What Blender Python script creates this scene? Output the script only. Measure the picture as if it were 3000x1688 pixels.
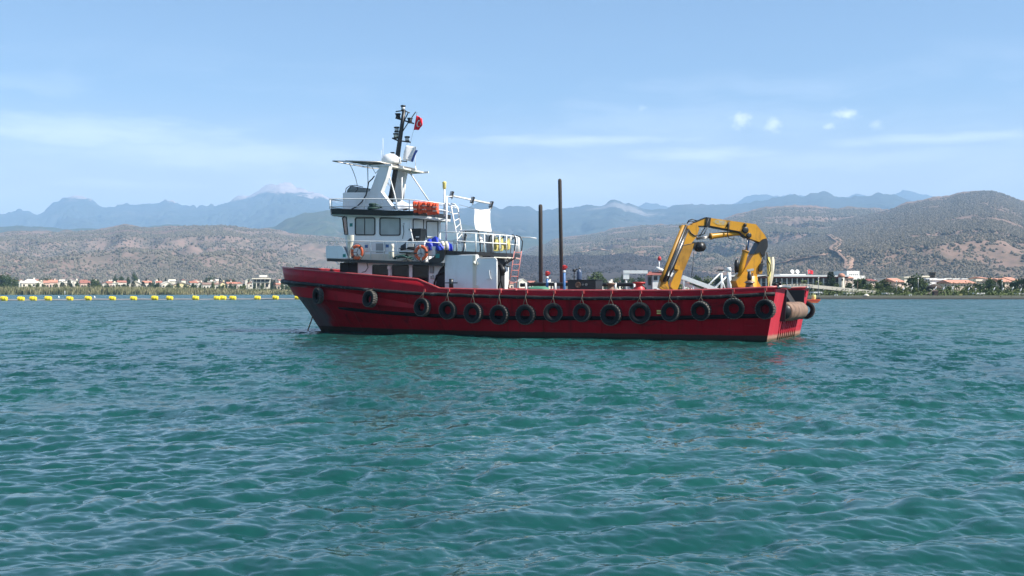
import bpy, bmesh, math, random
import numpy as np
from mathutils import Vector, Matrix

for _o in list(bpy.data.objects):
    bpy.data.objects.remove(_o, do_unlink=True)
SC = bpy.context.scene
COL = SC.collection
R = math.radians

# ------------------------------------------------------------------ camera
EYE = 2.3                       # camera height above the water, metres
FPX, CX, HZ = 3300.0, 1500.0, 850.0   # focal length in photo pixels, centre, horizon row
cam_d = bpy.data.cameras.new('camera')
cam = bpy.data.objects.new('camera', cam_d)
COL.objects.link(cam)
cam.location = (0, 0, EYE)
cam.rotation_euler = (R(90), 0, 0)
cam_d.sensor_fit = 'HORIZONTAL'
cam_d.sensor_width = 36.0
cam_d.lens = 36.0 * FPX / 3000.0
cam_d.shift_y = (HZ - 844.0) / 3000.0
cam_d.clip_start = 0.2
cam_d.clip_end = 120000.0
SC.camera = cam

# ------------------------------------------------------------------ sky, sun, exposure
SUN_EL = R(47)
TO_SUN_XY = Vector((0.930, -0.36)).normalized()
SUN_AZ = math.atan2(TO_SUN_XY.x, TO_SUN_XY.y)      # clockwise from +Y
to_sun = Vector((TO_SUN_XY.x * math.cos(SUN_EL), TO_SUN_XY.y * math.cos(SUN_EL), math.sin(SUN_EL)))

world = bpy.data.worlds.new('World')
SC.world = world
world.use_nodes = True
wt = world.node_tree
for n in list(wt.nodes):
    wt.nodes.remove(n)


def N(t, kind, **kw):
    n = t.nodes.new(kind)
    for k, v in kw.items():
        if k.startswith('i_'):
            n.inputs[k[2:].replace('_', ' ')].default_value = v
        else:
            setattr(n, k, v)
    return n


def math_n(t, op, a, b=None, clamp=False):
    n = t.nodes.new('ShaderNodeMath')
    n.operation = op
    n.use_clamp = clamp
    for i, v in enumerate((a, b)):
        if v is None:
            continue
        if isinstance(v, (int, float)):
            n.inputs[i].default_value = v
        else:
            t.links.new(v, n.inputs[i])
    return n.outputs[0]


def maprange(t, v, a, b, c=0.0, d=1.0, smooth=True):
    n = t.nodes.new('ShaderNodeMapRange')
    n.interpolation_type = 'SMOOTHSTEP' if smooth else 'LINEAR'
    t.links.new(v, n.inputs['Value'])
    n.inputs['From Min'].default_value = a
    n.inputs['From Max'].default_value = b
    n.inputs['To Min'].default_value = c
    n.inputs['To Max'].default_value = d
    return n.outputs['Result']


def mixc(t, f, a, b, mode='MIX'):
    n = t.nodes.new('ShaderNodeMix')
    n.data_type = 'RGBA'
    n.blend_type = mode
    for sock, v in ((n.inputs[0], f), (n.inputs[6], a), (n.inputs[7], b)):
        if isinstance(v, (int, float)):
            sock.default_value = v
        elif isinstance(v, (tuple, list)):
            sock.default_value = (v[0], v[1], v[2], 1)
        else:
            t.links.new(v, sock)
    return n.outputs[2]


def noise_n(t, vec, scale, detail=4.0, rough=0.5, dist=0.0):
    n = t.nodes.new('ShaderNodeTexNoise')
    n.inputs['Scale'].default_value = scale
    n.inputs['Detail'].default_value = detail
    n.inputs['Roughness'].default_value = rough
    n.inputs['Distortion'].default_value = dist
    if vec is not None:
        t.links.new(vec, n.inputs['Vector'])
    return n


def mapping(t, vec, scale=(1, 1, 1), loc=(0, 0, 0), rot=(0, 0, 0)):
    n = t.nodes.new('ShaderNodeMapping')
    n.inputs['Scale'].default_value = scale
    n.inputs['Location'].default_value = loc
    n.inputs['Rotation'].default_value = rot
    t.links.new(vec, n.inputs['Vector'])
    return n.outputs['Vector']


sky = N(wt, 'ShaderNodeTexSky')
sky.sky_type = 'NISHITA'
sky.sun_disc = False
sky.sun_elevation = SUN_EL
sky.sun_rotation = SUN_AZ
sky.altitude = 0.0
sky.air_density = 1.0
sky.dust_density = 0.0
sky.ozone_density = 4.0
SKY_STRENGTH = 0.077
SUN_STRENGTH = 5.0
EXPOSURE = 0.90
_tc = N(wt, 'ShaderNodeTexCoord')
_sep = N(wt, 'ShaderNodeSeparateXYZ')
wt.links.new(_tc.outputs['Generated'], _sep.inputs[0])
# azimuth / elevation of the ray, in degrees, as cloud coordinates
_az = math_n(wt, 'MULTIPLY', math_n(wt, 'ARCTAN2', _sep.outputs[0], _sep.outputs[1]), 57.29578)
_el = math_n(wt, 'MULTIPLY', math_n(wt, 'ARCSINE', _sep.outputs[2]), 57.29578)
_cv = N(wt, 'ShaderNodeCombineXYZ')
wt.links.new(_az, _cv.inputs[0])
wt.links.new(_el, _cv.inputs[1])
CV = _cv.outputs[0]


def wadd(a, b):
    return math_n(wt, 'ADD', a, b)


def wmul(a, b):
    return math_n(wt, 'MULTIPLY', a, b)


# thin high cirrus over the whole sky: long low streaks slightly inclined, all azimuths
_warp = noise_n(wt, mapping(wt, CV, (0.06, 0.10, 1)), 1.0, 3, 0.5)
_wv = N(wt, 'ShaderNodeVectorMath', operation='SCALE')
wt.links.new(_warp.outputs['Color'], _wv.inputs[0])
_wv.inputs['Scale'].default_value = 5.0
_cvw = N(wt, 'ShaderNodeVectorMath', operation='ADD')
wt.links.new(CV, _cvw.inputs[0])
wt.links.new(_wv.outputs[0], _cvw.inputs[1])
_c1 = noise_n(wt, mapping(wt, _cvw.outputs[0], (0.045, 0.42, 1), (3.1, 1.7, 0), (0, 0, R(3))), 1.0, 5, 0.55)
_c2 = noise_n(wt, mapping(wt, _cvw.outputs[0], (0.16, 1.3, 1), (8.0, 0.3, 0), (0, 0, R(5))), 1.0, 4, 0.6)
_cir = wadd(wmul(_c1.outputs['Fac'], 0.72), wmul(_c2.outputs['Fac'], 0.28))
_cir = maprange(wt, _cir, 0.44, 0.68)
_band = wmul(maprange(wt, _el, 1.0, 4.0), maprange(wt, _el, 13.0, 8.5))
_cir = wmul(wmul(_cir, _band), 0.14)


def streak(az, el, w, h, tilt, amount):
    """one long cirrus streak lying in the sky at (az, el) degrees"""
    m = mapping(wt, CV, (1, 1, 1), (-az, -el, 0))
    m = mapping(wt, m, (1 / w, 1 / h, 1), (0, 0, 0), (0, 0, R(-tilt)))
    nz = noise_n(wt, mapping(wt, CV, (0.35, 1.6, 1)), 1.0, 4, 0.55)
    off = N(wt, 'ShaderNodeVectorMath', operation='SCALE')
    sub = N(wt, 'ShaderNodeVectorMath', operation='SUBTRACT')
    wt.links.new(nz.outputs['Color'], sub.inputs[0])
    sub.inputs[1].default_value = (0.5, 0.5, 0.5)
    wt.links.new(sub.outputs[0], off.inputs[0])
    off.inputs['Scale'].default_value = 1.5
    ad = N(wt, 'ShaderNodeVectorMath', operation='ADD')
    wt.links.new(m, ad.inputs[0])
    wt.links.new(off.outputs[0], ad.inputs[1])
    ln = N(wt, 'ShaderNodeVectorMath', operation='LENGTH')
    wt.links.new(ad.outputs[0], ln.inputs[0])
    return wmul(maprange(wt, ln.outputs['Value'], 1.25, 0.0), amount)


def puff(az, el, w, h, amount, seed):
    """a small fair-weather cumulus puff with ragged edges"""
    m = mapping(wt, CV, (1 / w, 1 / h, 1), (-az / w, -el / h, 0))
    nz = noise_n(wt, mapping(wt, CV, (2.6, 3.4, 1), (seed * 3.7, seed, 0)), 1.0, 6, 0.62)
    ln = N(wt, 'ShaderNodeVectorMath', operation='LENGTH')
    wt.links.new(m, ln.inputs[0])
    v = math_n(wt, 'SUBTRACT', wadd(1.0, wmul(nz.outputs['Fac'], 1.6)), ln.outputs['Value'])
    return wmul(maprange(wt, v, 0.70, 2.05), amount)


def deg(px, py):
    k = (px - CX) / FPX
    e = (HZ - py) / FPX / math.sqrt(1 + k * k)
    return math.degrees(math.atan(k)), math.degrees(math.atan(e))


cl = _cir
for (px, py, w, h, tilt, am) in ((1700, 412, 7.0, 0.36, -4, .40), (2060, 455, 5.0, 0.40, -4, .44), (200, 385, 8.5, 0.95, -9, .40),
                                 (650, 455, 9.5, 0.95, -7, .34), (2750, 405, 6.5, 0.30, 1, .36), (330, 540, 4.0, 0.28, -2, .24),
                                 (1500, 540, 14, 1.1, -2, .26), (2500, 470, 9, .6, 0, .20)):
    a, e = deg(px, py)
    cl = math_n(wt, 'MAXIMUM', cl, streak(a, e, w, h, tilt, am))
for i, (px, py, w, h, am) in enumerate(((2172, 352, .85, .60, .62), (2265, 365, .62, .55, .62), (2477, 335, .80, .36, .68),
                                        (2427, 370, .42, .26, .5), (2568, 366, .42, .32, .34), (1880, 318, .34, .26, .36))):
    a, e = deg(px, py)
    cl = math_n(wt, 'MAXIMUM', cl, puff(a, e, w, h, am, i + 1.3))
_veil = mixc(wt, maprange(wt, _el, 10.0, 1.0, 0, .8), sky.outputs["Color"], (10.5, 9.0, 7.4))
_skyc = mixc(wt, cl, _veil, (13.0, 13.2, 13.5))
_bg = N(wt, 'ShaderNodeBackground')
wt.links.new(_skyc, _bg.inputs['Color'])
_bg.inputs['Strength'].default_value = SKY_STRENGTH
_wo = N(wt, 'ShaderNodeOutputWorld')
wt.links.new(_bg.outputs[0], _wo.inputs['Surface'])

sun_d = bpy.data.lights.new('sun', 'SUN')
sun_d.energy = SUN_STRENGTH
sun_d.angle = R(0.53)
sun_d.color = (1.0, 0.95, 0.87)
sun = bpy.data.objects.new('sun', sun_d)
COL.objects.link(sun)
sun.rotation_euler = (-to_sun).to_track_quat('-Z', 'Y').to_euler()
sun.location = (60, -20, 80)

SC.view_settings.view_transform = 'Standard'
SC.view_settings.look = 'None'
SC.view_settings.exposure = EXPOSURE
SC.view_settings.gamma = 1.0
SC.view_settings.use_curve_mapping = False
SC.render.engine = 'CYCLES'
SC.cycles.use_denoising = True
SC.cycles.max_bounces = 6
SC.cycles.diffuse_bounces = 3
SC.cycles.glossy_bounces = 3
SC.cycles.volume_bounces = 1
SC.cycles.transparent_max_bounces = 12
SC.cycles.sample_clamp_indirect = 6.0

# ------------------------------------------------------------------ helpers
def W(px, py, D):
    """a point of the place at depth D metres seen at a photo pixel"""
    return Vector(((px - CX) / FPX * D, D, EYE + (HZ - py) / FPX * D))


def WX(px, D):
    return (px - CX) / FPX * D


# the boat's own frame: x forward from the transom, y to port (towards the viewer), z up from the waterline
THETA = R(24.5)
HB = 4.2
_fw = Vector((-math.cos(THETA), math.sin(THETA), 0))
_pt = Vector((-math.sin(THETA), -math.cos(THETA), 0))
_ds = FPX * EYE / 153.0
BO = Vector((743.0 / FPX * _ds, _ds, 0)) - _pt * HB
BM = Matrix(((_fw.x, _pt.x, 0, BO.x), (_fw.y, _pt.y, 0, BO.y), (0, 0, 1, 0), (0, 0, 0, 1)))


def B(px, py, y):
    """boat coordinates of the point at lateral offset y that is seen at a photo pixel"""
    k = (px - CX) / FPX
    a = BO + _pt * y
    x = (k * a.y - a.x) / (_fw.x - k * _fw.y)
    D = a.y + x * _fw.y
    return Vector((x, y, EYE + (HZ - py) / FPX * D))


ORG = {}
FRAME = {}


def _link(o, parent=None, label=None, cat=None, group=None, kind=None, frame=None, origin=None):
    COL.objects.link(o)
    if parent is not None:
        o.parent = parent
    else:
        o.matrix_world = (frame if frame is not None else Matrix.Identity(4)) @ Matrix.Translation(origin or Vector((0, 0, 0)))
    if label:
        o['label'] = label
    if cat:
        o['category'] = cat
    if group:
        o['group'] = group
    if kind:
        o['kind'] = kind
    return o


def thing(name, label, cat, origin=(0, 0, 0), group=None, frame=None):
    o = bpy.data.objects.new(name, None)
    o.empty_display_size = 0.3
    origin = Vector(origin)
    _link(o, None, label, cat, group, None, frame, origin)
    ORG[o.name] = origin
    return o


class MB:
    """collects shapes, then links them as ONE mesh object"""

    def __init__(self):
        self.v, self.f, self.s = [], [], []

    def add(self, vs, fs, smooth=False):
        b = len(self.v)
        self.v.extend(Vector(p) for p in vs)
        self.f.extend(tuple(i + b for i in f) for f in fs)
        self.s.extend([smooth] * len(fs))
        return self

    def hexa(self, p):
        """8 corners: bottom ring 0-3, top ring 4-7"""
        return self.add(p, [(3, 2, 1, 0), (4, 5, 6, 7), (0, 1, 5, 4), (1, 2, 6, 5), (2, 3, 7, 6), (3, 0, 4, 7)])

    def box(self, a, b, bev=0.0):
        x0, x1 = sorted((a[0], b[0]))
        y0, y1 = sorted((a[1], b[1]))
        z0, z1 = sorted((a[2], b[2]))
        if bev <= 0:
            return self.hexa([(x0, y0, z0), (x1, y0, z0), (x1, y1, z0), (x0, y1, z0), (x0, y0, z1), (x1, y0, z1), (x1, y1, z1), (x0, y1, z1)])
        bev = min(bev, (x1 - x0) * .45, (y1 - y0) * .45, (z1 - z0) * .45)
        bm = bmesh.new()
        bmesh.ops.create_cube(bm, size=1)
        for v in bm.verts:
            v.co = Vector((x0 + (v.co.x + .5) * (x1 - x0), y0 + (v.co.y + .5) * (y1 - y0), z0 + (v.co.z + .5) * (z1 - z0)))
        bmesh.ops.bevel(bm, geom=list(bm.edges), offset=bev, segments=2, profile=.6, affect='EDGES')
        return self.bm(bm)

    def bm(self, bm, smooth=False, mat=None):
        bm.verts.ensure_lookup_table()
        vs = [(mat @ v.co) if mat else v.co.copy() for v in bm.verts]
        fs = [[v.index for v in f.verts] for f in bm.faces]
        bm.free()
        return self.add(vs, fs, smooth)

    def obox(self, c, sx, sy, sz, mat):
        """box of given size centred at c, axes turned by a 3x3 matrix"""
        c = Vector(c)
        p = []
        for z in (-.5, .5):
            for (x, y) in ((-.5, -.5), (.5, -.5), (.5, .5), (-.5, .5)):
                p.append(c + mat @ Vector((x * sx, y * sy, z * sz)))
        return self.hexa(p)

    def tube(self, pts, r, n=8, cap=True, smooth=True):
        pts = [Vector(p) for p in pts]
        rs = r if isinstance(r, (list, tuple)) else [r] * len(pts)
        vs, fs = [], []
        prev = None
        for i, p in enumerate(pts):
            d = (pts[min(i + 1, len(pts) - 1)] - pts[max(i - 1, 0)])
            if d.length < 1e-9:
                d = Vector((0, 0, 1))
            d.normalize()
            if prev is None:
                a = Vector((0, 0, 1)) if abs(d.z) < .9 else Vector((1, 0, 0))
                u = d.cross(a).normalized()
            else:
                u = prev - d * prev.dot(d)
                if u.length < 1e-6:
                    u = d.orthogonal()
                u.normalize()
            prev = u
            w = d.cross(u)
            for k in range(n):
                t = 2 * math.pi * k / n
                vs.append(p + (u * math.cos(t) + w * math.sin(t)) * rs[i])
        for i in range(len(pts) - 1):
            for k in range(n):
                k2 = (k + 1) % n
                fs.append((i * n + k, i * n + k2, (i + 1) * n + k2, (i + 1) * n + k))
        self.add(vs, fs, smooth)
        if cap:
            b = len(self.v) - len(vs)
            self.f.append(tuple(b + k for k in reversed(range(n))))
            self.f.append(tuple(b + (len(pts) - 1) * n + k for k in range(n)))
            self.s.extend([False, False])
        return self

    def bar(self, a, b, w, h, up=(0, 0, 1)):
        """rectangular bar from a to b: w across, h along up"""
        a, b = Vector(a), Vector(b)
        d = (b - a).normalized()
        s = d.cross(Vector(up))
        if s.length < 1e-6:
            s = d.orthogonal()
        s.normalize()
        u = s.cross(d)
        p = []
        for q in (a, b):
            for (i, j) in ((-.5, -.5), (.5, -.5), (.5, .5), (-.5, .5)):
                p.append(q + s * (i * w) + u * (j * h))
        return self.hexa(p)

    def prism(self, poly, off):
        """extrude a 3-D polygon by a vector"""
        off = Vector(off)
        n = len(poly)
        a = [Vector(p) for p in poly]
        vs = a + [p + off for p in a]
        nrm = Vector((0, 0, 0))
        for i in range(n):
            nrm += (a[i] - a[0]).cross(a[(i + 1) % n] - a[0])
        flip = nrm.dot(off) > 0
        f0 = tuple(range(n))
        f1 = tuple(range(n, 2 * n))
        fs = [tuple(reversed(f0)) if flip else f0, f1 if flip else tuple(reversed(f1))]
        for i in range(n):
            j = (i + 1) % n
            q = (i, j, j + n, i + n)
            fs.append(q if flip else tuple(reversed(q)))
        return self.add(vs, fs)

    def lathe(self, prof, c=(0, 0, 0), n=16, mat=None, smooth=True):
        """profile of (radius, height) turned round z"""
        c = Vector(c)
        vs, fs = [], []
        for (r, z) in prof:
            for k in range(n):
                t = 2 * math.pi * k / n
                p = Vector((r * math.cos(t), r * math.sin(t), z))
                vs.append(c + (mat @ p if mat else p))
        for i in range(len(prof) - 1):
            for k in range(n):
                k2 = (k + 1) % n
                fs.append((i * n + k, i * n + k2, (i + 1) * n + k2, (i + 1) * n + k))
        if prof[0][0] > 1e-6:
            fs.append(tuple(reversed(range(n))))
        if prof[-1][0] > 1e-6:
            m = (len(prof) - 1) * n
            fs.append(tuple(m + k for k in range(n)))
        return self.add(vs, fs, smooth)

    def torus(self, c, R_, r, mat=None, n=32, m=12, r2=None, arc=None):
        c = Vector(c)
        vs, fs = [], []
        a0, a1 = arc if arc else (0, 2 * math.pi)
        full = arc is None
        nn = n if full else n + 1
        for i in range(nn):
            t = a0 + (a1 - a0) * i / n
            for k in range(m):
                s = 2 * math.pi * k / m
                q = R_ + r * math.cos(s)
                p = Vector((q * math.cos(t), q * math.sin(t), (r2 or r) * math.sin(s)))
                vs.append(c + (mat @ p if mat else p))
        for i in range(n):
            i2 = (i + 1) % nn
            for k in range(m):
                k2 = (k + 1) % m
                fs.append((i * m + k, i2 * m + k, i2 * m + k2, i * m + k2))
        return self.add(vs, fs, True)

    def sheet(self, grid, thick=0.0, smooth=True):
        """grid[i][j] of points -> surface; thick gives it a second face and edges"""
        ni, nj = len(grid), len(grid[0])
        vs = [Vector(p) for row in grid for p in row]
        fs = []
        for i in range(ni - 1):
            for j in range(nj - 1):
                fs.append((i * nj + j, i * nj + j + 1, (i + 1) * nj + j + 1, (i + 1) * nj + j))
        if thick:
            nr = [Vector((0, 0, 0)) for _ in vs]
            for f in fs:
                a, b, c_, d = (vs[i] for i in f)
                q = (c_ - a).cross(d - b)
                for i in f:
                    nr[i] += q
            m = len(vs)
            vs = vs + [v - (q.normalized() if q.length > 1e-12 else Vector((0, 0, 1))) * thick for v, q in zip(vs, nr)]
            fs2 = [tuple(i + m for i in reversed(f)) for f in fs]
            rim = [(0, j) for j in range(nj)] + [(i, nj - 1) for i in range(1, ni)] + [(ni - 1, j) for j in range(nj - 2, -1, -1)] + [(i, 0) for i in range(ni - 2, 0, -1)]
            rim = [i * nj + j for i, j in rim]
            fs3 = [(rim[(k + 1) % len(rim)], rim[k], rim[k] + m, rim[(k + 1) % len(rim)] + m) for k in range(len(rim))]
            fs = fs + fs2 + fs3
        return self.add(vs, fs, smooth)

    def mesh(self, name, mat, shift=None):
        me = bpy.data.meshes.new(name)
        s = shift or Vector((0, 0, 0))
        me.from_pydata([tuple(p - s) for p in self.v], [], self.f)
        me.polygons.foreach_set('use_smooth', self.s)
        mats = mat if isinstance(mat, (list, tuple)) else [mat]
        for m in mats:
            me.materials.append(m)
        me.update()
        return me

    def build(self, name, mat, parent=None, label=None, cat=None, group=None, kind=None, frame=None, origin=None):
        if parent is not None:
            org = ORG[parent.name]
        else:
            org = Vector(origin or (0, 0, 0))
        o = bpy.data.objects.new(name, self.mesh(name, mat, org))
        _link(o, parent, label, cat, group, kind, frame, org)
        ORG[o.name] = org
        return o


def rotm(ax, ang):
    return Matrix.Rotation(ang, 3, ax)


def frame_from(xa, ya):
    """3x3 matrix whose columns are x, y, and x cross y"""
    x = Vector(xa).normalized()
    y = (Vector(ya) - x * Vector(ya).dot(x)).normalized()
    z = x.cross(y)
    return Matrix(((x.x, y.x, z.x), (x.y, y.y, z.y), (x.z, y.z, z.z)))


# ------------------------------------------------------------------ materials
MATS = {}


def material(name):
    m = bpy.data.materials.new(name)
    m.use_nodes = True
    t = m.node_tree
    b = t.nodes['Principled BSDF']
    return m, t, b


def paint(name, col, rough=0.5, metal=0.0, var=0.12, scale=2.0, dirt=None, dirt_amt=0.3, bump=0.0, spec=0.5, streaks=0.0):
    """painted or plain surface with uneven tone, stains of a second colour and light relief"""
    m, t, b = material(name)
    tc = N(t, 'ShaderNodeTexCoord').outputs['Object']
    n1 = noise_n(t, tc, scale, 5, .6)
    v = maprange(t, n1.outputs['Fac'], .3, .7, 1 - var, 1 + var, False)
    c = mixc(t, 1.0, col, (1, 1, 1), 'MULTIPLY')
    vm = N(t, 'ShaderNodeVectorMath', operation='SCALE')
    t.links.new(c, vm.inputs[0])
    t.links.new(v, vm.inputs['Scale'])
    out = vm.outputs[0]
    if dirt is not None:
        n2 = noise_n(t, mapping(t, tc, (1, 1, .35 if streaks else 1), (5, 3, 1)), scale * 1.7, 6, .65)
        out = mixc(t, maprange(t, n2.outputs['Fac'], .52, .72, 0, dirt_amt), out, dirt)
        if streaks:
            n3 = noise_n(t, mapping(t, tc, (6, 6, .25), (2, 7, 1)), 1.0, 4, .6)
            out = mixc(t, maprange(t, n3.outputs['Fac'], .55, .75, 0, streaks), out, dirt)
    t.links.new(out, b.inputs['Base Color'])
    rr = maprange(t, n1.outputs['Fac'], .3, .7, max(.03, rough - .1), min(1, rough + .1), False)
    t.links.new(rr, b.inputs['Roughness'])
    b.inputs['Metallic'].default_value = metal
    b.inputs['Specular IOR Level'].default_value = spec
    if bump:
        bn = N(t, 'ShaderNodeBump')
        bn.inputs['Strength'].default_value = bump
        bn.inputs['Distance'].default_value = .02
        n4 = noise_n(t, tc, scale * 6, 4, .6)
        t.links.new(n4.outputs['Fac'], bn.inputs['Height'])
        t.links.new(bn.outputs[0], b.inputs['Normal'])
    MATS[name] = m
    return m


def per_object(name, cols, rough=.8, var=.15, scale=1.0):
    """a paint whose tone differs from object to object"""
    m, t, b = material(name)
    oi = N(t, 'ShaderNodeObjectInfo')
    cr = N(t, 'ShaderNodeValToRGB')
    cr.color_ramp.interpolation = 'LINEAR'
    while len(cr.color_ramp.elements) < len(cols):
        cr.color_ramp.elements.new(.5)
    for i, c in enumerate(cols):
        cr.color_ramp.elements[i].position = i / max(1, len(cols) - 1)
        cr.color_ramp.elements[i].color = (*c, 1)
    t.links.new(oi.outputs['Random'], cr.inputs[0])
    tc = N(t, 'ShaderNodeTexCoord').outputs['Object']
    n1 = noise_n(t, tc, scale, 4, .6)
    v = maprange(t, n1.outputs['Fac'], .3, .7, 1 - var, 1 + var, False)
    vm = N(t, 'ShaderNodeVectorMath', operation='SCALE')
    t.links.new(cr.outputs[0], vm.inputs[0])
    t.links.new(v, vm.inputs['Scale'])
    t.links.new(vm.outputs[0], b.inputs['Base Color'])
    b.inputs['Roughness'].default_value = rough
    MATS[name] = m
    return m


def ordinal(i):
    """1 -> first, 21 -> twenty-first"""
    a = 'zeroth first second third fourth fifth sixth seventh eighth ninth tenth eleventh twelfth thirteenth fourteenth fifteenth sixteenth seventeenth eighteenth nineteenth'.split()
    if i < 20:
        return a[i]
    tens = {2: ('twentieth', 'twenty'), 3: ('thirtieth', 'thirty'), 4: ('fortieth', 'forty'), 5: ('fiftieth', 'fifty'), 6: ('sixtieth', 'sixty')}[i // 10]
    return tens[0] if i % 10 == 0 else tens[1] + '-' + a[i % 10]

# ------------------------------------------------------------------ numeric noise for terrain
_rng = np.random.RandomState(11)
_perm = _rng.permutation(512)
_perm = np.concatenate([_perm, _perm, _perm])
_gr = _rng.uniform(0, 2 * math.pi, 512)


def perlin(x, y):
    xi = np.floor(x).astype(int)
    yi = np.floor(y).astype(int)
    xf, yf = x - xi, y - yi
    u = xf * xf * xf * (xf * (xf * 6 - 15) + 10)
    v = yf * yf * yf * (yf * (yf * 6 - 15) + 10)

    def g(ix, iy, dx, dy):
        a = _gr[_perm[(_perm[ix % 512] + iy) % 512]]
        return np.cos(a) * dx + np.sin(a) * dy
    n00, n10 = g(xi, yi, xf, yf), g(xi + 1, yi, xf - 1, yf)
    n01, n11 = g(xi, yi + 1, xf, yf - 1), g(xi + 1, yi + 1, xf - 1, yf - 1)
    return (n00 * (1 - u) + n10 * u) * (1 - v) + (n01 * (1 - u) + n11 * u) * v


def fbm(x, y, o=5, ridged=False):
    s, a, f = 0, 1.0, 1.0
    for i in range(o):
        p = perlin(x * f + 17.3 * i, y * f + 5.1 * i)
        s = s + a * ((1 - 2 * np.abs(p)) - .55 if ridged else p)
        a *= .5
        f *= 2.03
    return s


def np_mesh(name, co, faces, mat, smooth=True):
    """mesh from an (n,3) array and an (m,4) array of quads"""
    me = bpy.data.meshes.new(name)
    n, m = len(co), len(faces)
    me.vertices.add(n)
    me.vertices.foreach_set('co', np.ascontiguousarray(co, dtype=np.float32).ravel())
    me.loops.add(m * 4)
    me.loops.foreach_set('vertex_index', np.ascontiguousarray(faces, dtype=np.int32).ravel())
    me.polygons.add(m)
    me.polygons.foreach_set('loop_start', np.arange(0, m * 4, 4, dtype=np.int32))
    me.polygons.foreach_set('loop_total', np.full(m, 4, dtype=np.int32))
    me.polygons.foreach_set('use_smooth', np.full(m, smooth, dtype=bool))
    me.materials.append(mat)
    me.update(calc_edges=True)
    return me


def grid_faces(nr, nc):
    i = np.arange(nr - 1)[:, None] * nc + np.arange(nc - 1)[None, :]
    return np.stack([i, i + 1, i + nc + 1, i + nc], -1).reshape(-1, 4)


# ------------------------------------------------------------------ water
def ocean_tile(n, L, wdir, lo, hi, seed, spread=2.0):
    """periodic field of wind waves with wavelengths from lo to hi metres: height and horizontal drift, rms slope 1"""
    rs = np.random.RandomState(seed)
    k1 = 2 * math.pi * np.fft.fftfreq(n, L / n)
    kx, ky = np.meshgrid(k1, k1, indexing='ij')
    k = np.hypot(kx, ky)
    k[0, 0] = 1
    c = (kx * wdir[0] + ky * wdir[1]) / k
    lam = 2 * math.pi / k
    win = np.clip((lam - lo * .8) / (lo * .4), 0, 1) * np.clip((hi * 1.25 - lam) / (hi * .5), 0, 1)
    amp = k ** -1.9 * win * (0.25 + np.abs(c) ** spread)
    amp[0, 0] = 0
    ph = np.exp(2j * math.pi * rs.rand(n, n)) * np.abs(rs.randn(n, n))
    h = amp * ph
    sx = np.fft.ifft2(1j * kx * h).real
    sy = np.fft.ifft2(1j * ky * h).real
    s = math.sqrt((sx ** 2 + sy ** 2).mean())
    H = np.fft.ifft2(h).real / s
    DX = np.fft.ifft2(-1j * kx / k * h).real / s
    DY = np.fft.ifft2(-1j * ky / k * h).real / s
    return H.astype(np.float32), DX.astype(np.float32), DY.astype(np.float32)


def sample(tile, L, x, y, rot):
    c, s = math.cos(rot), math.sin(rot)
    n = tile[0].shape[0]
    u = ((x * c + y * s) / L % 1.0) * n
    v = ((-x * s + y * c) / L % 1.0) * n
    i, j = np.floor(u).astype(int), np.floor(v).astype(int)
    a, b = u - i, v - j
    i %= n
    j %= n
    i2, j2 = (i + 1) % n, (j + 1) % n
    o = [(t[i, j] * (1 - a) * (1 - b) + t[i2, j] * a * (1 - b) + t[i, j2] * (1 - a) * b + t[i2, j2] * a * b) for t in tile]
    return o[0], o[1] * c - o[2] * s, o[1] * s + o[2] * c


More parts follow.
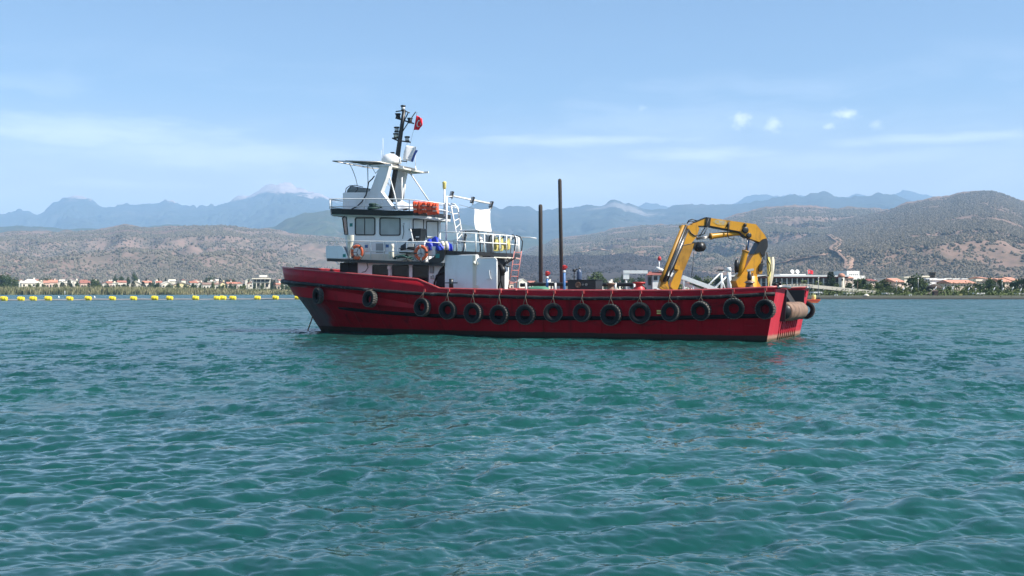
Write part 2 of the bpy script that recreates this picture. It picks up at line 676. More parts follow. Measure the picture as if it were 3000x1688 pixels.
def make_water():
    m, t, b = material('sea_water')
    geo = N(t, 'ShaderNodeNewGeometry')
    tc = N(t, 'ShaderNodeTexCoord').outputs['Object']
    at = N(t, 'ShaderNodeAttribute', attribute_name='ripple')
    # fine wind ripples, too small for the mesh, as a slope field in the surface normal
    acc = None
    for sx, sc, st, off in ((.16, .045, .30, 5), (.60, .18, .60, 11), (1.0, .6, .85, 3), (2.4, 1.5, 1.15, 0), (5.0, 3.5, 1.05, 7), (11.0, 9.0, .7, 13)):
        nz = noise_n(t, mapping(t, tc, (sx, sc, sc), (off, off * .7, 0), (0, 0, R(-12) if sc > .5 else 0)), 1.0, 2, .5)
        sb = N(t, 'ShaderNodeVectorMath', operation='SUBTRACT')
        t.links.new(nz.outputs['Color'], sb.inputs[0])
        sb.inputs[1].default_value = (.5, .5, .5)
        ml = N(t, 'ShaderNodeVectorMath', operation='MULTIPLY')
        t.links.new(sb.outputs[0], ml.inputs[0])
        ml.inputs[1].default_value = (st * .8, st * 1.25, 0)
        if acc is None:
            acc = ml.outputs[0]
        else:
            ad = N(t, 'ShaderNodeVectorMath', operation='ADD')
            t.links.new(acc, ad.inputs[0])
            t.links.new(ml.outputs[0], ad.inputs[1])
            acc = ad.outputs[0]
    # gusts: calmer and rougher patches
    gust = noise_n(t, mapping(t, tc, (.018, .05, .05)), 1.0, 3, .5)
    amt = math_n(t, 'MULTIPLY', at.outputs['Fac'], maprange(t, gust.outputs['Fac'], .3, .7, .75, 1.25))
    sc_ = N(t, 'ShaderNodeVectorMath', operation='SCALE')
    t.links.new(acc, sc_.inputs[0])
    t.links.new(amt, sc_.inputs['Scale'])
    ad = N(t, 'ShaderNodeVectorMath', operation='ADD')
    t.links.new(geo.outputs['Normal'], ad.inputs[0])
    t.links.new(sc_.outputs[0], ad.inputs[1])
    nm = N(t, 'ShaderNodeVectorMath', operation='NORMALIZE')
    t.links.new(ad.outputs[0], nm.inputs[0])
    t.links.new(nm.outputs[0], b.inputs['Normal'])
    pn = noise_n(t, tc, .05, 3, .5)
    t.links.new(mixc(t, maprange(t, pn.outputs['Fac'], .35, .65), WATER_A, WATER_B), b.inputs['Base Color'])
    ar = N(t, 'ShaderNodeAttribute', attribute_name='chop')
    t.links.new(ar.outputs['Fac'], b.inputs['Roughness'])
    b.inputs['IOR'].default_value = 1.333
    b.inputs['Specular IOR Level'].default_value = .42

    py = np.concatenate([np.geomspace(2200, 1150, 20), np.arange(1148, 600, -2.2), np.arange(600, 4.0, -1.22), [3, 2]])
    D = FPX * EYE / py
    kin = np.arange(-750, 3751, 4.4)
    kk = np.concatenate([-np.geomspace(9, .75, 26)[:-1], (kin - CX) / FPX, np.geomspace(.75, 9, 26)[1:]])
    DD, KK = np.meshgrid(D, kk, indexing='ij')
    x, y = KK * DD, DD.copy()
    dr = np.gradient(D)[:, None] + 0 * x
    dc = np.gradient(kk)[None, :] * DD
    sp = np.maximum(dr, dc)
    wd = np.array([.28, -1.0])
    wd /= np.hypot(*wd)
    z = np.zeros_like(x)
    ox = np.zeros_like(x)
    oy = np.zeros_like(x)
    lost = np.zeros_like(x)
    lee = 1.0
    for (n, L, lo, hi, slope, chop, seed, rot, spr) in ((256, 97.0, 2.4, 8.0, .036, .8, 3, .11, 3), (512, 47.0, .70, 2.3, .108, 1.15, 5, -.23, 2.0),
                                                        (512, 17.0, .25, .70, .148, 1.1, 7, .41, 1.5), (512, 6.1, .085, .25, .115, .8, 9, -.57, 1.1)):
        tile = ocean_tile(n, L, wd, lo, hi, seed, spr)
        h, dx, dy = sample(tile, L, x, y, rot)
        lm = math.sqrt(lo * hi)
        w = np.clip((lm * .62 - sp) / (lm * .32), 0, 1)
        # gentle variation of wave energy over the surface
        g = 1 + .45 * fbm(x / (lm * 9) + seed, y / (lm * 7), 2)
        z += w * g * slope * h
        ox += w * slope * dx * chop
        oy += w * slope * dy * chop
        lost += ((1 - w) * slope) ** 2
    co = np.stack([x + ox, y + oy, z], -1).reshape(-1, 3)
    f = grid_faces(*x.shape)
    me = np_mesh('water', co, f[:, ::-1] if False else f, m)
    rip = (.12 + 5.0 * np.sqrt(lost)).reshape(-1).astype(np.float32)
    a = me.attributes.new('ripple', 'FLOAT', 'POINT')
    a.data.foreach_set('value', np.minimum(rip, RIPPLE_MAX))
    a2 = me.attributes.new('chop', 'FLOAT', 'POINT')
    a2.data.foreach_set('value', np.clip(np.sqrt(.0055 + .22 * np.sqrt(lost)), .07, .25).reshape(-1).astype(np.float32))
    o = bpy.data.objects.new('water', me)
    _link(o, None, 'blue-green choppy sea water filling the lower half of the view', None, None, 'structure')
    # the sea goes on behind the viewer
    bk = MB().add([(-4000, 3.4, -.12), (4000, 3.4, -.12), (4000, -4000, -.12), (-4000, -4000, -.12)], [(3, 2, 1, 0)])
    bk.build('water', m, None, 'open sea water behind the viewer', None, None, 'structure')
    return o


WATER_A, WATER_B = (.006, .050, .046), (.009, .068, .056)
RIPPLE_MAX = 1.15
make_water()


# ------------------------------------------------------------------ hills and mountains
def spline(pts, xs):
    px = np.array([p[0] for p in pts], float)
    py = np.array([p[1] for p in pts], float)
    # smooth the corners a little by averaging linear interpolation over a small window
    w = 5.0
    return sum(np.interp(xs + d, px, py) for d in (-w, -w / 2, 0, w / 2, w)) / 5


class Terrain:
    def __init__(self, pts, D, Df, Db, z0=1.2, gully=.3, fine=.03, freq=1.0, power=1.25, rough=0.0, sil=2.0, seed=0.0):
        self.__dict__.update(locals())

    def pos(self, px, t):
        """px photo column (sets the bearing), t 0 at the foot .. 1 at the ridge .. 2 at the back foot"""
        d = np.where(t <= 1, self.Df + (self.D - self.Df) * t, self.D + (self.Db - self.D) * (t - 1))
        x = (px - CX) / FPX * d
        py = spline(self.pts, px)
        py = py + self.sil * fbm(px / 14.0 + self.seed, px * 0 + self.seed, 3)
        Hr = np.maximum((HZ - py) / FPX * self.D + EYE - self.z0, .5)
        tt = np.where(t <= 1, t, 2 - t)
        s = np.clip(tt, 0, 1) ** self.power
        sc = self.freq / 900.0
        g = fbm(x * sc + self.seed, d * sc * .6, 5, True)
        g2 = fbm(x * sc * 5 + self.seed, d * sc * 5, 4)
        mid = np.clip(4 * tt * (1 - tt), 0, 1)
        h = Hr * (s + self.gully * g * mid * .5) + Hr * self.fine * g2 * np.clip(tt * 3, 0, 1) * np.clip((1 - tt) * 6, 0, 1)
        g3 = fbm(x * sc * 3.3 + self.seed, d * sc * 2.4, 4, True)
        h = h + Hr * self.rough * g3 * mid * .5 + Hr * self.rough * .12 * g3 * (t > .9)
        # nothing in front of the ridge may rise above it as seen from the shore side
        lim = Hr * (d / self.D)
        h = np.where(t < 1, np.minimum(h, lim * (.25 + .745 * np.clip(tt, 0, 1) ** .5)), h)
        h = np.maximum(h, -2)
        return np.stack([x, d, self.z0 + h], -1)

    def build(self, name, label, mat, nx=320, ny=90, nb=14):
        px = np.linspace(self.pts[0][0], self.pts[-1][0], nx)
        t = np.concatenate([np.linspace(0, 1, ny), np.linspace(1, 2, nb)[1:]])
        T, P = np.meshgrid(t, px, indexing='ij')
        co = self.pos(P, T).reshape(-1, 3)
        me = np_mesh(name, co, grid_faces(*T.shape), mat)
        o = bpy.data.objects.new(name, me)
        _link(o, None, label, None, None, 'structure')
        return o


def hill_mat(name, soil, scrub, tone, scale, amount=.5, rockline=None, rock=(.40, .36, .33), knob=None):
    m, t, b = material(name)
    tc = N(t, 'ShaderNodeTexCoord').outputs['Object']
    n1 = noise_n(t, tc, scale, 6, .62, .4)
    n2 = noise_n(t, tc, scale * 9, 4, .6)
    n3 = noise_n(t, mapping(t, tc, (1, 1, 1), (900, 40, 7)), scale * .35, 4, .6)
    mixv = math_n(t, 'ADD', math_n(t, 'MULTIPLY', n1.outputs['Fac'], .6), math_n(t, 'MULTIPLY', n2.outputs['Fac'], .4))
    c = mixc(t, maprange(t, mixv, amount - .12, amount + .12), scrub, soil)
    c = mixc(t, maprange(t, n3.outputs['Fac'], .48, .68, 0, .65), c, tone)
    if rockline:
        z = N(t, 'ShaderNodeSeparateXYZ')
        t.links.new(tc, z.inputs[0])
        nr = noise_n(t, mapping(t, tc, (1, .4, .12)), scale * 4.0, 6, .75, .8)
        lv = math_n(t, 'ADD', z.outputs[2], math_n(t, 'MULTIPLY', math_n(t, 'SUBTRACT', nr.outputs['Fac'], .5), rockline[1]))
        c = mixc(t, maprange(t, lv, rockline[0], rockline[0] + rockline[2]), c, rock)
    if knob:
        dv = N(t, 'ShaderNodeVectorMath', operation='DISTANCE')
        t.links.new(tc, dv.inputs[0])
        dv.inputs[1].default_value = knob[0]
        nr = noise_n(t, mapping(t, tc, (1, 1, .25)), scale * 5.0, 6, .7, 1.2)
        lv = math_n(t, 'ADD', dv.outputs['Value'], math_n(t, 'MULTIPLY', math_n(t, 'SUBTRACT', nr.outputs['Fac'], .5), knob[1] * 2.2))
        c = mixc(t, maprange(t, lv, knob[1], knob[1] * .5, 0, .55), c, rock)
    t.links.new(c, b.inputs['Base Color'])
    b.inputs['Roughness'].default_value = 1
    b.inputs['Specular IOR Level'].default_value = .05
    return m


def woods(name, label, terr, n, size, seed, cols, tmax=1.0, bare=.42, patch=1 / 260.0, rng_px=None):
    """a far-off wood of scrubby pines as one mass: round crowns instanced on scattered points"""
    rs = np.random.RandomState(seed)
    a, b_ = (terr.pts[0][0], terr.pts[-1][0]) if rng_px is None else rng_px
    px = rs.uniform(a, b_, n)
    t = rs.uniform(.0, tmax, n) ** 1.15
    p = terr.pos(px, t)
    dens = fbm(p[:, 0] * patch + seed, p[:, 1] * patch * .8, 4)
    dens = dens + .5 * fbm(p[:, 0] * patch * 5 + seed, p[:, 1] * patch * 4, 3)
    keep = dens > (bare - .5) + rs.uniform(-.25, .25, n)
    p = p[keep]
    me = bpy.data.meshes.new(name)
    me.vertices.add(len(p))
    me.vertices.foreach_set('co', p.astype(np.float32).ravel())
    me.update()
    o = bpy.data.objects.new(name, me)
    _link(o, None, label, None, None, 'stuff')
    m, t_, bb = material(name + '_leaf')
    ii = N(t_, 'ShaderNodeAttribute', attribute_name='tone')
    ii.attribute_type = 'INSTANCER'
    t_.links.new(mixc(t_, ii.outputs['Fac'], cols[0], cols[1]), bb.inputs['Base Color'])
    bb.inputs['Roughness'].default_value = 1
    bb.inputs['Specular IOR Level'].default_value = .05
    tone = me.attributes.new('tone', 'FLOAT', 'POINT')
    tone.data.foreach_set('value', rs.rand(len(p)).astype(np.float32))
    g = bpy.data.node_groups.new(name + '_scatter', 'GeometryNodeTree')
    g.interface.new_socket('Geometry', in_out='INPUT', socket_type='NodeSocketGeometry')
    g.interface.new_socket('Geometry', in_out='OUTPUT', socket_type='NodeSocketGeometry')
    gi, go = g.nodes.new('NodeGroupInput'), g.nodes.new('NodeGroupOutput')
    ico = g.nodes.new('GeometryNodeMeshIcoSphere')
    ico.inputs['Radius'].default_value = 1.0
    ico.inputs['Subdivisions'].default_value = 2
    nz = g.nodes.new('ShaderNodeTexNoise')
    nz.inputs['Scale'].default_value = 1.6
    sp = g.nodes.new('GeometryNodeSetPosition')
    vm = g.nodes.new('ShaderNodeVectorMath')
    vm.operation = 'SUBTRACT'
    vm.inputs[1].default_value = (.5, .5, .5)
    g.links.new(nz.outputs['Color'], vm.inputs[0])
    vs = g.nodes.new('ShaderNodeVectorMath')
    vs.operation = 'SCALE'
    vs.inputs['Scale'].default_value = 1.5
    g.links.new(vm.outputs[0], vs.inputs[0])
    g.links.new(ico.outputs['Mesh'], sp.inputs['Geometry'])
    g.links.new(vs.outputs[0], sp.inputs['Offset'])
    sm = g.nodes.new('GeometryNodeSetMaterial')
    sm.inputs['Material'].default_value = m
    g.links.new(sp.outputs['Geometry'], sm.inputs['Geometry'])
    ip = g.nodes.new('GeometryNodeInstanceOnPoints')
    g.links.new(gi.outputs[0], ip.inputs['Points'])
    g.links.new(sm.outputs[0], ip.inputs['Instance'])
    rv = g.nodes.new('FunctionNodeRandomValue')
    rv.data_type = 'FLOAT_VECTOR'
    rv.inputs['Min'].default_value = (size * .55, size * .55, size * .5)
    rv.inputs['Max'].default_value = (size * 1.3, size * 1.3, size * 1.25)
    g.links.new(rv.outputs[0], ip.inputs['Scale'])
    rr = g.nodes.new('FunctionNodeRandomValue')
    rr.data_type = 'FLOAT_VECTOR'
    rr.inputs['Min'].default_value = (0, 0, 0)
    rr.inputs['Max'].default_value = (.3, .3, 6.28)
    g.links.new(rr.outputs[0], ip.inputs['Rotation'])
    g.links.new(ip.outputs[0], go.inputs[0])
    md = o.modifiers.new('scatter', 'NODES')
    md.node_group = g
    return o


SOIL, SCRUB = (.235, .165, .135), (.135, .115, .088)
M_HILL_L = hill_mat('hill_scrub', SOIL, SCRUB, (.165, .105, .085), 1 / 110.0, .50)
M_HILL_R = hill_mat('hill_scrub_brown', (.225, .152, .118), (.125, .100, .074), (.195, .130, .100), 1 / 120.0, .47)
M_HILL_M = hill_mat('hill_forest', (.12, .10, .075), (.050, .068, .042), (.06, .075, .045), 1 / 200.0, .58)
M_DARKHILL = hill_mat('hill_dark', (.085, .070, .066), (.050, .046, .046), (.060, .052, .052), 1 / 60.0, .5)  # darker grey tones for the low front hill
M_RANGE = hill_mat('mountain_forest', (.10, .095, .085), (.040, .052, .042), (.045, .055, .045), 1 / 700.0, .60)
M_PEAK = hill_mat('mountain_rock', (.10, .095, .085), (.040, .052, .045), (.045, .055, .045), 1 / 900.0, .60, (945, 470, 60), (.46, .37, .345))
M_PEAKR = hill_mat('mountain_rock_pale', (.10, .095, .085), (.040, .052, .045), (.045, .055, .045), 1 / 700.0, .60, None, (.36, .32, .30), ((853, 8650, 650), 330))

TL = Terrain([(-900, 760), (-500, 715), (-150, 690), (0, 684), (60, 676), (150, 680), (250, 676), (310, 672), (369, 660), (408, 666), (470, 668), (543, 660), (602, 658), (660, 656), (699, 662),
              (738, 671), (776, 670), (815, 674), (893, 687), (951, 691), (1050, 704), (1200, 726), (1400, 752), (1600, 790), (1750, 835)], 3400, 1700, 4300, power=1.0, gully=.75, freq=1.5, fine=.06, rough=.30, seed=2.2)
TL.build('hill_scrubland', 'grey-green scrub hill with bare pinkish soil behind the far village', M_HILL_L)
TR = Terrain([(1700, 838), (1900, 795), (2050, 760), (2200, 715), (2350, 672), (2480, 640), (2609, 613), (2660, 596), (2718, 584), (2776, 577), (2815, 567), (2873, 559), (2912, 558), (2951, 570),
              (2998, 591), (3100, 610), (3300, 650), (3700, 700), (4200, 790)], 3500, 1300, 4500, power=.95, gully=.80, freq=1.4, fine=.06, rough=.28, seed=7.7)
TR.build('hill_dome', 'tall rounded brown scrub hill at the far right', M_HILL_R)
TM = Terrain([(1400, 800), (1480, 765), (1529, 741), (1568, 722), (1597, 716), (1620, 701), (1673, 695), (1712, 690), (1765, 682), (1799, 671), (1843, 666), (1883, 660), (1948, 660), (2040, 652), (2128, 640), (2167, 628),
              (2233, 612), (2311, 606), (2388, 608), (2446, 612), (2505, 610), (2582, 614), (2700, 625), (2900, 660), (3300, 720)], 4300, 1900, 5300, power=.95, gully=.75, freq=1.5, fine=.06, rough=.30, seed=4.1)
TM.build('hill_ridge', 'long brown and green hill ridge behind the crane', M_HILL_R)
TB = Terrain([(1250, 838), (1400, 790), (1480, 762), (1529, 748), (1600, 752), (1640, 752), (1700, 746), (1760, 752), (1830, 742), (1900, 752), (1990, 770), (2100, 790), (2250, 815), (2400, 840)], 2300, 1250, 2900, power=.9, gully=.30, seed=9.4)
TB.build('hill_dark', 'dark grey hillside low behind the two tall poles', M_DARKHILL, 260, 70)
TG = Terrain([(-900, 690), (-300, 672), (0, 667), (100, 664), (180, 671), (300, 672), (420, 664), (520, 658), (600, 668), (760, 673), (807, 665), (838, 644), (893, 629), (951, 619), (1050, 612), (1150, 625),
              (1300, 650), (1500, 690), (1800, 740)], 5600, 3800, 7000, power=1.0, gully=.5, rough=.3, seed=1.3)
TG.build('hill_green', 'blue-green wooded hill behind the wheelhouse', M_HILL_M)
T1 = Terrain([(900, 690), (1100, 640), (1250, 622), (1350, 609), (1378, 601), (1404, 598), (1430, 601), (1467, 614), (1481, 611), (1514, 608), (1552, 609), (1581, 623), (1597, 622), (1633, 617), (1699, 609), (1738, 600), (1765, 598),
              (1796, 587), (1817, 592), (1833, 601), (1843, 600), (1896, 618), (1909, 619), (1948, 614), (2000, 604), (2040, 606), (2136, 606), (2200, 598), (2260, 586), (2311, 577), (2357, 577), (2408, 567), (2485, 582),
              (2536, 580), (2582, 571), (2621, 575), (2668, 591), (2720, 604), (2900, 630), (3300, 640), (3900, 700)], 9000, 5200, 10800, power=1.0, gully=.55, rough=.40, sil=1.8, seed=3.9)
T1.build('mountain_range', 'blue hazy mountain range with a pale rocky knob', M_PEAKR, 440, 100)
T2 = Terrain([(-900, 680), (-400, 650), (-100, 640), (0, 634), (39, 626), (58, 618), (85, 618), (109, 626), (128, 620), (155, 603), (194, 584), (217, 580), (248, 581), (272, 591), (287, 602), (330, 604), (373, 602), (404, 605),
              (458, 600), (485, 590), (500, 592), (524, 605), (543, 603), (571, 606), (606, 602), (641, 593), (699, 583), (738, 574), (765, 560), (796, 546), (823, 541), (850, 545), (870, 556), (889, 555), (908, 563),
              (939, 564), (963, 574), (1010, 592), (1100, 612), (1250, 640), (1500, 690)], 12000, 7600, 14500, power=1.15, gully=.55, fine=.08, freq=.8, rough=.50, sil=2.4, seed=5.5)
T2.build('mountain_peaks', 'distant blue mountains with a pale bare limestone summit', M_PEAK, 520, 130)
T3 = Terrain([(1700, 650), (1850, 612), (1870, 605), (1896, 597), (1922, 602), (1960, 606), (2060, 606), (2136, 603), (2194, 579), (2221, 573), (2272, 575), (2340, 575), (2420, 590), (2489, 581), (2509, 573), (2536, 577), (2600, 584),
              (2621, 573), (2640, 565), (2660, 561), (2699, 572), (2730, 578), (2776, 593), (2900, 610), (3300, 640), (3900, 680)], 13500, 10200, 15500, power=1.0, gully=.5, rough=.35, sil=1.6, seed=8.8)
T3.build('mountain_far', 'palest and farthest mountain crests showing above the blue range', M_RANGE)

woods('scrub_woods', 'scattered dark scrub and pines over the left scrub hill', TL, 110000, 2.3, 21, ((.078, .074, .054), (.200, .172, .128)), bare=.36)
woods('dome_woods', 'scattered dark pines over the tall rounded hill', TR, 120000, 2.2, 22, ((.074, .068, .050), (.190, .158, .116)), bare=.17, rng_px=(1900, 3600))
woods('ridge_woods', 'pine scrub over the long ridge behind the crane', TM, 110000, 2.6, 23, ((.074, .072, .050), (.190, .164, .118)), bare=.36, rng_px=(1450, 2950))
woods('dark_woods', 'dark grey low scrub on the dark hillside', TB, 16000, 2.0, 24, ((.040, .035, .036), (.085, .072, .072)), bare=.38)


def ribbon(name, label, terr, pts, width, mat, lift=1.2):
    """a graded track laid over the hillside"""
    g = []
    P = []
    n = 10
    for (a, b_) in zip(pts[:-1], pts[1:]):
        for i in range(n):
            P.append((a[0] + (b_[0] - a[0]) * i / n, a[1] + (b_[1] - a[1]) * i / n))
    P.append(pts[-1])
    out = []
    ts = np.linspace(.0, .995, 400)
    for (px, py) in P:
        q = terr.pos(np.full(400, float(px)), ts)
        yy = HZ - (q[:, 2] - EYE) / q[:, 1] * FPX
        run = np.minimum.accumulate(yy)
        i = int(np.argmax(run <= py))
        out.append(Vector(q[i]))
    for i in range(1, len(out) - 1):
        out[i] = (out[i - 1] + out[i] * 2 + out[i + 1]) / 4
    for i, p in enumerate(out):
        d = (out[min(i + 1, len(out) - 1)] - out[max(i - 1, 0)])
        s = Vector((-d.y, d.x, 0))
        if s.length < 1e-6:
            s = Vector((1, 0, 0))
        s.normalize()
        w = width * (.8 + .4 * random.random())
        g.append([p + s * w + Vector((0, 0, lift + 2)), p + Vector((0, 0, lift)), p - s * w + Vector((0, 0, lift + 2))])
    o = MB().sheet(g, .8).build(name, mat, None, label, None, None, 'structure')
    return o


random.seed(4)
M_TRACK = paint('bare_track_soil', (.34, .225, .165), 1, 0, .15, 1 / 30.0, spec=.05)
ribbon('dirt_road', 'pale dirt road zigzagging down the brown hill', TR, [(2427, 690), (2462, 712), (2438, 732), (2466, 748), (2488, 768), (2484, 792)], 6, M_TRACK)
ribbon('dirt_road', 'faint dirt track slanting across the hill above the columned building', TR, [(2255, 785), (2310, 770), (2360, 764), (2420, 750)], 4, M_TRACK)
ribbon('dirt_road', 'pale dirt scar on the hillside beside the tall pole', TM, [(1690, 745), (1740, 735), (1790, 738), (1800, 752)], 4, M_TRACK)

# ------------------------------------------------------------------ coastal plain
M_PLAIN = hill_mat('plain_grass', (.12, .11, .055), (.065, .078, .032), (.085, .09, .042), 1 / 18.0, .5)


def shore_d(px):
    """depth of the waterline along each bearing"""
    return float(np.interp(px, [-3000, -600, 0, 500, 900, 1250, 1500, 1900, 2300, 3000, 3600, 6000], [620, 600, 545, 545, 560, 520, 430, 330, 285, 278, 285, 340]))


def make_plain():
    pxs = np.concatenate([np.linspace(-9000, -600, 20), np.linspace(-560, 3560, 180), np.linspace(3600, 12000, 20)])
    rows = [(0, -1.0), (.0015, .25), (.004, .75), (.012, 1.0), (.05, 1.3), (.2, 1.6), (.5, 2.5), (1.0, 4)]
    g = []
    for (t, z) in rows:
        r = []
        for px in pxs:
            d0 = shore_d(px)
            d0 += 3.5 * float(perlin(np.array([px / 30.0]), np.array([.3]))[0]) * (1 if px < 1500 else .0)
            d = d0 + (5200 - d0) * t
            r.append(((px - CX) / FPX * d, d, z))
        g.append(r)
    mb = MB().sheet(g)
    return mb.build('ground', M_PLAIN, None, 'flat coastal land between the water and the hills', None, None, 'structure')


make_plain()

# ------------------------------------------------------------------ haze
m_hz = bpy.data.materials.new('hazy_air')
m_hz.use_nodes = True
_t = m_hz.node_tree
for n in list(_t.nodes):
    _t.nodes.remove(n)
_pv = N(_t, 'ShaderNodeVolumePrincipled')
HAZE_DENSITY = 1.12e-4
_pv.inputs['Color'].default_value = (.44, .695, 1.0, 1)
_pv.inputs['Density'].default_value = HAZE_DENSITY
_pv.inputs['Anisotropy'].default_value = 0.0
_ho = N(_t, 'ShaderNodeOutputMaterial')
_t.links.new(_pv.outputs[0], _ho.inputs['Volume'])
MB().box((-30000, -4200, -2.2), (30000, 17000, 1290)).build('haze', m_hz, None, 'thin blue haze in the air over the bay', None, None, 'stuff')

# ------------------------------------------------------------------ boat materials
def hull_paint():
    """red topsides, worn and streaked; fouled dark band at the waterline; bare scuffed steel near the stem"""
    m, t, b = material('hull_red_paint')
    tc = N(t, 'ShaderNodeTexCoord').outputs['Object']
    sp = N(t, 'ShaderNodeSeparateXYZ')
    t.links.new(tc, sp.inputs[0])
    X, Z = sp.outputs[0], sp.outputs[2]
    n1 = noise_n(t, mapping(t, tc, (.5, .5, .9)), 1.0, 5, .6)
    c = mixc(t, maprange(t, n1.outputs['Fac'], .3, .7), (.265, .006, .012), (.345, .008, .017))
    ns = noise_n(t, mapping(t, tc, (2.2, 2.2, .16), (3, 1, 0)), 1.0, 5, .65)
    c = mixc(t, maprange(t, ns.outputs['Fac'], .52, .72, 0, .65), c, (.075, .008, .010))
    nf = noise_n(t, mapping(t, tc, (7, 7, .8), (9, 1, 0)), 1.0, 4, .6)
    c = mixc(t, maprange(t, nf.outputs['Fac'], .66, .78, 0, .35), c, (.11, .085, .075))
    # scrapes along the side
    nl = noise_n(t, mapping(t, tc, (.55, 1, 9), (1, 1, 4)), 1.0, 5, .7)
    c = mixc(t, maprange(t, nl.outputs['Fac'], .60, .70, 0, .45), c, (.22, .06, .06))
    # black rub marks left by the fenders, and rust runs
    nr_ = noise_n(t, mapping(t, tc, (1.3, 1.3, 2.4), (7, 3, 2)), 1.0, 5, .7, .6)
    rub = math_n(t, 'MULTIPLY', maprange(t, nr_.outputs['Fac'], .54, .66, 0, .5), math_n(t, 'MULTIPLY', maprange(t, Z, .45, .75), maprange(t, Z, 1.95, 1.6)))
    c = mixc(t, rub, c, (.030, .012, .014))
    nq = noise_n(t, mapping(t, tc, (5.5, 5.5, .35), (13, 3, 2)), 1.0, 4, .7)
    c = mixc(t, maprange(t, nq.outputs['Fac'], .62, .76, 0, .7), c, (.17, .060, .032))
    # grey worn steel at the bow
    nb = noise_n(t, mapping(t, tc, (.8, .8, .8), (0, 2, 5)), 1.0, 5, .65)
    w = math_n(t, 'ADD', X, math_n(t, 'MULTIPLY', math_n(t, 'SUBTRACT', nb.outputs['Fac'], .5), 3.2))
    w = math_n(t, 'ADD', w, math_n(t, 'MULTIPLY', Z, -.50))
    c = mixc(t, maprange(t, w, 23.6, 25.0, 0, .82), c, (.105, .125, .125))
    # fouled boot-top
    nw = noise_n(t, mapping(t, tc, (.9, .9, .9), (4, 4, 4)), 1.0, 5, .65)
    zw = math_n(t, 'ADD', Z, math_n(t, 'MULTIPLY', math_n(t, 'SUBTRACT', nw.outputs['Fac'], .5), .10))
    c = mixc(t, maprange(t, zw, .32, .24), c, (.045, .030, .025))
    c = mixc(t, maprange(t, zw, .14, .04, 0, .7), c, (.020, .028, .020))
    t.links.new(c, b.inputs['Base Color'])
    t.links.new(maprange(t, n1.outputs['Fac'], .3, .7, .34, .55, False), b.inputs['Roughness'])
    b.inputs['Specular IOR Level'].default_value = .04
    # plating: slight dents between frames
    bn = N(t, 'ShaderNodeBump')
    bn.inputs['Strength'].default_value = .8
    bn.inputs['Distance'].default_value = .06
    nd = noise_n(t, mapping(t, tc, (1.3, .5, .9), (2, 0, 0)), 1.0, 3, .5)
    fx_ = math_n(t, 'ABSOLUTE', math_n(t, 'SUBTRACT', math_n(t, 'FRACT', math_n(t, 'MULTIPLY', X, .52)), .5))
    seam = maprange(t, fx_, .0, .02, .25, 0)
    t.links.new(math_n(t, 'ADD', nd.outputs['Fac'], seam), bn.inputs['Height'])
    t.links.new(bn.outputs[0], b.inputs['Normal'])
    return m


def transom_paint():
    m, t, b = material('transom_lit_red')
    tc = N(t, 'ShaderNodeTexCoord').outputs['Object']
    sp = N(t, 'ShaderNodeSeparateXYZ')
    t.links.new(tc, sp.inputs[0])
    Z = sp.outputs[2]
    n1 = noise_n(t, mapping(t, tc, (1, 1, .6)), 1.6, 5, .6)
    c = mixc(t, maprange(t, n1.outputs['Fac'], .3, .7), (.46, .022, .040), (.55, .040, .060))  # sunlight on the transom put into a brighter copy of the hull red
    nf = noise_n(t, mapping(t, tc, (5, 5, 1.2)), 1.0, 5, .65)
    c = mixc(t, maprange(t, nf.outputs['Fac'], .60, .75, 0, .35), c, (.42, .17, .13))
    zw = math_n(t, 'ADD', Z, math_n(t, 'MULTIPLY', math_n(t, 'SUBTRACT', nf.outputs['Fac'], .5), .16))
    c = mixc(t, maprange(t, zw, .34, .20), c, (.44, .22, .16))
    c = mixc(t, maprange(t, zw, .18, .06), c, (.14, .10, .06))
    t.links.new(c, b.inputs['Base Color'])
    b.inputs['Roughness'].default_value = .55
    b.inputs['Specular IOR Level'].default_value = .2
    return m


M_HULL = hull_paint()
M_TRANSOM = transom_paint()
M_BULW = paint('bulwark_red_paint', (.38, .013, .024), .42, 0, .16, .8, (.17, .014, .018), .5, .25, spec=.08, streaks=.25)
M_RAILRED = paint('cap_rail_red', (.40, .060, .060), .45, 0, .15, 3, (.5, .25, .22), .4)
M_STRAKE = paint('black_rubber_strake', (.018, .018, .019), .55, 0, .25, 2, (.20, .18, .165), .6, .3, spec=.2)
M_BLACK = paint('black_paint', (.016, .017, .018), .4, 0, .2, 2, (.07, .07, .07), .3)
M_BAND = paint('black_band_paint', (.007, .006, .008), .6, 0, .2, 1.5, (.05, .012, .014), .35, spec=.12)
M_WHITE = paint('white_gloss_paint', (.85, .86, .85), .38, 0, .04, .7, (.55, .50, .42), .22, .05, streaks=.14)
M_CREAM = paint('cream_paint', (.74, .70, .58), .45, 0, .06, 1.2, (.45, .36, .24), .3, streaks=.2)
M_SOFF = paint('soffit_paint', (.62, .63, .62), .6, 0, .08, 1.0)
M_GREYP = paint('grey_panel', (.34, .36, .36), .5, 0, .1, 2)
M_PIPE = paint('white_pipe', (.78, .78, .75), .4, 0, .06, 2, (.48, .36, .24), .35)
M_DARKIN = paint('dark_interior', (.020, .020, .022), .7, 0, .3, 2)
M_DECK = paint('deck_green_grey', (.11, .10, .09), .8, 0, .2, 1.2, (.2, .1, .07), .4, .3)
M_STEEL = paint('bare_steel', (.34, .33, .31), .38, .8, .2, 2, (.24, .13, .08), .5)
M_RUST = paint('rusty_steel', (.23, .145, .10), .7, .25, .4, 2.2, (.12, .055, .03), .9, .3)
M_HOSE = paint('black_hose', (.015, .015, .016), .45, 0, .2, 4)
M_RUBBER = paint('tyre_rubber', (.012, .0125, .014), .72, 0, .25, 5, (.05, .045, .04), .35, .35, spec=.2)
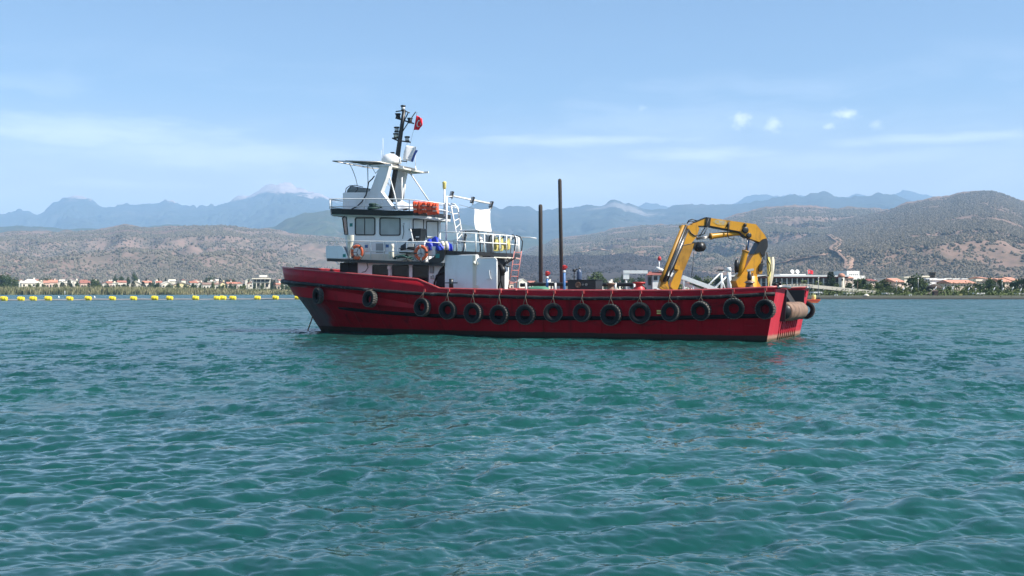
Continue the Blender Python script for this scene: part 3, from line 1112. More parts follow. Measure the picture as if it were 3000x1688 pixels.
M_ROPE = paint('fibre_rope', (.14, .11, .085), .9, 0, .3, 12)
M_ORANGE = paint('life_orange', (.72, .13, .045), .6, 0, .14, 4, (.45, .16, .10), .4)
M_JACKET = paint('jacket_orange', (.88, .11, .04), .75, 0, .2, 9, (.95, .45, .30), .25, .4)
M_BLUE = paint('blue_tarp', (.018, .045, .46), .45, 0, .25, 7, (.10, .16, .55), .3, .5)
M_YELLOW = paint('crane_yellow', (.57, .275, .014), .38, 0, .12, 1.6, (.20, .10, .02), .5, .06, streaks=.4)
M_YELLOWD = paint('crane_yellow_worn_shaded', (.36, .18, .015), .5, 0, .2, 2.5, (.10, .06, .02), .6, .1, streaks=.4)  # darker yellow: wear, and shade painted onto the folded jib
M_HOSEY = paint('yellow_hose', (.72, .61, .20), .5, 0, .15, 5)
M_TEAL = paint('teal_sign', (.02, .22, .19), .5, 0, .05, 5)
M_REDP = paint('red_paint', (.50, .03, .03), .45, 0, .15, 4, (.3, .12, .1), .4)
M_LADDER = paint('faded_red_ladder', (.52, .20, .18), .55, 0, .2, 5, (.35, .28, .25), .5)
M_BLUEP = paint('blue_pipe', (.05, .15, .36), .45, 0, .15, 4)
M_CLOTH = paint('white_cloth', (.80, .80, .79), .9, 0, .05, 4, (.6, .62, .64), .3, .3)
M_PLASTIC = paint('white_plastic', (.78, .78, .76), .4, 0, .05, 4)
M_GREEN = paint('green_canvas', (.06, .20, .13), .75, 0, .2, 3)
M_GASBLUE = paint('gas_bottle', (.055, .085, .15), .4, 0, .15, 4)
M_LENS = paint('lamp_lens', (.55, .56, .55), .15, 0, .1, 6)


def glass(name, col, rough=.06, var=.35, scale=1.2):
    m, t, b = material(name)
    tc = N(t, 'ShaderNodeTexCoord').outputs['Object']
    n1 = noise_n(t, mapping(t, tc, (1, 1, .7)), scale, 3, .5)
    v = maprange(t, n1.outputs['Fac'], .3, .7, 1 - var, 1 + var)
    vm = N(t, 'ShaderNodeVectorMath', operation='SCALE')
    vm.inputs[0].default_value = col
    t.links.new(v, vm.inputs['Scale'])
    t.links.new(vm.outputs[0], b.inputs['Base Color'])
    b.inputs['Roughness'].default_value = rough
    b.inputs['IOR'].default_value = 1.5
    b.inputs['Specular IOR Level'].default_value = .22
    return m


M_GLASSD = glass('dark_window_glass', (.012, .014, .016))
M_GLASSL = glass('blind_behind_glass', (.36, .41, .40), .06, .14)
M_GLASSW = glass('pale_pane_glass', (.72, .74, .70), .08, .10)
M_SCREEN = glass('smoked_acrylic', (.30, .36, .40), .08, .1)

boat = thing('work_boat', 'red-hulled work boat with white wheelhouse and black mast, moored in the bay', 'boat', (0, 0, 0), None, BM)


def part(mb, name, mat, parent=None, label=None, kind=None):
    return mb.build(name, mat, parent or boat, label, None, None, kind)


def sl(z, k=.045):
    """height that follows the sheer of the superstructure"""
    return lambda x: z + k * (x - 20)


def zz(f, x):
    return f(x) if callable(f) else f


def loft(mb, p0, z0, p1, z1):
    n = len(p0)
    vs = [(x, y, zz(z0, x)) for x, y in p0] + [(x, y, zz(z1, x)) for x, y in p1]
    ar = sum(p0[i][0] * p0[(i + 1) % n][1] - p0[(i + 1) % n][0] * p0[i][1] for i in range(n))
    fs = [tuple(reversed(range(n))), tuple(range(n, 2 * n))] + [(i, (i + 1) % n, (i + 1) % n + n, i + n) for i in range(n)]
    if ar < 0:
        fs = [tuple(reversed(f)) for f in fs]
    return mb.add(vs, fs)


def slab(mb, plan, z0, z1):
    return loft(mb, plan, z0, plan, z1)


def mirror(plan):
    return plan + [(x, -y) for x, y in reversed(plan)]


# ------------------------------------------------------------------ hull
X_STEM = [(-1.1, 25.2), (0, 26.18), (.7, 26.75), (1.4, 27.25), (2.0, 27.75), (2.85, 28.35), (3.7, 28.55)]
STRK = [(-.5, 2.14), (.33, 2.09), (2.18, 1.99), (3.8, 1.93), (8.7, 1.90), (14.1, 2.0), (17.6, 2.13), (20.7, 2.34), (24.6, 2.62), (28.4, 2.84)]
BTOP = [(-.5, 2.42), (.5, 2.36), (2.2, 2.29), (3.8, 2.25), (10.5, 2.25), (14.1, 2.30), (16.35, 2.35), (17.46, 2.83), (20.2, 3.04), (23.3, 3.27), (28.05, 3.59), (28.6, 3.61)]
LOWB = [(-.3, 1.16), (.65, 1.15), (5, 1.0), (12.3, .94), (17.2, 1.01), (20.1, 1.14), (23.6, 1.35), (28, 1.7)]


def it(tab, x):
    return float(np.interp(x, [a for a, _ in tab], [b_ for _, b_ in tab]))


def half_breadth(s, u):
    """s 0 at the waterline, 1 at the strake; u 0 at the stern, 1 at the stem"""
    s = min(max(s, 0), 1)
    u0 = .42 + (.60 - .42) * s
    p = 1.9 + .5 * s
    q = .95 - .40 * s
    v = min(max((u - u0) / (1 - u0), 0), 1)
    bm_ = HB - .14 * (1 - s)
    stern = 1 - .02 * max(0, (.06 - u) / .06)
    return bm_ * stern * max(0, 1 - v ** p) ** q


def x_at(z, u):
    xs = -.19 * max(z, -.4)
    return xs + u * (it(X_STEM, z) - xs)


def side_pt(z_of_u, u, s, out=0.0):
    """point on the port side at height given along the length; u found for its own level"""
    z = z_of_u
    return Vector((x_at(z, u), half_breadth(s, u) + out, z))


_ul = lambda x: (x + .437) / (it(X_STEM, 2.3) + .437)      # station of a deck-level x
US = sorted(list(np.concatenate([np.linspace(0, .55, 26), np.linspace(.55, .9, 26)[1:], np.linspace(.9, 1, 18)[1:]])) + [_ul(v) for v in (16.3, 16.36, 17.44, 17.5)])


def sheet_both(mb, rows):
    """rows of port-side points from low to high; mirrors to starboard"""
    g = [[Vector(p) for p in r] for r in rows]
    mb.sheet([list(reversed(r)) for r in g])
    mb.sheet([[Vector((p.x, -p.y, p.z)) for p in r] for r in g])


rows = []
for s in (-.55, -.2, 0, .08, .2, .4, .6, .8, 1.0):
    r = []
    for u in US:
        zs = it(STRK, x_at(2.2, u))
        z = s * zs if s >= 0 else s * 2.0
        hb = half_breadth(s, u) * (1 if s >= 0 else (1 + .35 * s))
        r.append((x_at(z, u), hb, z))
    rows.append(r)
mb = MB()
sheet_both(mb, rows)
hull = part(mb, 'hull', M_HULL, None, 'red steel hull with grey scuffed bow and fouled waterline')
# welded plate doublers and frame marks on the side
for (px, py0, py1) in ((1583, 938, 972), (1755, 935, 974), (1862, 936, 974)):
    a, b_ = B(px, py0, HB - .02), B(px, py1, HB - .10)
    part(MB().box((a.x - .10, HB - .16, b_.z), (a.x + .10, HB - .055, a.z)), 'doubler_plate', M_HULL, hull)

# bulwark: inner and outer skins with a cap rail
rows = []
for k, (off, frac) in enumerate(((-.02, 0.0), (-.03, .5), (-.05, 1.0), (-.13, 1.0), (-.13, .3), (-.13, -.9))):
    r = []
    for u in US:
        x0 = x_at(2.3, u)
        zs, zt = it(STRK, x0), it(BTOP, x0)
        z = zs + (zt - zs) * frac if frac >= 0 else zs + frac * .9
        uu = u * (1 - (.004 if off > -.1 else .010))
        hbv = max(0, half_breadth(1, uu) + off) if u < 1 else 0
        r.append((x_at(min(z, 3.7), uu), hbv, z))
    rows.append(r)
mb = MB()
sheet_both(mb, rows)
bulwark = part(mb, 'bulwark', M_BULW, None, 'dark red bulwark stepping up to the bow')
pts = []
for u in US:
    x0 = x_at(2.3, u)
    uu = u * .995
    pts.append((x_at(it(BTOP, x0), uu), max(0.0, half_breadth(1, uu) - .09), it(BTOP, x0) + .02))
mb = MB()
mb.tube(pts, .055, 8)
mb.tube([(x, -y, z) for x, y, z in pts], .055, 8)
part(mb, 'cap_rail', M_RAILRED, bulwark)
# brackets inside the bulwark
# rubbing strake round the hull at deck level, and the lower black band
mb = MB()
pts = []
for u in US:
    x0 = x_at(2.3, u)
    z = it(STRK, x0)
    pts.append(Vector((x_at(z, u) + (.45 if u > .995 else .12 * (u > .9)), half_breadth(1, u) + .05, z + .012 * math.sin(x0 * 5.1) * .6)))
mb.tube(pts, [.085 + .05 * max(0, (u - .85) / .15) for u in US], 8)
mb.tube([Vector((p.x, -p.y, p.z)) for p in pts], [.085 + .05 * max(0, (u - .85) / .15) for u in US], 8)
part(mb, 'rubbing_strake', M_STRAKE, None, 'black battered rubbing strake along the deck edge')
mb = MB()
for sg in (1, -1):
    g = []
    for u in [v for v in US if v < .862]:
        x0 = x_at(1.1, u)
        zc = it(LOWB, x0)
        zs = it(STRK, x_at(2.2, u))
        tap = min(1, (.862 - u) / .05 + .45)
        row = []
        for dz, out in ((-.10, .004), (-.085, .05), (.085, .05), (.10, .004)):
            z = zc + dz * tap
            row.append((x_at(z, u), sg * (half_breadth(z / zs, u) + out), z))
        g.append(row if sg > 0 else list(reversed(row)))
    mb.sheet(g, 0)
part(mb, 'lower_strake', M_BAND, None, 'black fender band halfway up the side')

# deck
plan = [(x_at(1.4, u), max(.02, half_breadth(.7, u) - .2)) for u in US if u < .985]
mb = MB()
slab(mb, mirror(plan), lambda x: it(STRK, x) - .62, lambda x: it(STRK, x) - .55)
part(mb, 'deck', M_DECK)

# transom: raked plate with a notch for the stern roller
def tr(y, z, off=0.0):
    return Vector((-.19 * z - off, y, z))


def half_tr(z):
    return half_breadth(z / 2.1, 0)


mb = MB()
def tr_panel(ya0, ya1, z0, z1, yb0=None, yb1=None):
    yb0 = ya0 if yb0 is None else yb0
    yb1 = ya1 if yb1 is None else yb1
    p = [tr(ya0, z0), tr(ya1, z0), tr(yb1, z1), tr(yb0, z1)]
    mb.prism(p, (.09, 0, .0))


tr_panel(-half_tr(-.9) * .8, half_tr(-.9) * .8, -1.0, 0, -half_tr(0), half_tr(0))
tr_panel(-half_tr(0), half_tr(0), 0, .92, -half_tr(.92), half_tr(.92))
tr_panel(1.95, half_tr(.92), .92, 2.36, 1.70, half_tr(2.1))
tr_panel(-half_tr(.92), -2.55, .92, 2.36, -half_tr(2.1), -2.65)
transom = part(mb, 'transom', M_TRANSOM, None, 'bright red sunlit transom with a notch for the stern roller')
for i in range(9):
    y = 1.75 - i * .50
    part(MB().tube([tr(y, .90, .01), tr(y, .02, .01)], .045, 8), 'rib', M_TRANSOM, transom)
# cheek plates either side of the notch and the sloping stern ramp behind the roller
for y in (1.93, -2.62):
    mb = MB().prism([(-.50, y, 2.30), (-.42, y, .86), (.7, y, .86), (1.6, y, 1.5), (1.6, y, 2.30)], (0, .05, 0))
    part(mb, 'cheek_plate', M_DARKIN)
mb = MB()
mb.prism([(.25, 1.9, 1.35), (.25, -1.2, 1.35), (.95, -1.2, 2.34), (.95, 1.9, 2.34)], (.05, 0, -.03))
part(mb, 'stern_gate', paint('dark_gate_steel', (.060, .064, .066), .5, .2, .25, 2, (.12, .1, .08), .4))
mb = MB()
mb.prism([(-.30, -1.25, 1.35), (-.30, -2.55, 1.35), (.35, -2.55, 2.36), (.35, -1.25, 2.36)], (.05, 0, -.03))
part(mb, 'stern_flap', M_DARKIN)
part(MB().tube([(-.55, 4.1, 2.44), (-.60, 2.9, 2.46), (-.60, 1.75, 2.42)], .06, 8), 'stern_rail', M_STEEL)
part(MB().tube([(-.60, -2.6, 2.40), (-.55, -3.4, 2.44), (-.48, -4.15, 2.40)], .06, 8), 'stern_rail', M_STEEL)
mb = MB()
for (y, z, h) in ((2.55, 2.36, .30), (3.3, 2.36, .22)):
    mb.lathe([(.10, 0), (.10, h * .8), (.16, h * .82), (.16, h), (.0, h)], (-.25, y, z), 10)
mb.bar((-.25, 2.1, 2.56), (-.25, 3.0, 2.56), .05, .05)
part(mb, 'stern_bitts', M_BLACK)
# lacing plates on the starboard quarter
mb = MB()
for i in range(4):
    mb.prism([tr(-2.75 - .25 * (i % 2), .95 + .36 * i, .02), tr(-3.65, .98 + .36 * i, .02), tr(-3.65, 1.12 + .36 * i, .02), tr(-2.75 - .25 * (i % 2), 1.18 + .36 * i, .02)], (-.06, 0, 0))
part(mb, 'quarter_bracket', M_TRANSOM, transom)

# stern roller
roller = MB()
prof = [(.0, 1.95), (.40, 1.93), (.44, 1.90), (.44, .35), (.455, .32), (.455, .22), (.44, .18), (.43, -2.05), (.40, -2.10), (.0, -2.12)]
roller.lathe([(r, z) for r, z in prof], (-.30, -.20, 1.30), 28, rotm('X', R(-90)))
ro = part(roller, 'stern_roller', M_RUST, None, 'worn rusty drum roller in the stern notch')
mb = MB()
mb.lathe([(.0, 0), (.36, 0), (.36, .02), (0, .02)], (-.30, 1.765, 1.30), 24, rotm('X', R(-90)))
part(mb, 'end_disc', M_BLACK, ro)

# anchor chain from the bow
a, b_ = B(917, 925, .25), B(902, 968, .25)
part(MB().tube([a, b_ + (b_ - a) * .3], .035, 6), 'anchor_chain', M_RUST)
# hawse opening near the stem
hp = B(898, 876, .9)
part(MB().lathe([(.0, 0), (.11, 0), (.16, .05), (.16, -.2)], hp + Vector((0, .12, 0)), 12, rotm('X', R(-70))), 'hawse_pipe', M_BLACK, hull)

# ------------------------------------------------------------------ windows
def rrect(r, n=4, w=1.0, h=1.0):
    """rounded rectangle 0..w x 0..h with corner radius r"""
    out = []
    for (cx, cy, a0) in ((w - r, h - r, 0), (r, h - r, 90), (r, r, 180), (w - r, r, 270)):
        for i in range(n + 1):
            a = R(a0 + 90 * i / n)
            out.append((cx + r * math.cos(a), cy + r * math.sin(a)))
    return out


def window4(p00, p10, p11, p01, outward, glass_mat, frame_mat=None, fw=.055, rad=.09, parent=None, bars=(), name='window', fill=True):
    """framed window on a flat four-cornered patch (low-left, low-right, top-right, top-left)"""
    p00, p10, p11, p01 = (Vector(p) for p in (p00, p10, p11, p01))
    o = Vector(outward).normalized()
    w = ((p10 - p00).length + (p11 - p01).length) / 2
    h = ((p01 - p00).length + (p11 - p10).length) / 2

    def at(u, v, d):
        u, v = u / w, v / h
        return p00 * (1 - u) * (1 - v) + p10 * u * (1 - v) + p11 * u * v + p01 * (1 - u) * v + o * d
    outer = rrect(rad, 4, w, h)
    inner = [(fw + x, fw + y) for x, y in rrect(max(.02, rad - fw * .6), 4, w - 2 * fw, h - 2 * fw)]
    n = len(outer)
    vs = [at(x, y, .0) for x, y in outer] + [at(x, y, .035) for x, y in outer] + [at(x, y, .035) for x, y in inner] + [at(x, y, .004) for x, y in inner]
    fs = []
    for i in range(n):
        j = (i + 1) % n
        for k in range(3):
            fs.append((i + k * n, j + k * n, j + (k + 1) * n, i + (k + 1) * n))
    fr = MB().add(vs, fs)
    for (u0, v0, u1, v1) in bars:
        q = [at(u0 * w, v0 * h, .006), at(u1 * w, v0 * h, .006), at(u1 * w, v1 * h, .006), at(u0 * w, v1 * h, .006)]
        fr.prism(q, o * .025)
    win = part(fr, name, frame_mat or M_BLACK, parent)
    if fill:
        pn = MB().add([at(x, y, .008) for x, y in inner], [tuple(range(n))])
        part(pn, 'pane', glass_mat, win)
    return win


def side_window(x0, y0, x1, y1, y, g, parent, **kw):
    """window on a fore-and-aft wall, given by its photo corners"""
    return window4(B(x0, y1, y), B(x1, y1, y), B(x1, y0, y), B(x0, y0, y), (0, 1, 0), g, parent=parent, **kw)


# ------------------------------------------------------------------ deckhouse (main deck)
DY = 3.0
mb = MB()
slab(mb, mirror([(16.3, DY), (22.0, DY), (22.99, DY - .5), (23.25, DY - 1.3)]), 1.3, sl(3.68))
dh = part(mb, 'deckhouse', M_WHITE, None, 'white lower deckhouse with dark rounded windows')
side_window(997, 770, 1048, 806, DY, M_DARKIN, dh, rad=.02, fw=.02, frame_mat=M_DARKIN, name='open_port', bars=((.42, 0, .46, 1),))  # dark pane painted as the shade inside the opening
for (a, b_, c, d) in ((1091, 776, 1137, 818), (1149, 776, 1198, 824), (1209, 776, 1256, 830)):
    side_window(a, b_, c, d, DY, M_GLASSD, dh)
for (px, py, w, h, m, nm) in ((1142, 784, 11, 9, M_PLASTIC, 'junction_box'), (1266, 790, 11, 22, M_GREYP, 'notice_board'), (1264, 813, 3, 9, M_STEEL, 'door_latch'), (1269, 812, 3, 11, M_STEEL, 'door_latch')):
    a, b_ = B(px - w / 2, py + h / 2, DY + .01), B(px + w / 2, py - h / 2, DY + .01)
    part(MB().box((a.x, DY + .002, a.z), (b_.x, DY + .07, b_.z)), nm, m, dh)
part(MB().tube([B(1143, 789, DY + .04), B(1143, 812, DY + .04)], .035, 6), 'conduit', M_PLASTIC, dh)
part(MB().tube([B(1075, 771, DY + .03), B(1078, 784, DY + .03), B(1070, 796, DY + .03), B(1060, 798, DY + .03)], .018, 5), 'cable', M_HOSE, dh)
# dark panel painted as shade of the curved passage beside the engine casing
pts = [B(px, py, DY + .02) for px, py in ((1303, 850), (1278, 850), (1279, 820), (1284, 800), (1292, 786), (1303, 777))]
part(MB().prism(pts, (0, .04, 0)), 'doorway_shade', M_DARKIN, dh)
part(MB().tube([B(px, py, DY + .12) for px, py in ((1270, 850), (1273, 828), (1279, 808), (1290, 800), (1301, 801))], .05, 8), 'hose', M_HOSE, dh)

# engine casing: tall white panel, cream strip painted as its sunlit edge, and the open door
PY = 3.4
a, b_ = B(1303, 850, PY), B(1384, 745, PY)
mb = MB()
mb.box((14.62, -.4, 1.3), (a.x, PY, b_.z - .02), .03)
cas = part(mb, 'engine_casing', M_WHITE, None, 'plain white engine casing wall')
mb = MB()
e0, e1 = B(1385, 850, PY), B(1394, 748, PY)
mb.box((e1.x, PY - .3, 1.3), (e0.x, PY + .02, e1.z))
part(mb, 'casing_lit_edge', M_CREAM, cas)
q0, q1 = B(1397, 862, PY), B(1456, 756, PY)
w, h = q0.x - q1.x, q1.z - q0.z
poly = [Vector((q0.x - u, PY + .02, q0.z + v)) for u, v in rrect(.16, 5, w, h)]
dr = MB().prism(poly, (0, -.07, 0))
door = part(dr, 'door', M_WHITE, cas, 'white steel door swung open, with long handle')
mb = MB()
for i, p in enumerate(poly):
    pass
mb.tube(poly + [poly[0]], .028, 6)
part(mb, 'door_rim', M_PIPE, door)
mb = MB()
mb.bar(B(1432, 792, PY + .08), B(1436, 816, PY + .08), .05, .05, (0, 1, 0))
mb.bar(B(1425, 818, PY + .08), B(1440, 817, PY + .08), .05, .05, (0, 1, 0))
part(mb, 'door_handle', M_PIPE, door)
for py in (772, 840):
    c = B(1394, py, PY + .05)
    part(MB().box(c + Vector((-.12, -.05, -.07)), c + Vector((.12, .05, .07))), 'door_hinge', M_CREAM, door)
c = B(1390, 770, PY + .1)
part(MB().lathe([(.0, -.09), (.07, -.09), (.08, .0), (.05, .07), (0, .09)], c, 10), 'deck_lamp', M_CREAM, cas)
# dark block painted as interior shade, and pipework behind the door
mb = MB()
mb.box((14.05, 1.2, 1.3), (14.6, 2.9, 4.0))
part(mb, 'recess_shade', M_DARKIN, cas)
mb = MB()
for pts_ in (((1457, 850), (1468, 820), (1465, 790), (1480, 770), (1500, 757)), ((1472, 845), (1466, 815), (1473, 790)), ((1478, 806), (1472, 790), (1485, 768), (1488, 757)), ((1456, 780), (1475, 778), (1495, 782)),
             ((1462, 770), (1472, 785), (1480, 775), (1510, 755))):
    mb.tube([B(px, py, 2.2 + .1 * math.sin(px)) for px, py in pts_], .035, 6)
part(mb, 'hose_bundle', M_HOSE, cas)
mb = MB()
g = []
for i in range(9):
    t_ = i / 8
    row = []
    for j in range(7):
        s_ = j / 6 * 2 * math.pi
        c = B(1466 + 8 * t_ + 3 * math.sin(4 * t_), 776 + 32 * t_, 2.3)
        rr_ = .16 * math.sin(math.pi * min(1, .15 + t_ * .8)) + .03
        row.append(c + Vector((math.cos(s_) * rr_, math.sin(s_) * rr_, 0)))
    g.append(row)
mb.sheet(g)
part(mb, 'hanging_sack', M_HOSE, cas)

# ------------------------------------------------------------------ boat deck and aft deck
WY = 3.6
mb = MB()
slab(mb, mirror([(16.4, WY), (22.6, WY), (23.39, WY - .05), (23.55, WY - .6), (23.7, 1.2)]), sl(3.68), sl(3.84))
bdk = part(mb, 'boat_deck', M_BLACK, None, 'black-edged boat deck round the wheelhouse')
# black quarter-round step up to the aft deck
pts = [B(px, py, WY) for px, py in ((1256, 774), (1272, 774), (1288, 770), (1297, 762), (1302, 748), (1303, 733), (1287, 733), (1278, 745), (1268, 755), (1256, 761))]
part(MB().prism(pts, (0, -.12, 0)), 'step_cheek', M_BLACK)
# aft deck with a rounded after end
AFT = [(1287, 733, 3.5), (1340, 735, 3.42), (1395, 738, 3.2), (1445, 741, 2.6), (1485, 743, 1.6), (1510, 745, .4), (1521, 746, -.8), (1524, 747, -2.2)]
AP = [B(*p) for p in AFT]
plan = [(p.x, p.y) for p in AP] + [(AP[-1].x + .3, -3.0), (16.6, -3.4)]
zt = lambda x: 4.30 + .04 * (x - 16.5)
mb = MB()
slab(mb, plan, lambda x: zt(x) - .19, zt)
adk = part(mb, 'aft_deck', M_BLACK, None, 'black-edged aft upper deck with rounded end')
mb = MB()
slab(mb, [(x, y * .96) for x, y in plan], lambda x: zt(x) - .26, lambda x: zt(x) - .195)
part(mb, 'soffit', M_CREAM, adk)
for (px, y) in ((1489, .3),):
    q = B(px, 800, y)
    part(MB().tube([(q.x, y, 1.4), (q.x, y, 4.0)], .03, 8), 'pillar', M_PIPE, adk)

# wing panel forward on the boat deck
pts = [B(px, py, WY - .02) for px, py in ((956, 757), (1019, 757), (1014, 742), (1003, 722), (996, 720), (957, 720))]
part(MB().prism(pts, (0, -.05, 0)), 'wing_panel', M_WHITE, None, 'pale wing screen at the front of the boat deck')
pts = [B(px, py, WY - .04) for px, py in ((957, 757), (957, 720))]
mb = MB()
mb.prism([pts[0], pts[1], pts[1] + Vector((.25, -3.0, .05)), pts[0] + Vector((.25, -3.0, .05))], (.05, 0, 0))
part(mb, 'front_screen', M_WHITE)
# white fairing post
mb = MB()
g = []
for (px0, px1, py) in ((1018, 1037, 689), (1017, 1037, 700), (1019, 1036, 706), (1018, 1033, 720), (1020, 1030, 740), (1022, 1027, 756)):
    a, b_ = B(px0, py, WY - .25), B(px1, py, WY - .25)
    c, r_ = (a + b_) / 2, (a - b_).length / 2
    g.append([c + Vector((math.cos(k * math.pi / 6) * r_, math.sin(k * math.pi / 6) * r_ * .6, 0)) for k in range(12, -1, -1)])
mb.sheet(g)
part(mb, 'ventilator', M_CREAM)

# ------------------------------------------------------------------ wheelhouse
SY = 2.6
SF = -.85
bot = [(18.75, SY), (22.5, SY), (23.35, 1.55), (23.35, -.1), (22.7, SF), (18.95, SF), (18.75, SF + .25)]
top = [(18.75, SY), (22.75, SY), (23.75, 1.55), (23.75, -.1), (23.0, SF), (18.95, SF), (18.75, SF + .25)]
mb = MB()
loft(mb, bot, sl(3.8), top, sl(6.26))
wh = part(mb, 'wheelhouse', M_WHITE, None, 'white wheelhouse with rounded windows')
side_window(1040, 637, 1100, 690, SY, M_GLASSL, wh, rad=.12, fw=.06, bars=((.465, .02, .495, .98),))
side_window(1112, 637, 1174, 691, SY, M_GLASSL, wh, rad=.12, fw=.06)
# corner window on the raked front facet
b0, b1 = Vector((22.5, SY, 0)), Vector((23.35, 1.55, 0))
t0, t1 = Vector((22.75, SY, 0)), Vector((23.75, 1.55, 0))
def facet(u, v):
    a = b0.lerp(b1, u)
    c = t0.lerp(t1, u)
    p = a.lerp(c, v)
    p.z = zz(sl(3.8), p.x) * (1 - v) + zz(sl(6.26), p.x) * v
    return p
nrm = (facet(1, .5) - facet(0, .5)).cross(facet(.5, 1) - facet(.5, .5))
if nrm.y < 0:
    nrm = -nrm
nrm.normalize()
window4(facet(.95, .55), facet(.10, .55), facet(.10, .95), facet(.95, .95), nrm, M_GLASSD, parent=wh, rad=.08)
for i in range(2):
    y0_, y1_ = 1.45 - i, .55 - i
    def fr(u_y, v):
        x = 23.35 + (.40) * v
        return Vector((x, u_y, zz(sl(3.8), x) * (1 - v) + zz(sl(6.26), x) * v))
    window4(fr(y1_, .55), fr(y0_, .55), fr(y0_, .93), fr(y1_, .93), (1, 0, -.15), M_GLASSD, parent=wh, rad=.08)
# after wall: two windows with pale panes
def BX(px, py, x):
    """boat coordinates of the point on the cross-ship plane x that is seen at a photo pixel"""
    k = (px - CX) / FPX
    a = BO + _fw * x
    y = (k * a.y - a.x) / (_pt.x - k * _pt.y)
    D = a.y + y * _pt.y
    return Vector((x, y, EYE + (HZ - py) / FPX * D))


AX = 18.75
for (a, b_, c, d) in ((1209, 641, 1241, 694), (1248, 647, 1283, 698)):
    window4(BX(a, d, AX), BX(b_ if False else c, d, AX), BX(c, b_, AX), BX(a, b_, AX), (-1, 0, 0), M_GLASSW, parent=wh, rad=.10, fw=.05)
# white curved trim where the side wall ends
pts = [B(px, py, SY + .03) for px, py in ((1216, 632), (1207, 634), (1202, 644), (1201, 662), (1204, 680), (1209, 700), (1214, 722), (1219, 742))]
part(MB().tube(pts, .055, 8), 'side_trim', M_PIPE, wh)
for (px, py, w, h, y) in ((1029, 659, 8, 10, SY), (1009, 749, 8, 9, WY - .02), (1282, 750, 11, 12, WY), (1183, 656, 4, 4, SY)):
    a, b_ = B(px - w / 2, py + h / 2, y), B(px + w / 2, py - h / 2, y)
    part(MB().box((a.x, y + .002, a.z), (b_.x, y + .02, b_.z)), 'sign_plate', M_TEAL if w > 4 else M_STEEL, wh)
# lower wall of the wheelhouse at the boat deck: door and notices
for (px, py, w, h, m, nm) in ((1074, 724, 11, 25, M_PLASTIC, 'notice'), (1074, 722, 9, 9, M_BLUEP, 'notice_print'), (1135, 724, 11, 25, M_PLASTIC, 'notice'), (1135, 721, 9, 9, M_BLUEP, 'notice_print'), (1115, 727, 26, 28, M_GREYP, 'locker_door')):
    a, b_ = B(px - w / 2, py + h / 2, SY), B(px + w / 2, py - h / 2, SY)
    d = {'notice': .02, 'notice_print': .026, 'locker_door': .03}[nm]
    part(MB().box((a.x, SY + .002, a.z), (b_.x, SY + d, b_.z)), nm, m, wh)
mb = MB()
a, b_ = B(1040, 757, SY), B(1200, 735, SY)
mb.box((b_.x, SY + .003, sl(3.84)(20) - .1), (a.x, SY + .05, b_.z - .15))
part(mb, 'kick_board', M_CREAM, wh)
part(MB().tube([B(1181, 660, SY + .03), B(1183, 680, SY + .03), B(1179, 700, SY + .05)], .015, 5), 'cable', M_HOSE, wh)

# roof
tp = [(17.95, 2.45), (18.5, 3.0), (20, 3.1), (22.8, 3.1), (23.5, 3.0), (24.15, 2.1), (24.2, -.2), (23.6, -1.3), (22.8, -1.6), (19.4, -1.6), (18.5, -1.1), (17.95, -.25)]
ztop = lambda x: 6.40 + .055 * (x - 18.5)
mb = MB()
loft(mb, [(x * .997 + .05, y * .985) for x, y in tp], lambda x: ztop(x) - (.30 if x > 19 else .22), tp, ztop)
roof = part(mb, 'wheelhouse_roof', M_BLACK, None, 'black-edged wheelhouse roof with deep overhang')
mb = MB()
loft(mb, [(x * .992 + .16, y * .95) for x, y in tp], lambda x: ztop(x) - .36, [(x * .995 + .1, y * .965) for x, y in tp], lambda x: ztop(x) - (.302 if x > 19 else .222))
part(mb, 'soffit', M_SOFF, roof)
# front bracket under the overhang
part(MB().tube([B(px, py, 2.7) for px, py in ((1003, 640), (1012, 630), (1022, 625)) ], .03, 6), 'bracket', M_BLACK, roof)


# ------------------------------------------------------------------ railings
def railing(name, rails, posts, r=.026, label=None, mat=None):
    """rails: lists of points; posts: pairs of points, each post a sub-part"""
    mb = MB()
    for pl in rails:
        mb.tube(pl, r, 6)
    rl = part(mb, name, mat or M_PIPE, None, label)
    for (p, q) in posts:
        part(MB().tube([p, q], r, 6), 'post', mat or M_PIPE, rl)
    return rl


def P(lst, y):
    return [B(px, py, y) for px, py in lst]


# roof rail (port side, round the front, starboard side)
t1 = [B(1325, 604, .9), B(1299, 597, 1.8)] + P([(1255, 591), (1212, 586), (1181, 584), (1100, 583), (1000, 583), (966, 583)], 2.75)
t2 = [B(1325, 624, .9), B(1299, 616, 1.8)] + P([(1255, 611), (1212, 606), (1181, 604), (1100, 604), (966, 606)], 2.75)
far1 = [Vector((max(p.x, 19.0), -1.45, p.z)) for p in t1]
far2 = [Vector((max(p.x, 19.0), -1.45, p.z)) for p in t2]
fx = t1[-1].x + .35
rl1 = t1 + [Vector((fx, 2.2, t1[-1].z + .02)), Vector((fx, -1.0, t1[-1].z + .02))] + list(reversed(far1))
rl2 = t2 + [Vector((fx, 2.2, t2[-1].z + .02)), Vector((fx, -1.0, t2[-1].z + .02))] + list(reversed(far2))
posts = []
for (px, a, b_) in ((972, 583, 612), (1067, 583, 612), (1120, 583, 612), (1199, 584, 620), (1250, 591, 627)):
    p, q = B(px, a, 2.75), B(px, b_, 2.75)
    posts.append((p, q))
    posts.append((Vector((max(p.x, 19.0), -1.45, p.z)), Vector((max(q.x, 19.0), -1.45, q.z))))
posts.append((Vector((fx, 2.2, t1[-1].z)), Vector((fx, 2.2, ztop(fx)))))
posts.append((Vector((fx, -1.0, t1[-1].z)), Vector((fx, -1.0, ztop(fx)))))
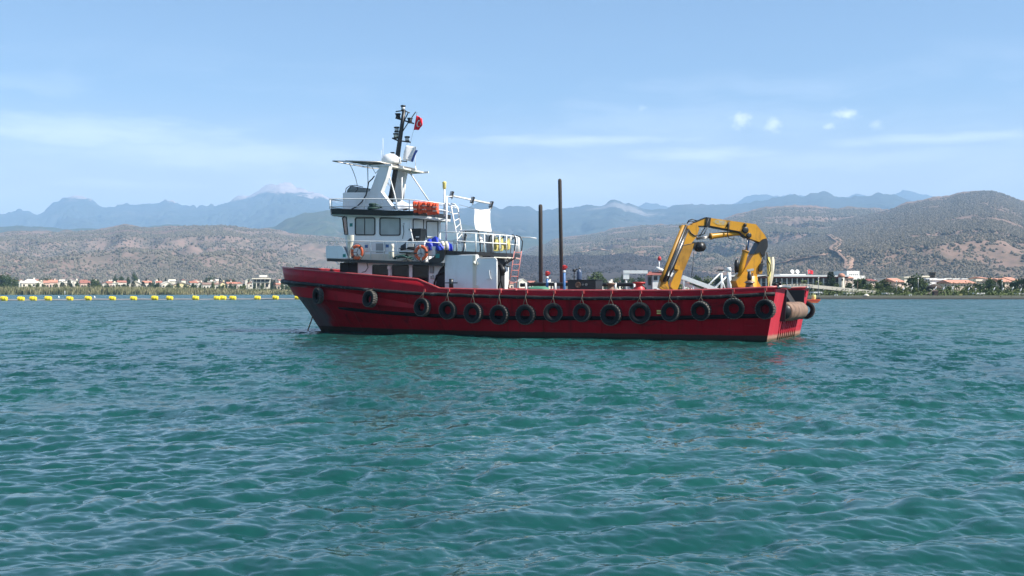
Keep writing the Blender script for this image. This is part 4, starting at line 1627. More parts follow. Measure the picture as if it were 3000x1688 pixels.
railing('roof_rail', [rl1, rl2], posts, .028, 'white pipe railing round the wheelhouse roof')
# boat deck rail
t1 = P([(1290, 712), (1240, 709), (1163, 708), (1060, 707), (960, 707)], WY - .08)
t2 = P([(1224, 738), (1170, 737), (1105, 736), (1070, 736)], WY - .08)
posts = [(B(px, 707.5, WY - .08), B(px, b_, WY - .08)) for px, b_ in ((963, 721), (987, 721), (1086, 757), (1125, 758), (1163, 762), (1222, 766))]
railing('boat_deck_rail', [t1, t2], posts, .028, 'white pipe railing along the boat deck')
# aft deck rail following the rounded edge
def aft_rail(dz):
    return [p + Vector((.06, -.08 if p.y > 0 else .0, dz)) for p in AP]


lift = B(1290, 678, 3.5).z - AP[0].z
r1 = aft_rail(lift * .98)
r2 = aft_rail(lift * .52)
posts = []
for i in range(len(AP)):
    posts.append((r1[i], r1[i] - Vector((0, 0, lift * .98))))
    if i + 1 < len(AP) and i > 1:
        m_ = (r1[i] + r1[i + 1]) / 2
        posts.append((m_, m_ - Vector((0, 0, lift * .98))))
ext = r1[-1] + Vector((-.6, -1.0, 0))
railing('aft_deck_rail', [r1, r2, [Vector((16.6, -3.3, r1[0].z)), Vector((14.5, -3.1, r1[0].z - .05)), ext]], posts, .032, 'white pipe railing round the aft upper deck')
# far rail along the starboard bulwark: dark pipe on white stanchions
fp = [B(px, py, -3.7) for px, py in ((1525, 836), (1560, 833), (1660, 833), (1800, 834), (1868, 834), (1884, 838), (1890, 848))]
mb = MB().tube(fp, .10, 8)
fr_ = part(mb, 'discharge_pipe', M_HOSE, None, 'dark pipe carried on white stanchions along the far bulwark')
for px in (1541, 1627, 1803, 1858):
    part(MB().tube([B(px, 829, -3.55), B(px, 858, -3.55)], .06, 8), 'stanchion', M_PIPE, fr_)

# ------------------------------------------------------------------ pylons, platform, awning, radar
near = [(1008, 564), (1076, 564), (1083, 560), (1089, 548), (1114, 482), (1137, 482), (1127, 520), (1111, 562), (1150, 614), (1008, 614)]
pts = [B(px, py, 1.7) for px, py in near]
py_ = part(MB().prism(pts, (0, -.28, 0)), 'port_pylon', M_WHITE, None, 'pale grey pylon with flying-bridge coaming')
mb = MB()
for a, b_ in zip(pts[5:8], pts[6:9]):
    mb.prism([a, b_, b_ + Vector((-.10, 0, 0)), a + Vector((-.10, 0, 0))], (0, -.34, 0))
part(mb, 'pylon_edge', M_PIPE, py_)
far = [(1172, 498), (1197, 498), (1187, 543), (1180, 592), (1128, 592), (1128, 578), (1155, 574), (1160, 548)]
pts = [B(px, py, -1.6) for px, py in far]
part(MB().prism(pts, (0, .28, 0)), 'starboard_pylon', M_WHITE, None, 'sunlit far pylon carrying the platform')
# flying bridge coaming across the front
c0 = B(1008, 566, 1.6)
mb = MB()
mb.box((c0.x - .04, -1.6, 6.5), (c0.x + .04, 1.66, c0.z))
part(mb, 'bridge_front', M_WHITE)
# windscreen
def ws(px, py, y):
    return B(px, py, y)
g = []
for k in range(9):
    a = math.pi * k / 8
    y = 1.5 * math.cos(a)
    fwd = .25 * math.sin(a)
    bot_ = Vector((c0.x + fwd - .1, y, c0.z))
    top_ = Vector((c0.x + fwd - .35, y * .96, c0.z + .42))
    g.append([bot_, (bot_ + top_) / 2 + Vector((.08, 0, 0)), top_])
wsn = part(MB().sheet(g, .012), 'windscreen', M_SCREEN)
mb = MB()
mb.tube([r[2] for r in g], .02, 6)
mb.tube(P([(1012, 565), (1014, 552), (1024, 545), (1040, 543), (1063, 548)], 1.55), .022, 6)
mb.tube(P([(1047, 548), (1048, 556), (1040, 564)], 1.5), .02, 6)
part(mb, 'windscreen_frame', M_BLACK, wsn)
# platform across the pylons
pn, pf = B(1112, 481, 1.75), B(1224, 500, -2.3)
mb = MB()
mb.box((pn.x - .45, -2.4, pn.z - .12), (pn.x + .30, 1.75, pn.z - .03), .02)
plat = part(mb, 'platform', M_CREAM, None, 'narrow white platform across the two pylons')
for yy in (1.75, .5, -.9, -2.35):
    part(MB().bar((pn.x - .75, yy, pn.z - .08), (pn.x + .55, yy, pn.z - .08), .09, .10), 'crossbar', M_PIPE, plat)
# radar dome
rc = B(1147, 481, 0)
rr_ = .55
mb = MB()
mb.lathe([(.35, -.02), (rr_ * .96, .02), (rr_, .12), (rr_ * .98, .28), (rr_ * .86, .42), (rr_ * .6, .53), (rr_ * .3, .57), (0, .585)], rc, 28)
rd = part(mb, 'radar_dome', M_PLASTIC, None, 'white radar dome')
dr_ = MB()
dr_.box(B(1127, 468, .45) + Vector((-.1, -.02, -.04)), B(1137, 466, .47) + Vector((.0, .05, .06)))
part(dr_, 'dome_badge', M_GREYP, rd)
# awning
def cnr(px, py, y):
    return B(px, py, y)
A0, A1 = B(975, 472, 2.0), B(1112, 475, 2.0)
zf, za = A0.z, A1.z
mb = MB()
fr0 = [(A0.x, 2.0, zf), (A0.x, -2.0, zf), (A1.x, -2.0, za), (A1.x, 2.0, za)]
mb.tube([Vector(p) for p in fr0] + [Vector(fr0[0])], .035, 6)
for t_ in (.33, .66):
    xm = A0.x + (A1.x - A0.x) * t_
    zm = zf + (za - zf) * t_
    mb.tube([(xm, 2.0, zm), (xm, -2.0, zm)], .025, 6)
for y in (1.0, 0, -1.0):
    mb.tube([(A0.x, y, zf), (A1.x, y, za)], .02, 6)
aw = part(mb, 'awning_frame', M_STEEL, None, 'flat sun awning frame over the flying bridge')
mb = MB()
mb.hexa([(A1.x + .05, -1.95, za + .03), (A0.x - 1.15, -1.95, zf - .03), (A0.x - .75, 1.93, zf - .02), (A1.x + .05, 1.93, za + .03), (A1.x + .05, -1.95, za + .06), (A0.x - 1.15, -1.95, zf), (A0.x - .75, 1.93, zf + .01), (A1.x + .05, 1.93, za + .06)])
part(mb, 'awning_panel', paint('awning_grey', (.24, .27, .25), .8, 0, .15, 2), aw)
part(MB().tube(P([(1024, 480), (1034, 500), (1042, 522), (1047, 545)], 1.5), .022, 6), 'stay', M_PIPE, aw)
part(MB().tube(P([(1077, 483), (1078, 530), (1078, 566)], 1.6), .028, 6), 'stay', M_PIPE, aw)
part(MB().tube(P([(1090, 490), (1100, 508), (1116, 490)], 1.3), .02, 6), 'stay', M_PIPE, aw)
part(MB().tube(P([(1131, 483), (1142, 520), (1155, 565), (1164, 604)], 1.0), .035, 6), 'stay', M_PIPE, aw)
part(MB().tube(P([(1127, 520), (1142, 545)], .5), .025, 6), 'stay', M_PIPE, aw)
part(MB().tube(P([(1142, 482), (1142, 520)], .5), .03, 6), 'stay', M_PIPE, aw)
part(MB().tube(P([(1178, 520), (1176, 584)], .2), .035, 6), 'stay', M_PIPE, aw)
part(MB().tube(P([(1187, 540), (1182, 584)], -1.0), .035, 6), 'stay', M_PIPE, aw)
part(MB().tube(P([(1199, 503), (1256, 588)], -1.4), .04, 6), 'stay', M_PIPE, aw)
part(MB().tube(P([(1097, 516), (1090, 525), (1080, 534), (1077, 552), (1072, 572), (1060, 592), (1046, 605), (1030, 613)], 1.85), .035, 6), 'cable', M_HOSE, aw)
# ------------------------------------------------------------------ mast
mb = MB()
mpts = P([(1139, 614), (1150, 552), (1163, 470), (1177, 372), (1184, 322)], 0)
mb.tube(mpts, [.15, .145, .135, .115, .10], 12)
mast = part(mb, 'mast', M_BLACK, None, 'raked black mast with navigation lamps')
mb = MB()
mb.tube(P([(1160, 327), (1183, 324), (1200, 331)], 0), .035, 6)
mb.tube(P([(1196, 330), (1184, 355), (1180, 368)], 0), .03, 6)
mb.bar(*P([(1160, 346), (1212, 362)], 0), .09, .08)
mb.bar(*P([(1150, 405), (1168, 413)], 0), .09, .08)
mb.bar(*P([(1166, 412), (1202, 417)], 0), .08, .07)
mb.tube(P([(1178, 388), (1196, 359), (1218, 328)], 0), .028, 6)
part(mb, 'mast_arm', M_BLACK, mast)


def nav_lamp(px, py, h, w=10, lens=M_LENS):
    """lantern: base, lens, cap"""
    c = B(px, py, 0)
    r_ = w * .0175 / 2 * 1.3
    H_ = h * .0178
    o = part(MB().lathe([(r_, 0), (r_, H_ * .18), (r_ * .6, H_ * .22), (r_ * .6, H_ * .72), (r_ * 1.1, H_ * .78), (r_ * 1.1, H_), (0, H_)], c, 12), 'navigation_lamp', M_BLACK, mast)
    part(MB().lathe([(r_ * .82, H_ * .22), (r_ * .86, H_ * .45), (r_ * .82, H_ * .72)], c, 12), 'lens', lens, o)


for a in ((1181, 326, 18, 11, M_LENS), (1166, 347, 15, 13, M_BLACK), (1201, 361, 16, 12, M_BLACK), (1160, 406, 16, 13, M_CREAM), (1162, 388, 17, 12, M_LENS), (1193, 416, 17, 12, M_LENS), (1150, 452, 6, 10, M_BLACK)):
    nav_lamp(*a)
# gaff light below the white flag, whips, yellow-capped post
mb = MB()
mb.bar(*P([(1176, 472), (1191, 473)], 0), .14, .06)
part(mb, 'mast_step', M_BLACK, mast)
for (px, a, b_, y, r_) in ((1122, 405, 478, .9, .010), (1217, 430, 497, -2.2, .011), (1117, 440, 474, 1.2, .008)):
    part(MB().tube([B(px, b_, y), B(px, a, y)], [r_ * 1.6, r_], 5), 'whip_aerial', M_PIPE, plat)
c = B(1217, 500, -2.2)
part(MB().lathe([(.09, 0), (.09, .10), (.03, .14), (.03, .25), (0, .25)], c, 8), 'aerial_base', M_PIPE, plat)
# tall post with yellow cap by the roof edge
a, b_ = B(1302, 634, 1.2), B(1302, 552, 1.2)
ant = part(MB().tube([a, b_], .05, 8), 'aerial_post', M_PIPE, None, 'white post with yellow cap behind the life jackets')
part(MB().lathe([(.05, -.05), (.095, .0), (.095, .22), (.11, .26), (.11, .33), (.05, .37), (0, .37)], b_, 12), 'aerial_cap', M_HOSEY, ant)

# ------------------------------------------------------------------ floodlight gantry and roof ladder
gl, gr = B(1328, 575, 1.5), B(1437, 597, -1.5)
mb = MB()
mb.tube([gl, gr], .05, 8)
mb.tube(P([(1309, 574), (1308, 640), (1307, 706)], 2.2), .05, 8)
mb.tube([B(1309, 577, 2.2), gl], .03, 6)
mb.tube([gr + Vector((0, 0, .02)), B(1432, 640, -1.5), B(1429, 700, -1.5)], .05, 8)
gan = part(mb, 'floodlight_gantry', M_PIPE, None, 'white pipe gantry with three floodlights')
for (px, py, y) in ((1323, 570, 1.55), (1384, 586, .1), (1439, 599, -1.45)):
    c = B(px, py, y)
    mt = rotm('Z', R(-35)) @ rotm('X', R(18))
    hb = MB().obox(c, .26, .10, .32, mt)
    fl = part(hb, 'floodlight', M_BLACK, gan)
    part(MB().obox(c + mt @ Vector((0, .053, 0)), .20, .012, .25, mt), 'lens', M_LENS, fl)
    part(MB().obox(c + Vector((-.0, -.06, -.18)), .05, .05, .14, mt), 'bracket', M_STEEL, fl)
ra = P([(1305, 596), (1316, 597), (1322, 608), (1330, 648), (1338, 690), (1343, 712)], 1.2)
rb = P([(1322, 597), (1333, 599), (1341, 610), (1346, 640), (1351, 672), (1355, 700)], .2)
lad = part(MB().tube(ra, .04, 8).tube(rb, .04, 8), 'roof_ladder', M_PIPE, None, 'white ladder from aft deck to wheelhouse roof')
for i in range(1, 8):
    t_ = i / 8
    def on(pl):
        f_ = t_ * (len(pl) - 2) + 1
        k = min(int(f_), len(pl) - 2)
        return pl[k].lerp(pl[k + 1], f_ - k)
    part(MB().tube([on(ra), on(rb)], .028, 6), 'rung', M_PIPE, lad)
# red ladder at the after end of the aft deck
la = [B(px, py, .9) for px, py in ((1489, 852), (1507, 735), (1511, 700), (1506, 697), (1498, 703))]
lb = [B(px, py, .4) for px, py in ((1511, 852), (1528, 735), (1531, 708), (1524, 694), (1512, 690))]
m_l = MB().tube(la[:2], .027, 8).tube(lb[:2], .027, 8)
l2 = part(m_l, 'deck_ladder', M_LADDER, None, 'faded red ladder up to the aft deck')
part(MB().tube(la[1:], .03, 8).tube(lb[1:], .03, 8), 'hand_hoop', M_BLACK, l2)
for i in range(7):
    t_ = .06 + i * .15
    part(MB().tube([la[0].lerp(la[1], t_), lb[0].lerp(lb[1], t_)], .022, 6), 'rung', M_LADDER, l2)

# ------------------------------------------------------------------ deck fittings
mb = MB()
c = B(1322, 850, HB - .35)
mb.lathe([(.10, -.6), (.10, .52), (.0, .52)], c, 12)
bt = part(mb, 'mooring_bitt', M_REDP, None, 'red and black mooring post with cross bar')
part(MB().lathe([(.108, .1), (.108, .56), (0, .56)], c, 12).bar(c + Vector((-.34, 0, .36)), c + Vector((.34, 0, .36)), .06, .05), 'cross_bar', M_BLACK, bt)
mb = MB()
c = B(1790, 852, -2.6)
mb.lathe([(.22, -.5), (.22, .1), (.16, .14), (.16, .30), (.26, .34), (.26, .40), (0, .40)], c, 14)
part(mb, 'capstan', M_RUST, None, 'rusty capstan on the open deck')
c = B(1872, 850, -2.4)
mb = MB().lathe([(.30, -.5), (.30, .12), (.18, .2), (.18, .30), (.34, .36), (.34, .42), (0, .42)], c, 14)
part(mb, 'winch_drum', M_REDP, None, 'small red winch drum near the crane')
mb = MB()
for px in (1278, 1478, 1715):
    pass
# short fairlead stubs on the near rail
for px in (1467, 1511):
    c = B(px, 851, HB - .1)
    part(MB().lathe([(.12, -.04), (.12, .05), (.06, .09), (0, .1)], c, 10), 'fairlead', M_RAILRED, bulwark)
# bow fittings seen over the bulwark
c = B(972, 800, 1.2)
part(MB().lathe([(.06, -.5), (.06, .14), (.1, .16), (.1, .2), (0, .2)], c, 10).bar(c + Vector((-.16, 0, .1)), c + Vector((.16, 0, .1)), .05, .05), 'bow_bitt', M_RUST)

# ------------------------------------------------------------------ tyre fenders hung along the side
M_TREAD = paint('dusty_tread', (.095, .088, .078), .9, 0, .3, 5, (.15, .14, .125), .6, .3)


def tyre_mesh(name, lugs, wide, seed):
    """worn lorry tyre lying round the y axis, outer radius 1: hollow carcass with tread blocks"""
    mb = MB()
    prof = [(.49, -.24), (.56, -.32), (.76, -.40), (.91, -.36), (.955, -.27), (.96, 0), (.955, .27), (.91, .36), (.76, .40), (.56, .32), (.49, .24), (.48, .17), (.62, .26), (.82, .26), (.88, 0), (.82, -.26), (.62, -.26), (.48, -.17), (.49, -.24)]
    prof = [(r, z * wide) for r, z in prof]
    n = 44
    vs, fs = [], []
    for i in range(n):
        t = 2 * math.pi * i / n
        for (r, z) in prof[:-1]:
            vs.append((r * math.cos(t), z, r * math.sin(t)))
    m = len(prof) - 1
    for i in range(n):
        i2 = (i + 1) % n
        for k in range(m):
            k2 = (k + 1) % m
            fs.append((i * m + k, i * m + k2, i2 * m + k2, i2 * m + k))
    mb.add(vs, fs, True)
    rs = random.Random(seed)
    for i in range(lugs):
        for sd in (-1, 1):
            t = 2 * math.pi * (i + (.5 if sd > 0 else 0)) / lugs
            dt = 2 * math.pi / lugs * .30
            p = []
            for rr in (.90, 1.0 + rs.uniform(-.012, .012)):
                for (tt, z) in ((t - dt, .02 * sd), (t + dt, .02 * sd), (t + dt * 1.5, .36 * sd), (t - dt * .6, .36 * sd)):
                    p.append((rr * math.cos(tt), z * wide, rr * math.sin(tt)))
            mb.hexa(p)
    me = mb.mesh(name, [M_RUBBER, M_TREAD])
    nb_ = n * m
    me.polygons.foreach_set('material_index', [0] * nb_ + [1] * (len(me.polygons) - nb_))
    return me


TY = [tyre_mesh('lugged_tyre', 22, 1.0, 1), tyre_mesh('road_tyre', 34, .85, 2)]
TYRES = [(932, 867, 23.5, 1, 940), (1084, 876, 25, 0, 1090), (1237, 900, 27, 1, 1241), (1312, 909, 27, 1, 1315), (1387, 917, 30, 1, 1389), (1464, 922, 29.5, 0, 1466), (1541, 922, 30, 0, 1543), (1621, 916, 28.5, 1, 1624),
         (1706, 916, 27.5, 1, 1708), (1791, 922, 32, 0, 1792), (1875, 917, 32, 1, 1877), (1965, 914, 28.5, 1, 1964), (2054, 910, 29, 0, 2056), (2150, 903, 31, 0, 2148), (2243, 906, 29.5, 0, 2243)]
EXTRA = ['under the bow rail', 'under the long upper bulwark', 'below the bulwark ramp', 'below the red mooring post', 'below the white door', 'aft of the white door', 'below the green canvas', 'below the poles',
         'below the black box', 'amidships, larger than its neighbours', 'with the yellow mark beside it', 'below the crane jib tip', 'below the white truss', 'below the crane lift cylinder', 'at the stern corner']
rnd = random.Random(8)
for i, (px, py, r, kind, pr) in enumerate(TYRES):
    # hull side at this station
    u = None
    best = None
    for y in np.linspace(1.2, HB + .05, 80):
        p = B(px, py, y)
        zs = it(STRK, p.x)
        uu = (p.x + .19 * p.z) / (it(X_STEM, p.z) + .19 * p.z)
        e = abs(half_breadth(min(1, p.z / zs + .25), min(1, max(0, uu))) + .27 - y)
        if best is None or e < best[0]:
            best = (e, y, p)
    p = best[2]
    D = (BM @ p).y
    rad = r * D / FPX
    # local outward direction of the side in plan
    def hb_at(x):
        return half_breadth(.85, min(1, max(0, (x + .35) / (it(X_STEM, 1.8) + .35))))
    slope = (hb_at(p.x + .3) - hb_at(p.x - .3)) / .6
    yaw = math.atan2(-slope, 1.0)
    root = thing('tyre_fender', 'tyre fender, %s from the bow, %s' % (ordinal(i + 1), EXTRA[i]), 'tyre', p, 'tyre fenders along the hull side', BM)
    ty = bpy.data.objects.new('tyre', TY[kind])
    _link(ty, root)
    ORG[ty.name] = p
    ty.scale = (rad, rad, rad)
    ty.rotation_euler = (R(rnd.uniform(-6, 14)), rnd.uniform(0, 6), -yaw + R(rnd.uniform(-9, 9)))
    xr = B(pr, 860, HB).x if i > 2 else p.x - .1
    ztop_ = it(BTOP, xr) - (.10 if i > 2 else .45)
    yo = hb_at(xr) + .02 if i < 3 else HB + .0
    a = Vector((xr, yo + .02, ztop_))
    mid = Vector((xr, yo + .16, it(STRK, xr) + .02))
    mb = MB()
    tp_ = p + Vector((0, 0, rad * .62))
    for s_ in (-.16, .10):
        e_ = p + Vector((s_ * rad * 1.6, .05, rad * .80))
        mb.tube([a, mid, e_ + Vector((0, .10, rad * .22)), tp_ + Vector((s_ * .4, .02, 0))], .017, 5)
    rp = mb.build('rope', M_ROPE, root)
    part(MB().box(a + Vector((-.05, -.10, -.02)), a + Vector((.05, .04, .12))), 'rope_lug', M_RAILRED, bulwark)
# tyre on the starboard quarter, seen edge on
p = Vector((-.22, -4.52, 1.28))
root = thing('tyre_fender', 'black tyre fender on the far stern quarter, seen edge-on beside the roller', 'tyre', p, 'tyre fenders along the hull side', BM)
ty = bpy.data.objects.new('tyre', TY[1])
_link(ty, root)
ty.scale = (.46, .46, .46)
ty.rotation_euler = (R(5), 1.0, R(8))
MB().tube([p + Vector((0, .2, 1.05)), p + Vector((0, .05, .6)), p + Vector((0, 0, .28))], .024, 5).build('rope', M_ROPE, root)


# ------------------------------------------------------------------ life rings on the boat deck rail
def life_ring(px, py, label, ang):
    c = B(px, py, WY + .06)
    root = thing('life_ring', label, 'life ring', c, 'life rings on the rail', BM)
    mt = rotm('X', R(90)) @ rotm('Z', ang)
    rg = MB().torus(c, .315, .085, mt, 36, 12, .060).build('ring', M_ORANGE, root)
    for k in range(4):
        a = k * math.pi / 2 + .4
        MB().torus(c, .315, .090, mt, 5, 12, .066, (a - .13, a + .13)).build('band', M_BLACK if k % 2 else M_CREAM, rg)
    mb = MB()
    for k in range(4):
        a0, a1 = k * math.pi / 2 + .4, (k + 1) * math.pi / 2 + .4
        pl = [c + mt @ Vector(((.41 + .05 * math.sin(math.pi * t)) * math.cos(a0 + (a1 - a0) * t), (.41 + .05 * math.sin(math.pi * t)) * math.sin(a0 + (a1 - a0) * t), 0)) for t in np.linspace(0, 1, 7)]
        mb.tube(pl, .014, 5)
    for k in range(3):
        a = ang + k * 2.1 + 1.5
        mb.tube([c + mt @ Vector((.30 * math.cos(a), .30 * math.sin(a), -.08)), c + Vector((0, .02, -.02))], .016, 5)
    mb.tube([c, c + Vector((0, .02, -.25)), c + Vector((.02, .05, -.52))], .016, 5)
    mb.build('grab_line', M_ROPE, root)


life_ring(1046, 739, 'orange life ring on the boat deck rail beside the forward wing panel', .3)
life_ring(1234, 741, 'orange life ring on the rail below the blue tarpaulin', 1.1)

# ------------------------------------------------------------------ life jackets on the roof rail
for i, (px, py, w, h, lab) in enumerate(((1218, 607, 16, 32, 'first'), (1232, 609, 15, 34, 'second'), (1246, 608, 15, 30, 'third'), (1261, 611, 17, 36, 'fourth'), (1277, 612, 17, 32, 'last'))):
    c = B(px, py, 2.86)
    W_, H_ = w * .0182, h * .0182
    bm = bmesh.new()
    bmesh.ops.create_cube(bm, size=1)
    bmesh.ops.subdivide_edges(bm, edges=list(bm.edges), cuts=5, use_grid_fill=True)
    rs = random.Random(50 + i)
    for v in bm.verts:
        x, y, z = v.co
        r_ = math.sqrt(x * x + z * z) * 1.2
        puff_ = 1 - .5 * (2 * x) ** 4 - .35 * (2 * z) ** 6
        fold = .16 * math.sin(9 * x + i) + .12 * math.sin(7 * z + 2 * i) + rs.uniform(-.06, .06)
        notch = .5 if (abs(x) < .10 and z > .22) else 1
        v.co = Vector((x * W_ * (1 + .12 * math.sin(5 * z + i)), y * .22 * max(.25, puff_ + fold) * notch, z * H_ * (1 + .06 * math.sin(6 * x))))
    root = thing('life_jacket', 'orange life jacket draped over the roof rail, %s from the mast' % lab, 'life jacket', c, 'life jackets on the roof rail', BM)
    MB().bm(bm, True, Matrix.Translation(c)).build('jacket', M_JACKET, root)
    mb = MB()
    for s_ in (-.2, .15):
        mb.box(c + Vector((-W_ * .42, .10, H_ * s_ - .02)), c + Vector((W_ * .42, .125, H_ * s_ + .02)))
    mb.build('strap', M_BLACK if i % 2 else M_CREAM, root)
# white canvas lashed on the roof behind the jackets
mb = MB()
g = []
for i in range(9):
    row = []
    for j in range(7):
        u, v = i / 8, j / 6
        row.append(B(1160 + 62 * u, 614 - 22 * math.sin(math.pi * v) * (1 - .3 * u) + 3 * math.sin(9 * u + 4 * v), 2.4 - 1.6 * v))
    g.append(row)
mb.sheet(g, .02).build('canvas_cover', M_CLOTH, None, 'crumpled white canvas on the wheelhouse roof beside the mast foot', 'canvas', None, None, BM)
# green net coil on the roof edge
c = B(1098, 613, 2.6)
mb = MB()
for k in range(5):
    mb.torus(c + Vector((.1 * math.sin(k * 2.2), .12 * math.cos(k * 1.7), .05 + .05 * k)), .28 - .03 * k, .06, rotm('X', R(8 * (k % 3 - 1))), 20, 8)
mb.build('rope_coil', paint('dark_green_rope', (.022, .055, .045), .8, 0, .25, 8), None, 'dark green rope coil on the edge of the wheelhouse roof', 'rope', None, None, BM, c)


# ------------------------------------------------------------------ flags
def cloth_sheet(f, nu=18, nv=12):
    return [[f(i / (nu - 1), j / (nv - 1)) for j in range(nv)] for i in range(nu)]


# red flag hanging from the gaff, hoist along a sloping line
h0, h1 = B(1220, 338, 0), B(1212, 381, 0)
fly = B(1240, 360, 0) - B(1217, 356, 0)


def flagf(u, v, off=0.0):
    p = h1.lerp(h0, v)
    taper = 1 - .60 * abs(v - .42) * u
    q = p + fly * u * taper * (1.0 + .1 * math.sin(3 * v)) + Vector((0, .10 * math.sin(u * 7 + v * 3) * u + off, -.20 * u * (v - .35)))
    return q


fl = thing('red_flag', 'red flag with white crescent and star flying from the mast gaff', 'flag', h1, None, BM)
M_FLAG = paint('flag_red', (.80, .014, .030), .8, 0, .12, 6)
MB().sheet(cloth_sheet(flagf), .006).build('flag_cloth', M_FLAG, fl)
mb = MB()
def cres(t, k):
    a = R(45) + R(270) * t
    ro_, ri = .20, .155
    if k == 0:
        return .42 + ro_ * math.cos(a), .50 + ro_ * math.sin(a) * 1.35
    return .42 + .045 + ri * math.cos(a) * 1.0, .50 + ri * math.sin(a) * 1.30
for off in (.010, -.016):
    g = [[flagf(*cres(t, 0), off), flagf(*cres(t, 1), off)] for t in np.linspace(0, 1, 20)]
    mb.sheet(g, .002)
    st = []
    for k in range(10):
        rr_ = .10 if k % 2 == 0 else .042
        st.append(flagf(.66 + rr_ * math.cos(k * math.pi / 5), .50 + rr_ * 1.35 * math.sin(k * math.pi / 5), off))
    mb.add(st, [tuple(range(10))])
mb.build('crescent_star', M_CLOTH, fl)
MB().tube([h0, B(1222, 328, 0)], .008, 5).tube([h1, B(1208, 395, 0), B(1190, 480, -.3)], .006, 5).build('halyard', M_ROPE, fl)
# small white and blue flag
g0, g1 = B(1192, 424, 0), B(1180, 468, 0)


def wf(u, v):
    p = g1.lerp(g0, v)
    return p + Vector((-.85 * u * (.75 + .25 * v), .09 * math.sin(6 * u + 2 * v), -.16 * u + .05 * math.sin(5 * v)))


wfl = thing('white_flag', 'small limp white flag with blue edge below the mast lamps', 'flag', g1, None, BM)
MB().sheet(cloth_sheet(lambda u, v: wf(u * .72, v)), .006).build('flag_cloth', M_CLOTH, wfl)
MB().sheet(cloth_sheet(lambda u, v: wf(.72 + u * .28, v * .8), 8, 10), .006).build('flag_border', paint('flag_blue', (.05, .09, .32), .8, 0, .15, 6), wfl)
MB().tube([g0, B(1193, 418, 0)], .008, 5).build('halyard', M_ROPE, wfl)

# ------------------------------------------------------------------ things standing on the boat deck and aft deck
zb = lambda x: 3.84 + .045 * (x - 20)
# black plastic bin on a locker
a, b_ = B(1207, 708, 2.3), B(1242, 670, 2.3)
cx = (a.x + b_.x) / 2
w = abs(a.x - b_.x)
loc = MB()
loc.box((cx - .6, 1.9, zb(cx)), (cx + .5, 2.7, a.z - .002), .03)
loc.build('deck_locker', M_WHITE, None, 'white deck locker under the black plastic bin', 'locker', None, None, BM, Vector((cx, 2.3, zb(cx))))
root = thing('plastic_bin', 'black plastic bin standing behind the blue tarpaulin', 'bin', Vector((cx, 2.3, a.z)), None, BM)
mb = MB()
h = b_.z - a.z
mb.hexa([(cx - w * .40, 2.05, a.z), (cx + w * .40, 2.05, a.z), (cx + w * .40, 2.55, a.z), (cx - w * .40, 2.55, a.z), (cx - w * .48, 2.0, a.z + h * .86), (cx + w * .48, 2.0, a.z + h * .86), (cx + w * .48, 2.6, a.z + h * .86), (cx - w * .48, 2.6, a.z + h * .86)])
mb.build('bin_body', M_BLACK, root)
MB().box((cx - w * .52, 1.97, a.z + h * .86 + .002), (cx + w * .52, 2.63, a.z + h), .02).build('lid', M_BLACK, root)
MB().box((cx - .22, 2.575, a.z + .20), (cx - .03, 2.59, a.z + .25)).build('bin_label', M_PLASTIC, root)
# black deck chair / swivel seat
c = B(1192, 752, 3.0)
root = thing('swivel_chair', 'black swivel chair on the boat deck by the rail', 'chair', Vector((c.x, 3.0, zb(c.x))), None, BM)
z0 = zb(c.x)
mb = MB()
mb.box((c.x - .32, 2.72, z0 + .42), (c.x + .32, 3.28, z0 + .54), .04)
mb.build('seat', M_BLACK, root)
s0, s1 = B(1214, 730, 2.75), B(1170, 698, 2.75)
g = cloth_sheet(lambda u, v: Vector((s0.x + (s1.x - s0.x) * u, 2.72 - .14 * v + .06 * math.cos(math.pi * u), s0.z + (s1.z - s0.z) * v - .05 * (2 * u - 1) ** 2)), 9, 7)
MB().sheet(g, .07).build('backrest', M_BLACK, root)
mb = MB()
mb.box((c.x + .26, 2.74, z0 + .66), (c.x + .36, 3.2, z0 + .70)).box((c.x - .36, 2.74, z0 + .66), (c.x - .26, 3.2, z0 + .70))
mb.build('armrest', M_BLACK, root)
mb = MB()
mb.tube([(c.x, 3.0, z0 + .05), (c.x, 3.0, z0 + .44)], .04, 8)
for k in range(5):
    t_ = k * 2 * math.pi / 5
    mb.bar((c.x, 3.0, z0 + .09), (c.x + .30 * math.cos(t_), 3.0 + .30 * math.sin(t_), z0 + .04), .06, .05)
mb.build('pedestal', M_STEEL, root)
# grey tablet-like box on the chair arm
a, b_ = B(1194, 724, 3.2), B(1212, 713, 3.2)
MB().obox((a + b_) / 2, .34, .05, .20, rotm('X', R(20))).build('instrument_box', M_GREYP, None, 'grey instrument box propped on the black swivel chair', 'box', None, None, BM)
# blue tarpaulin heap
root = thing('blue_tarpaulin', 'bright blue tarpaulin heaped at the aft deck step', 'tarpaulin', B(1270, 733, 3.1), None, BM)
def heap(x0, x1, ybase, ytop, yl, seed, dep=.9):
    rs = random.Random(seed)
    ph = [rs.uniform(0, 6) for _ in range(6)]
    def f(u, v):
        px = x0 + (x1 - x0) * u
        prof_ = math.sin(math.pi * min(1, max(0, .06 + .88 * u))) ** .45
        s_ = math.sin(math.pi * v)
        py = ybase - (ybase - ytop) * prof_ * s_ ** .6 * (1 + .10 * math.sin(11 * u + ph[0]) * math.sin(7 * v + ph[1]))
        q = B(px, py, yl + .45 - dep * v + .07 * math.sin(13 * u + 5 * v + ph[2]))
        q.z += .03 * math.sin(21 * u + ph[3] + 4 * v)
        return q
    return cloth_sheet(f, 30, 16)
MB().sheet(heap(1246, 1300, 734, 696, 3.0, 1), .01).build('tarpaulin_sheet', M_BLUE, root)
MB().sheet(heap(1302, 1326, 736, 712, 2.6, 2, .6), .01).build('tarpaulin_tail', M_BLUE, root)
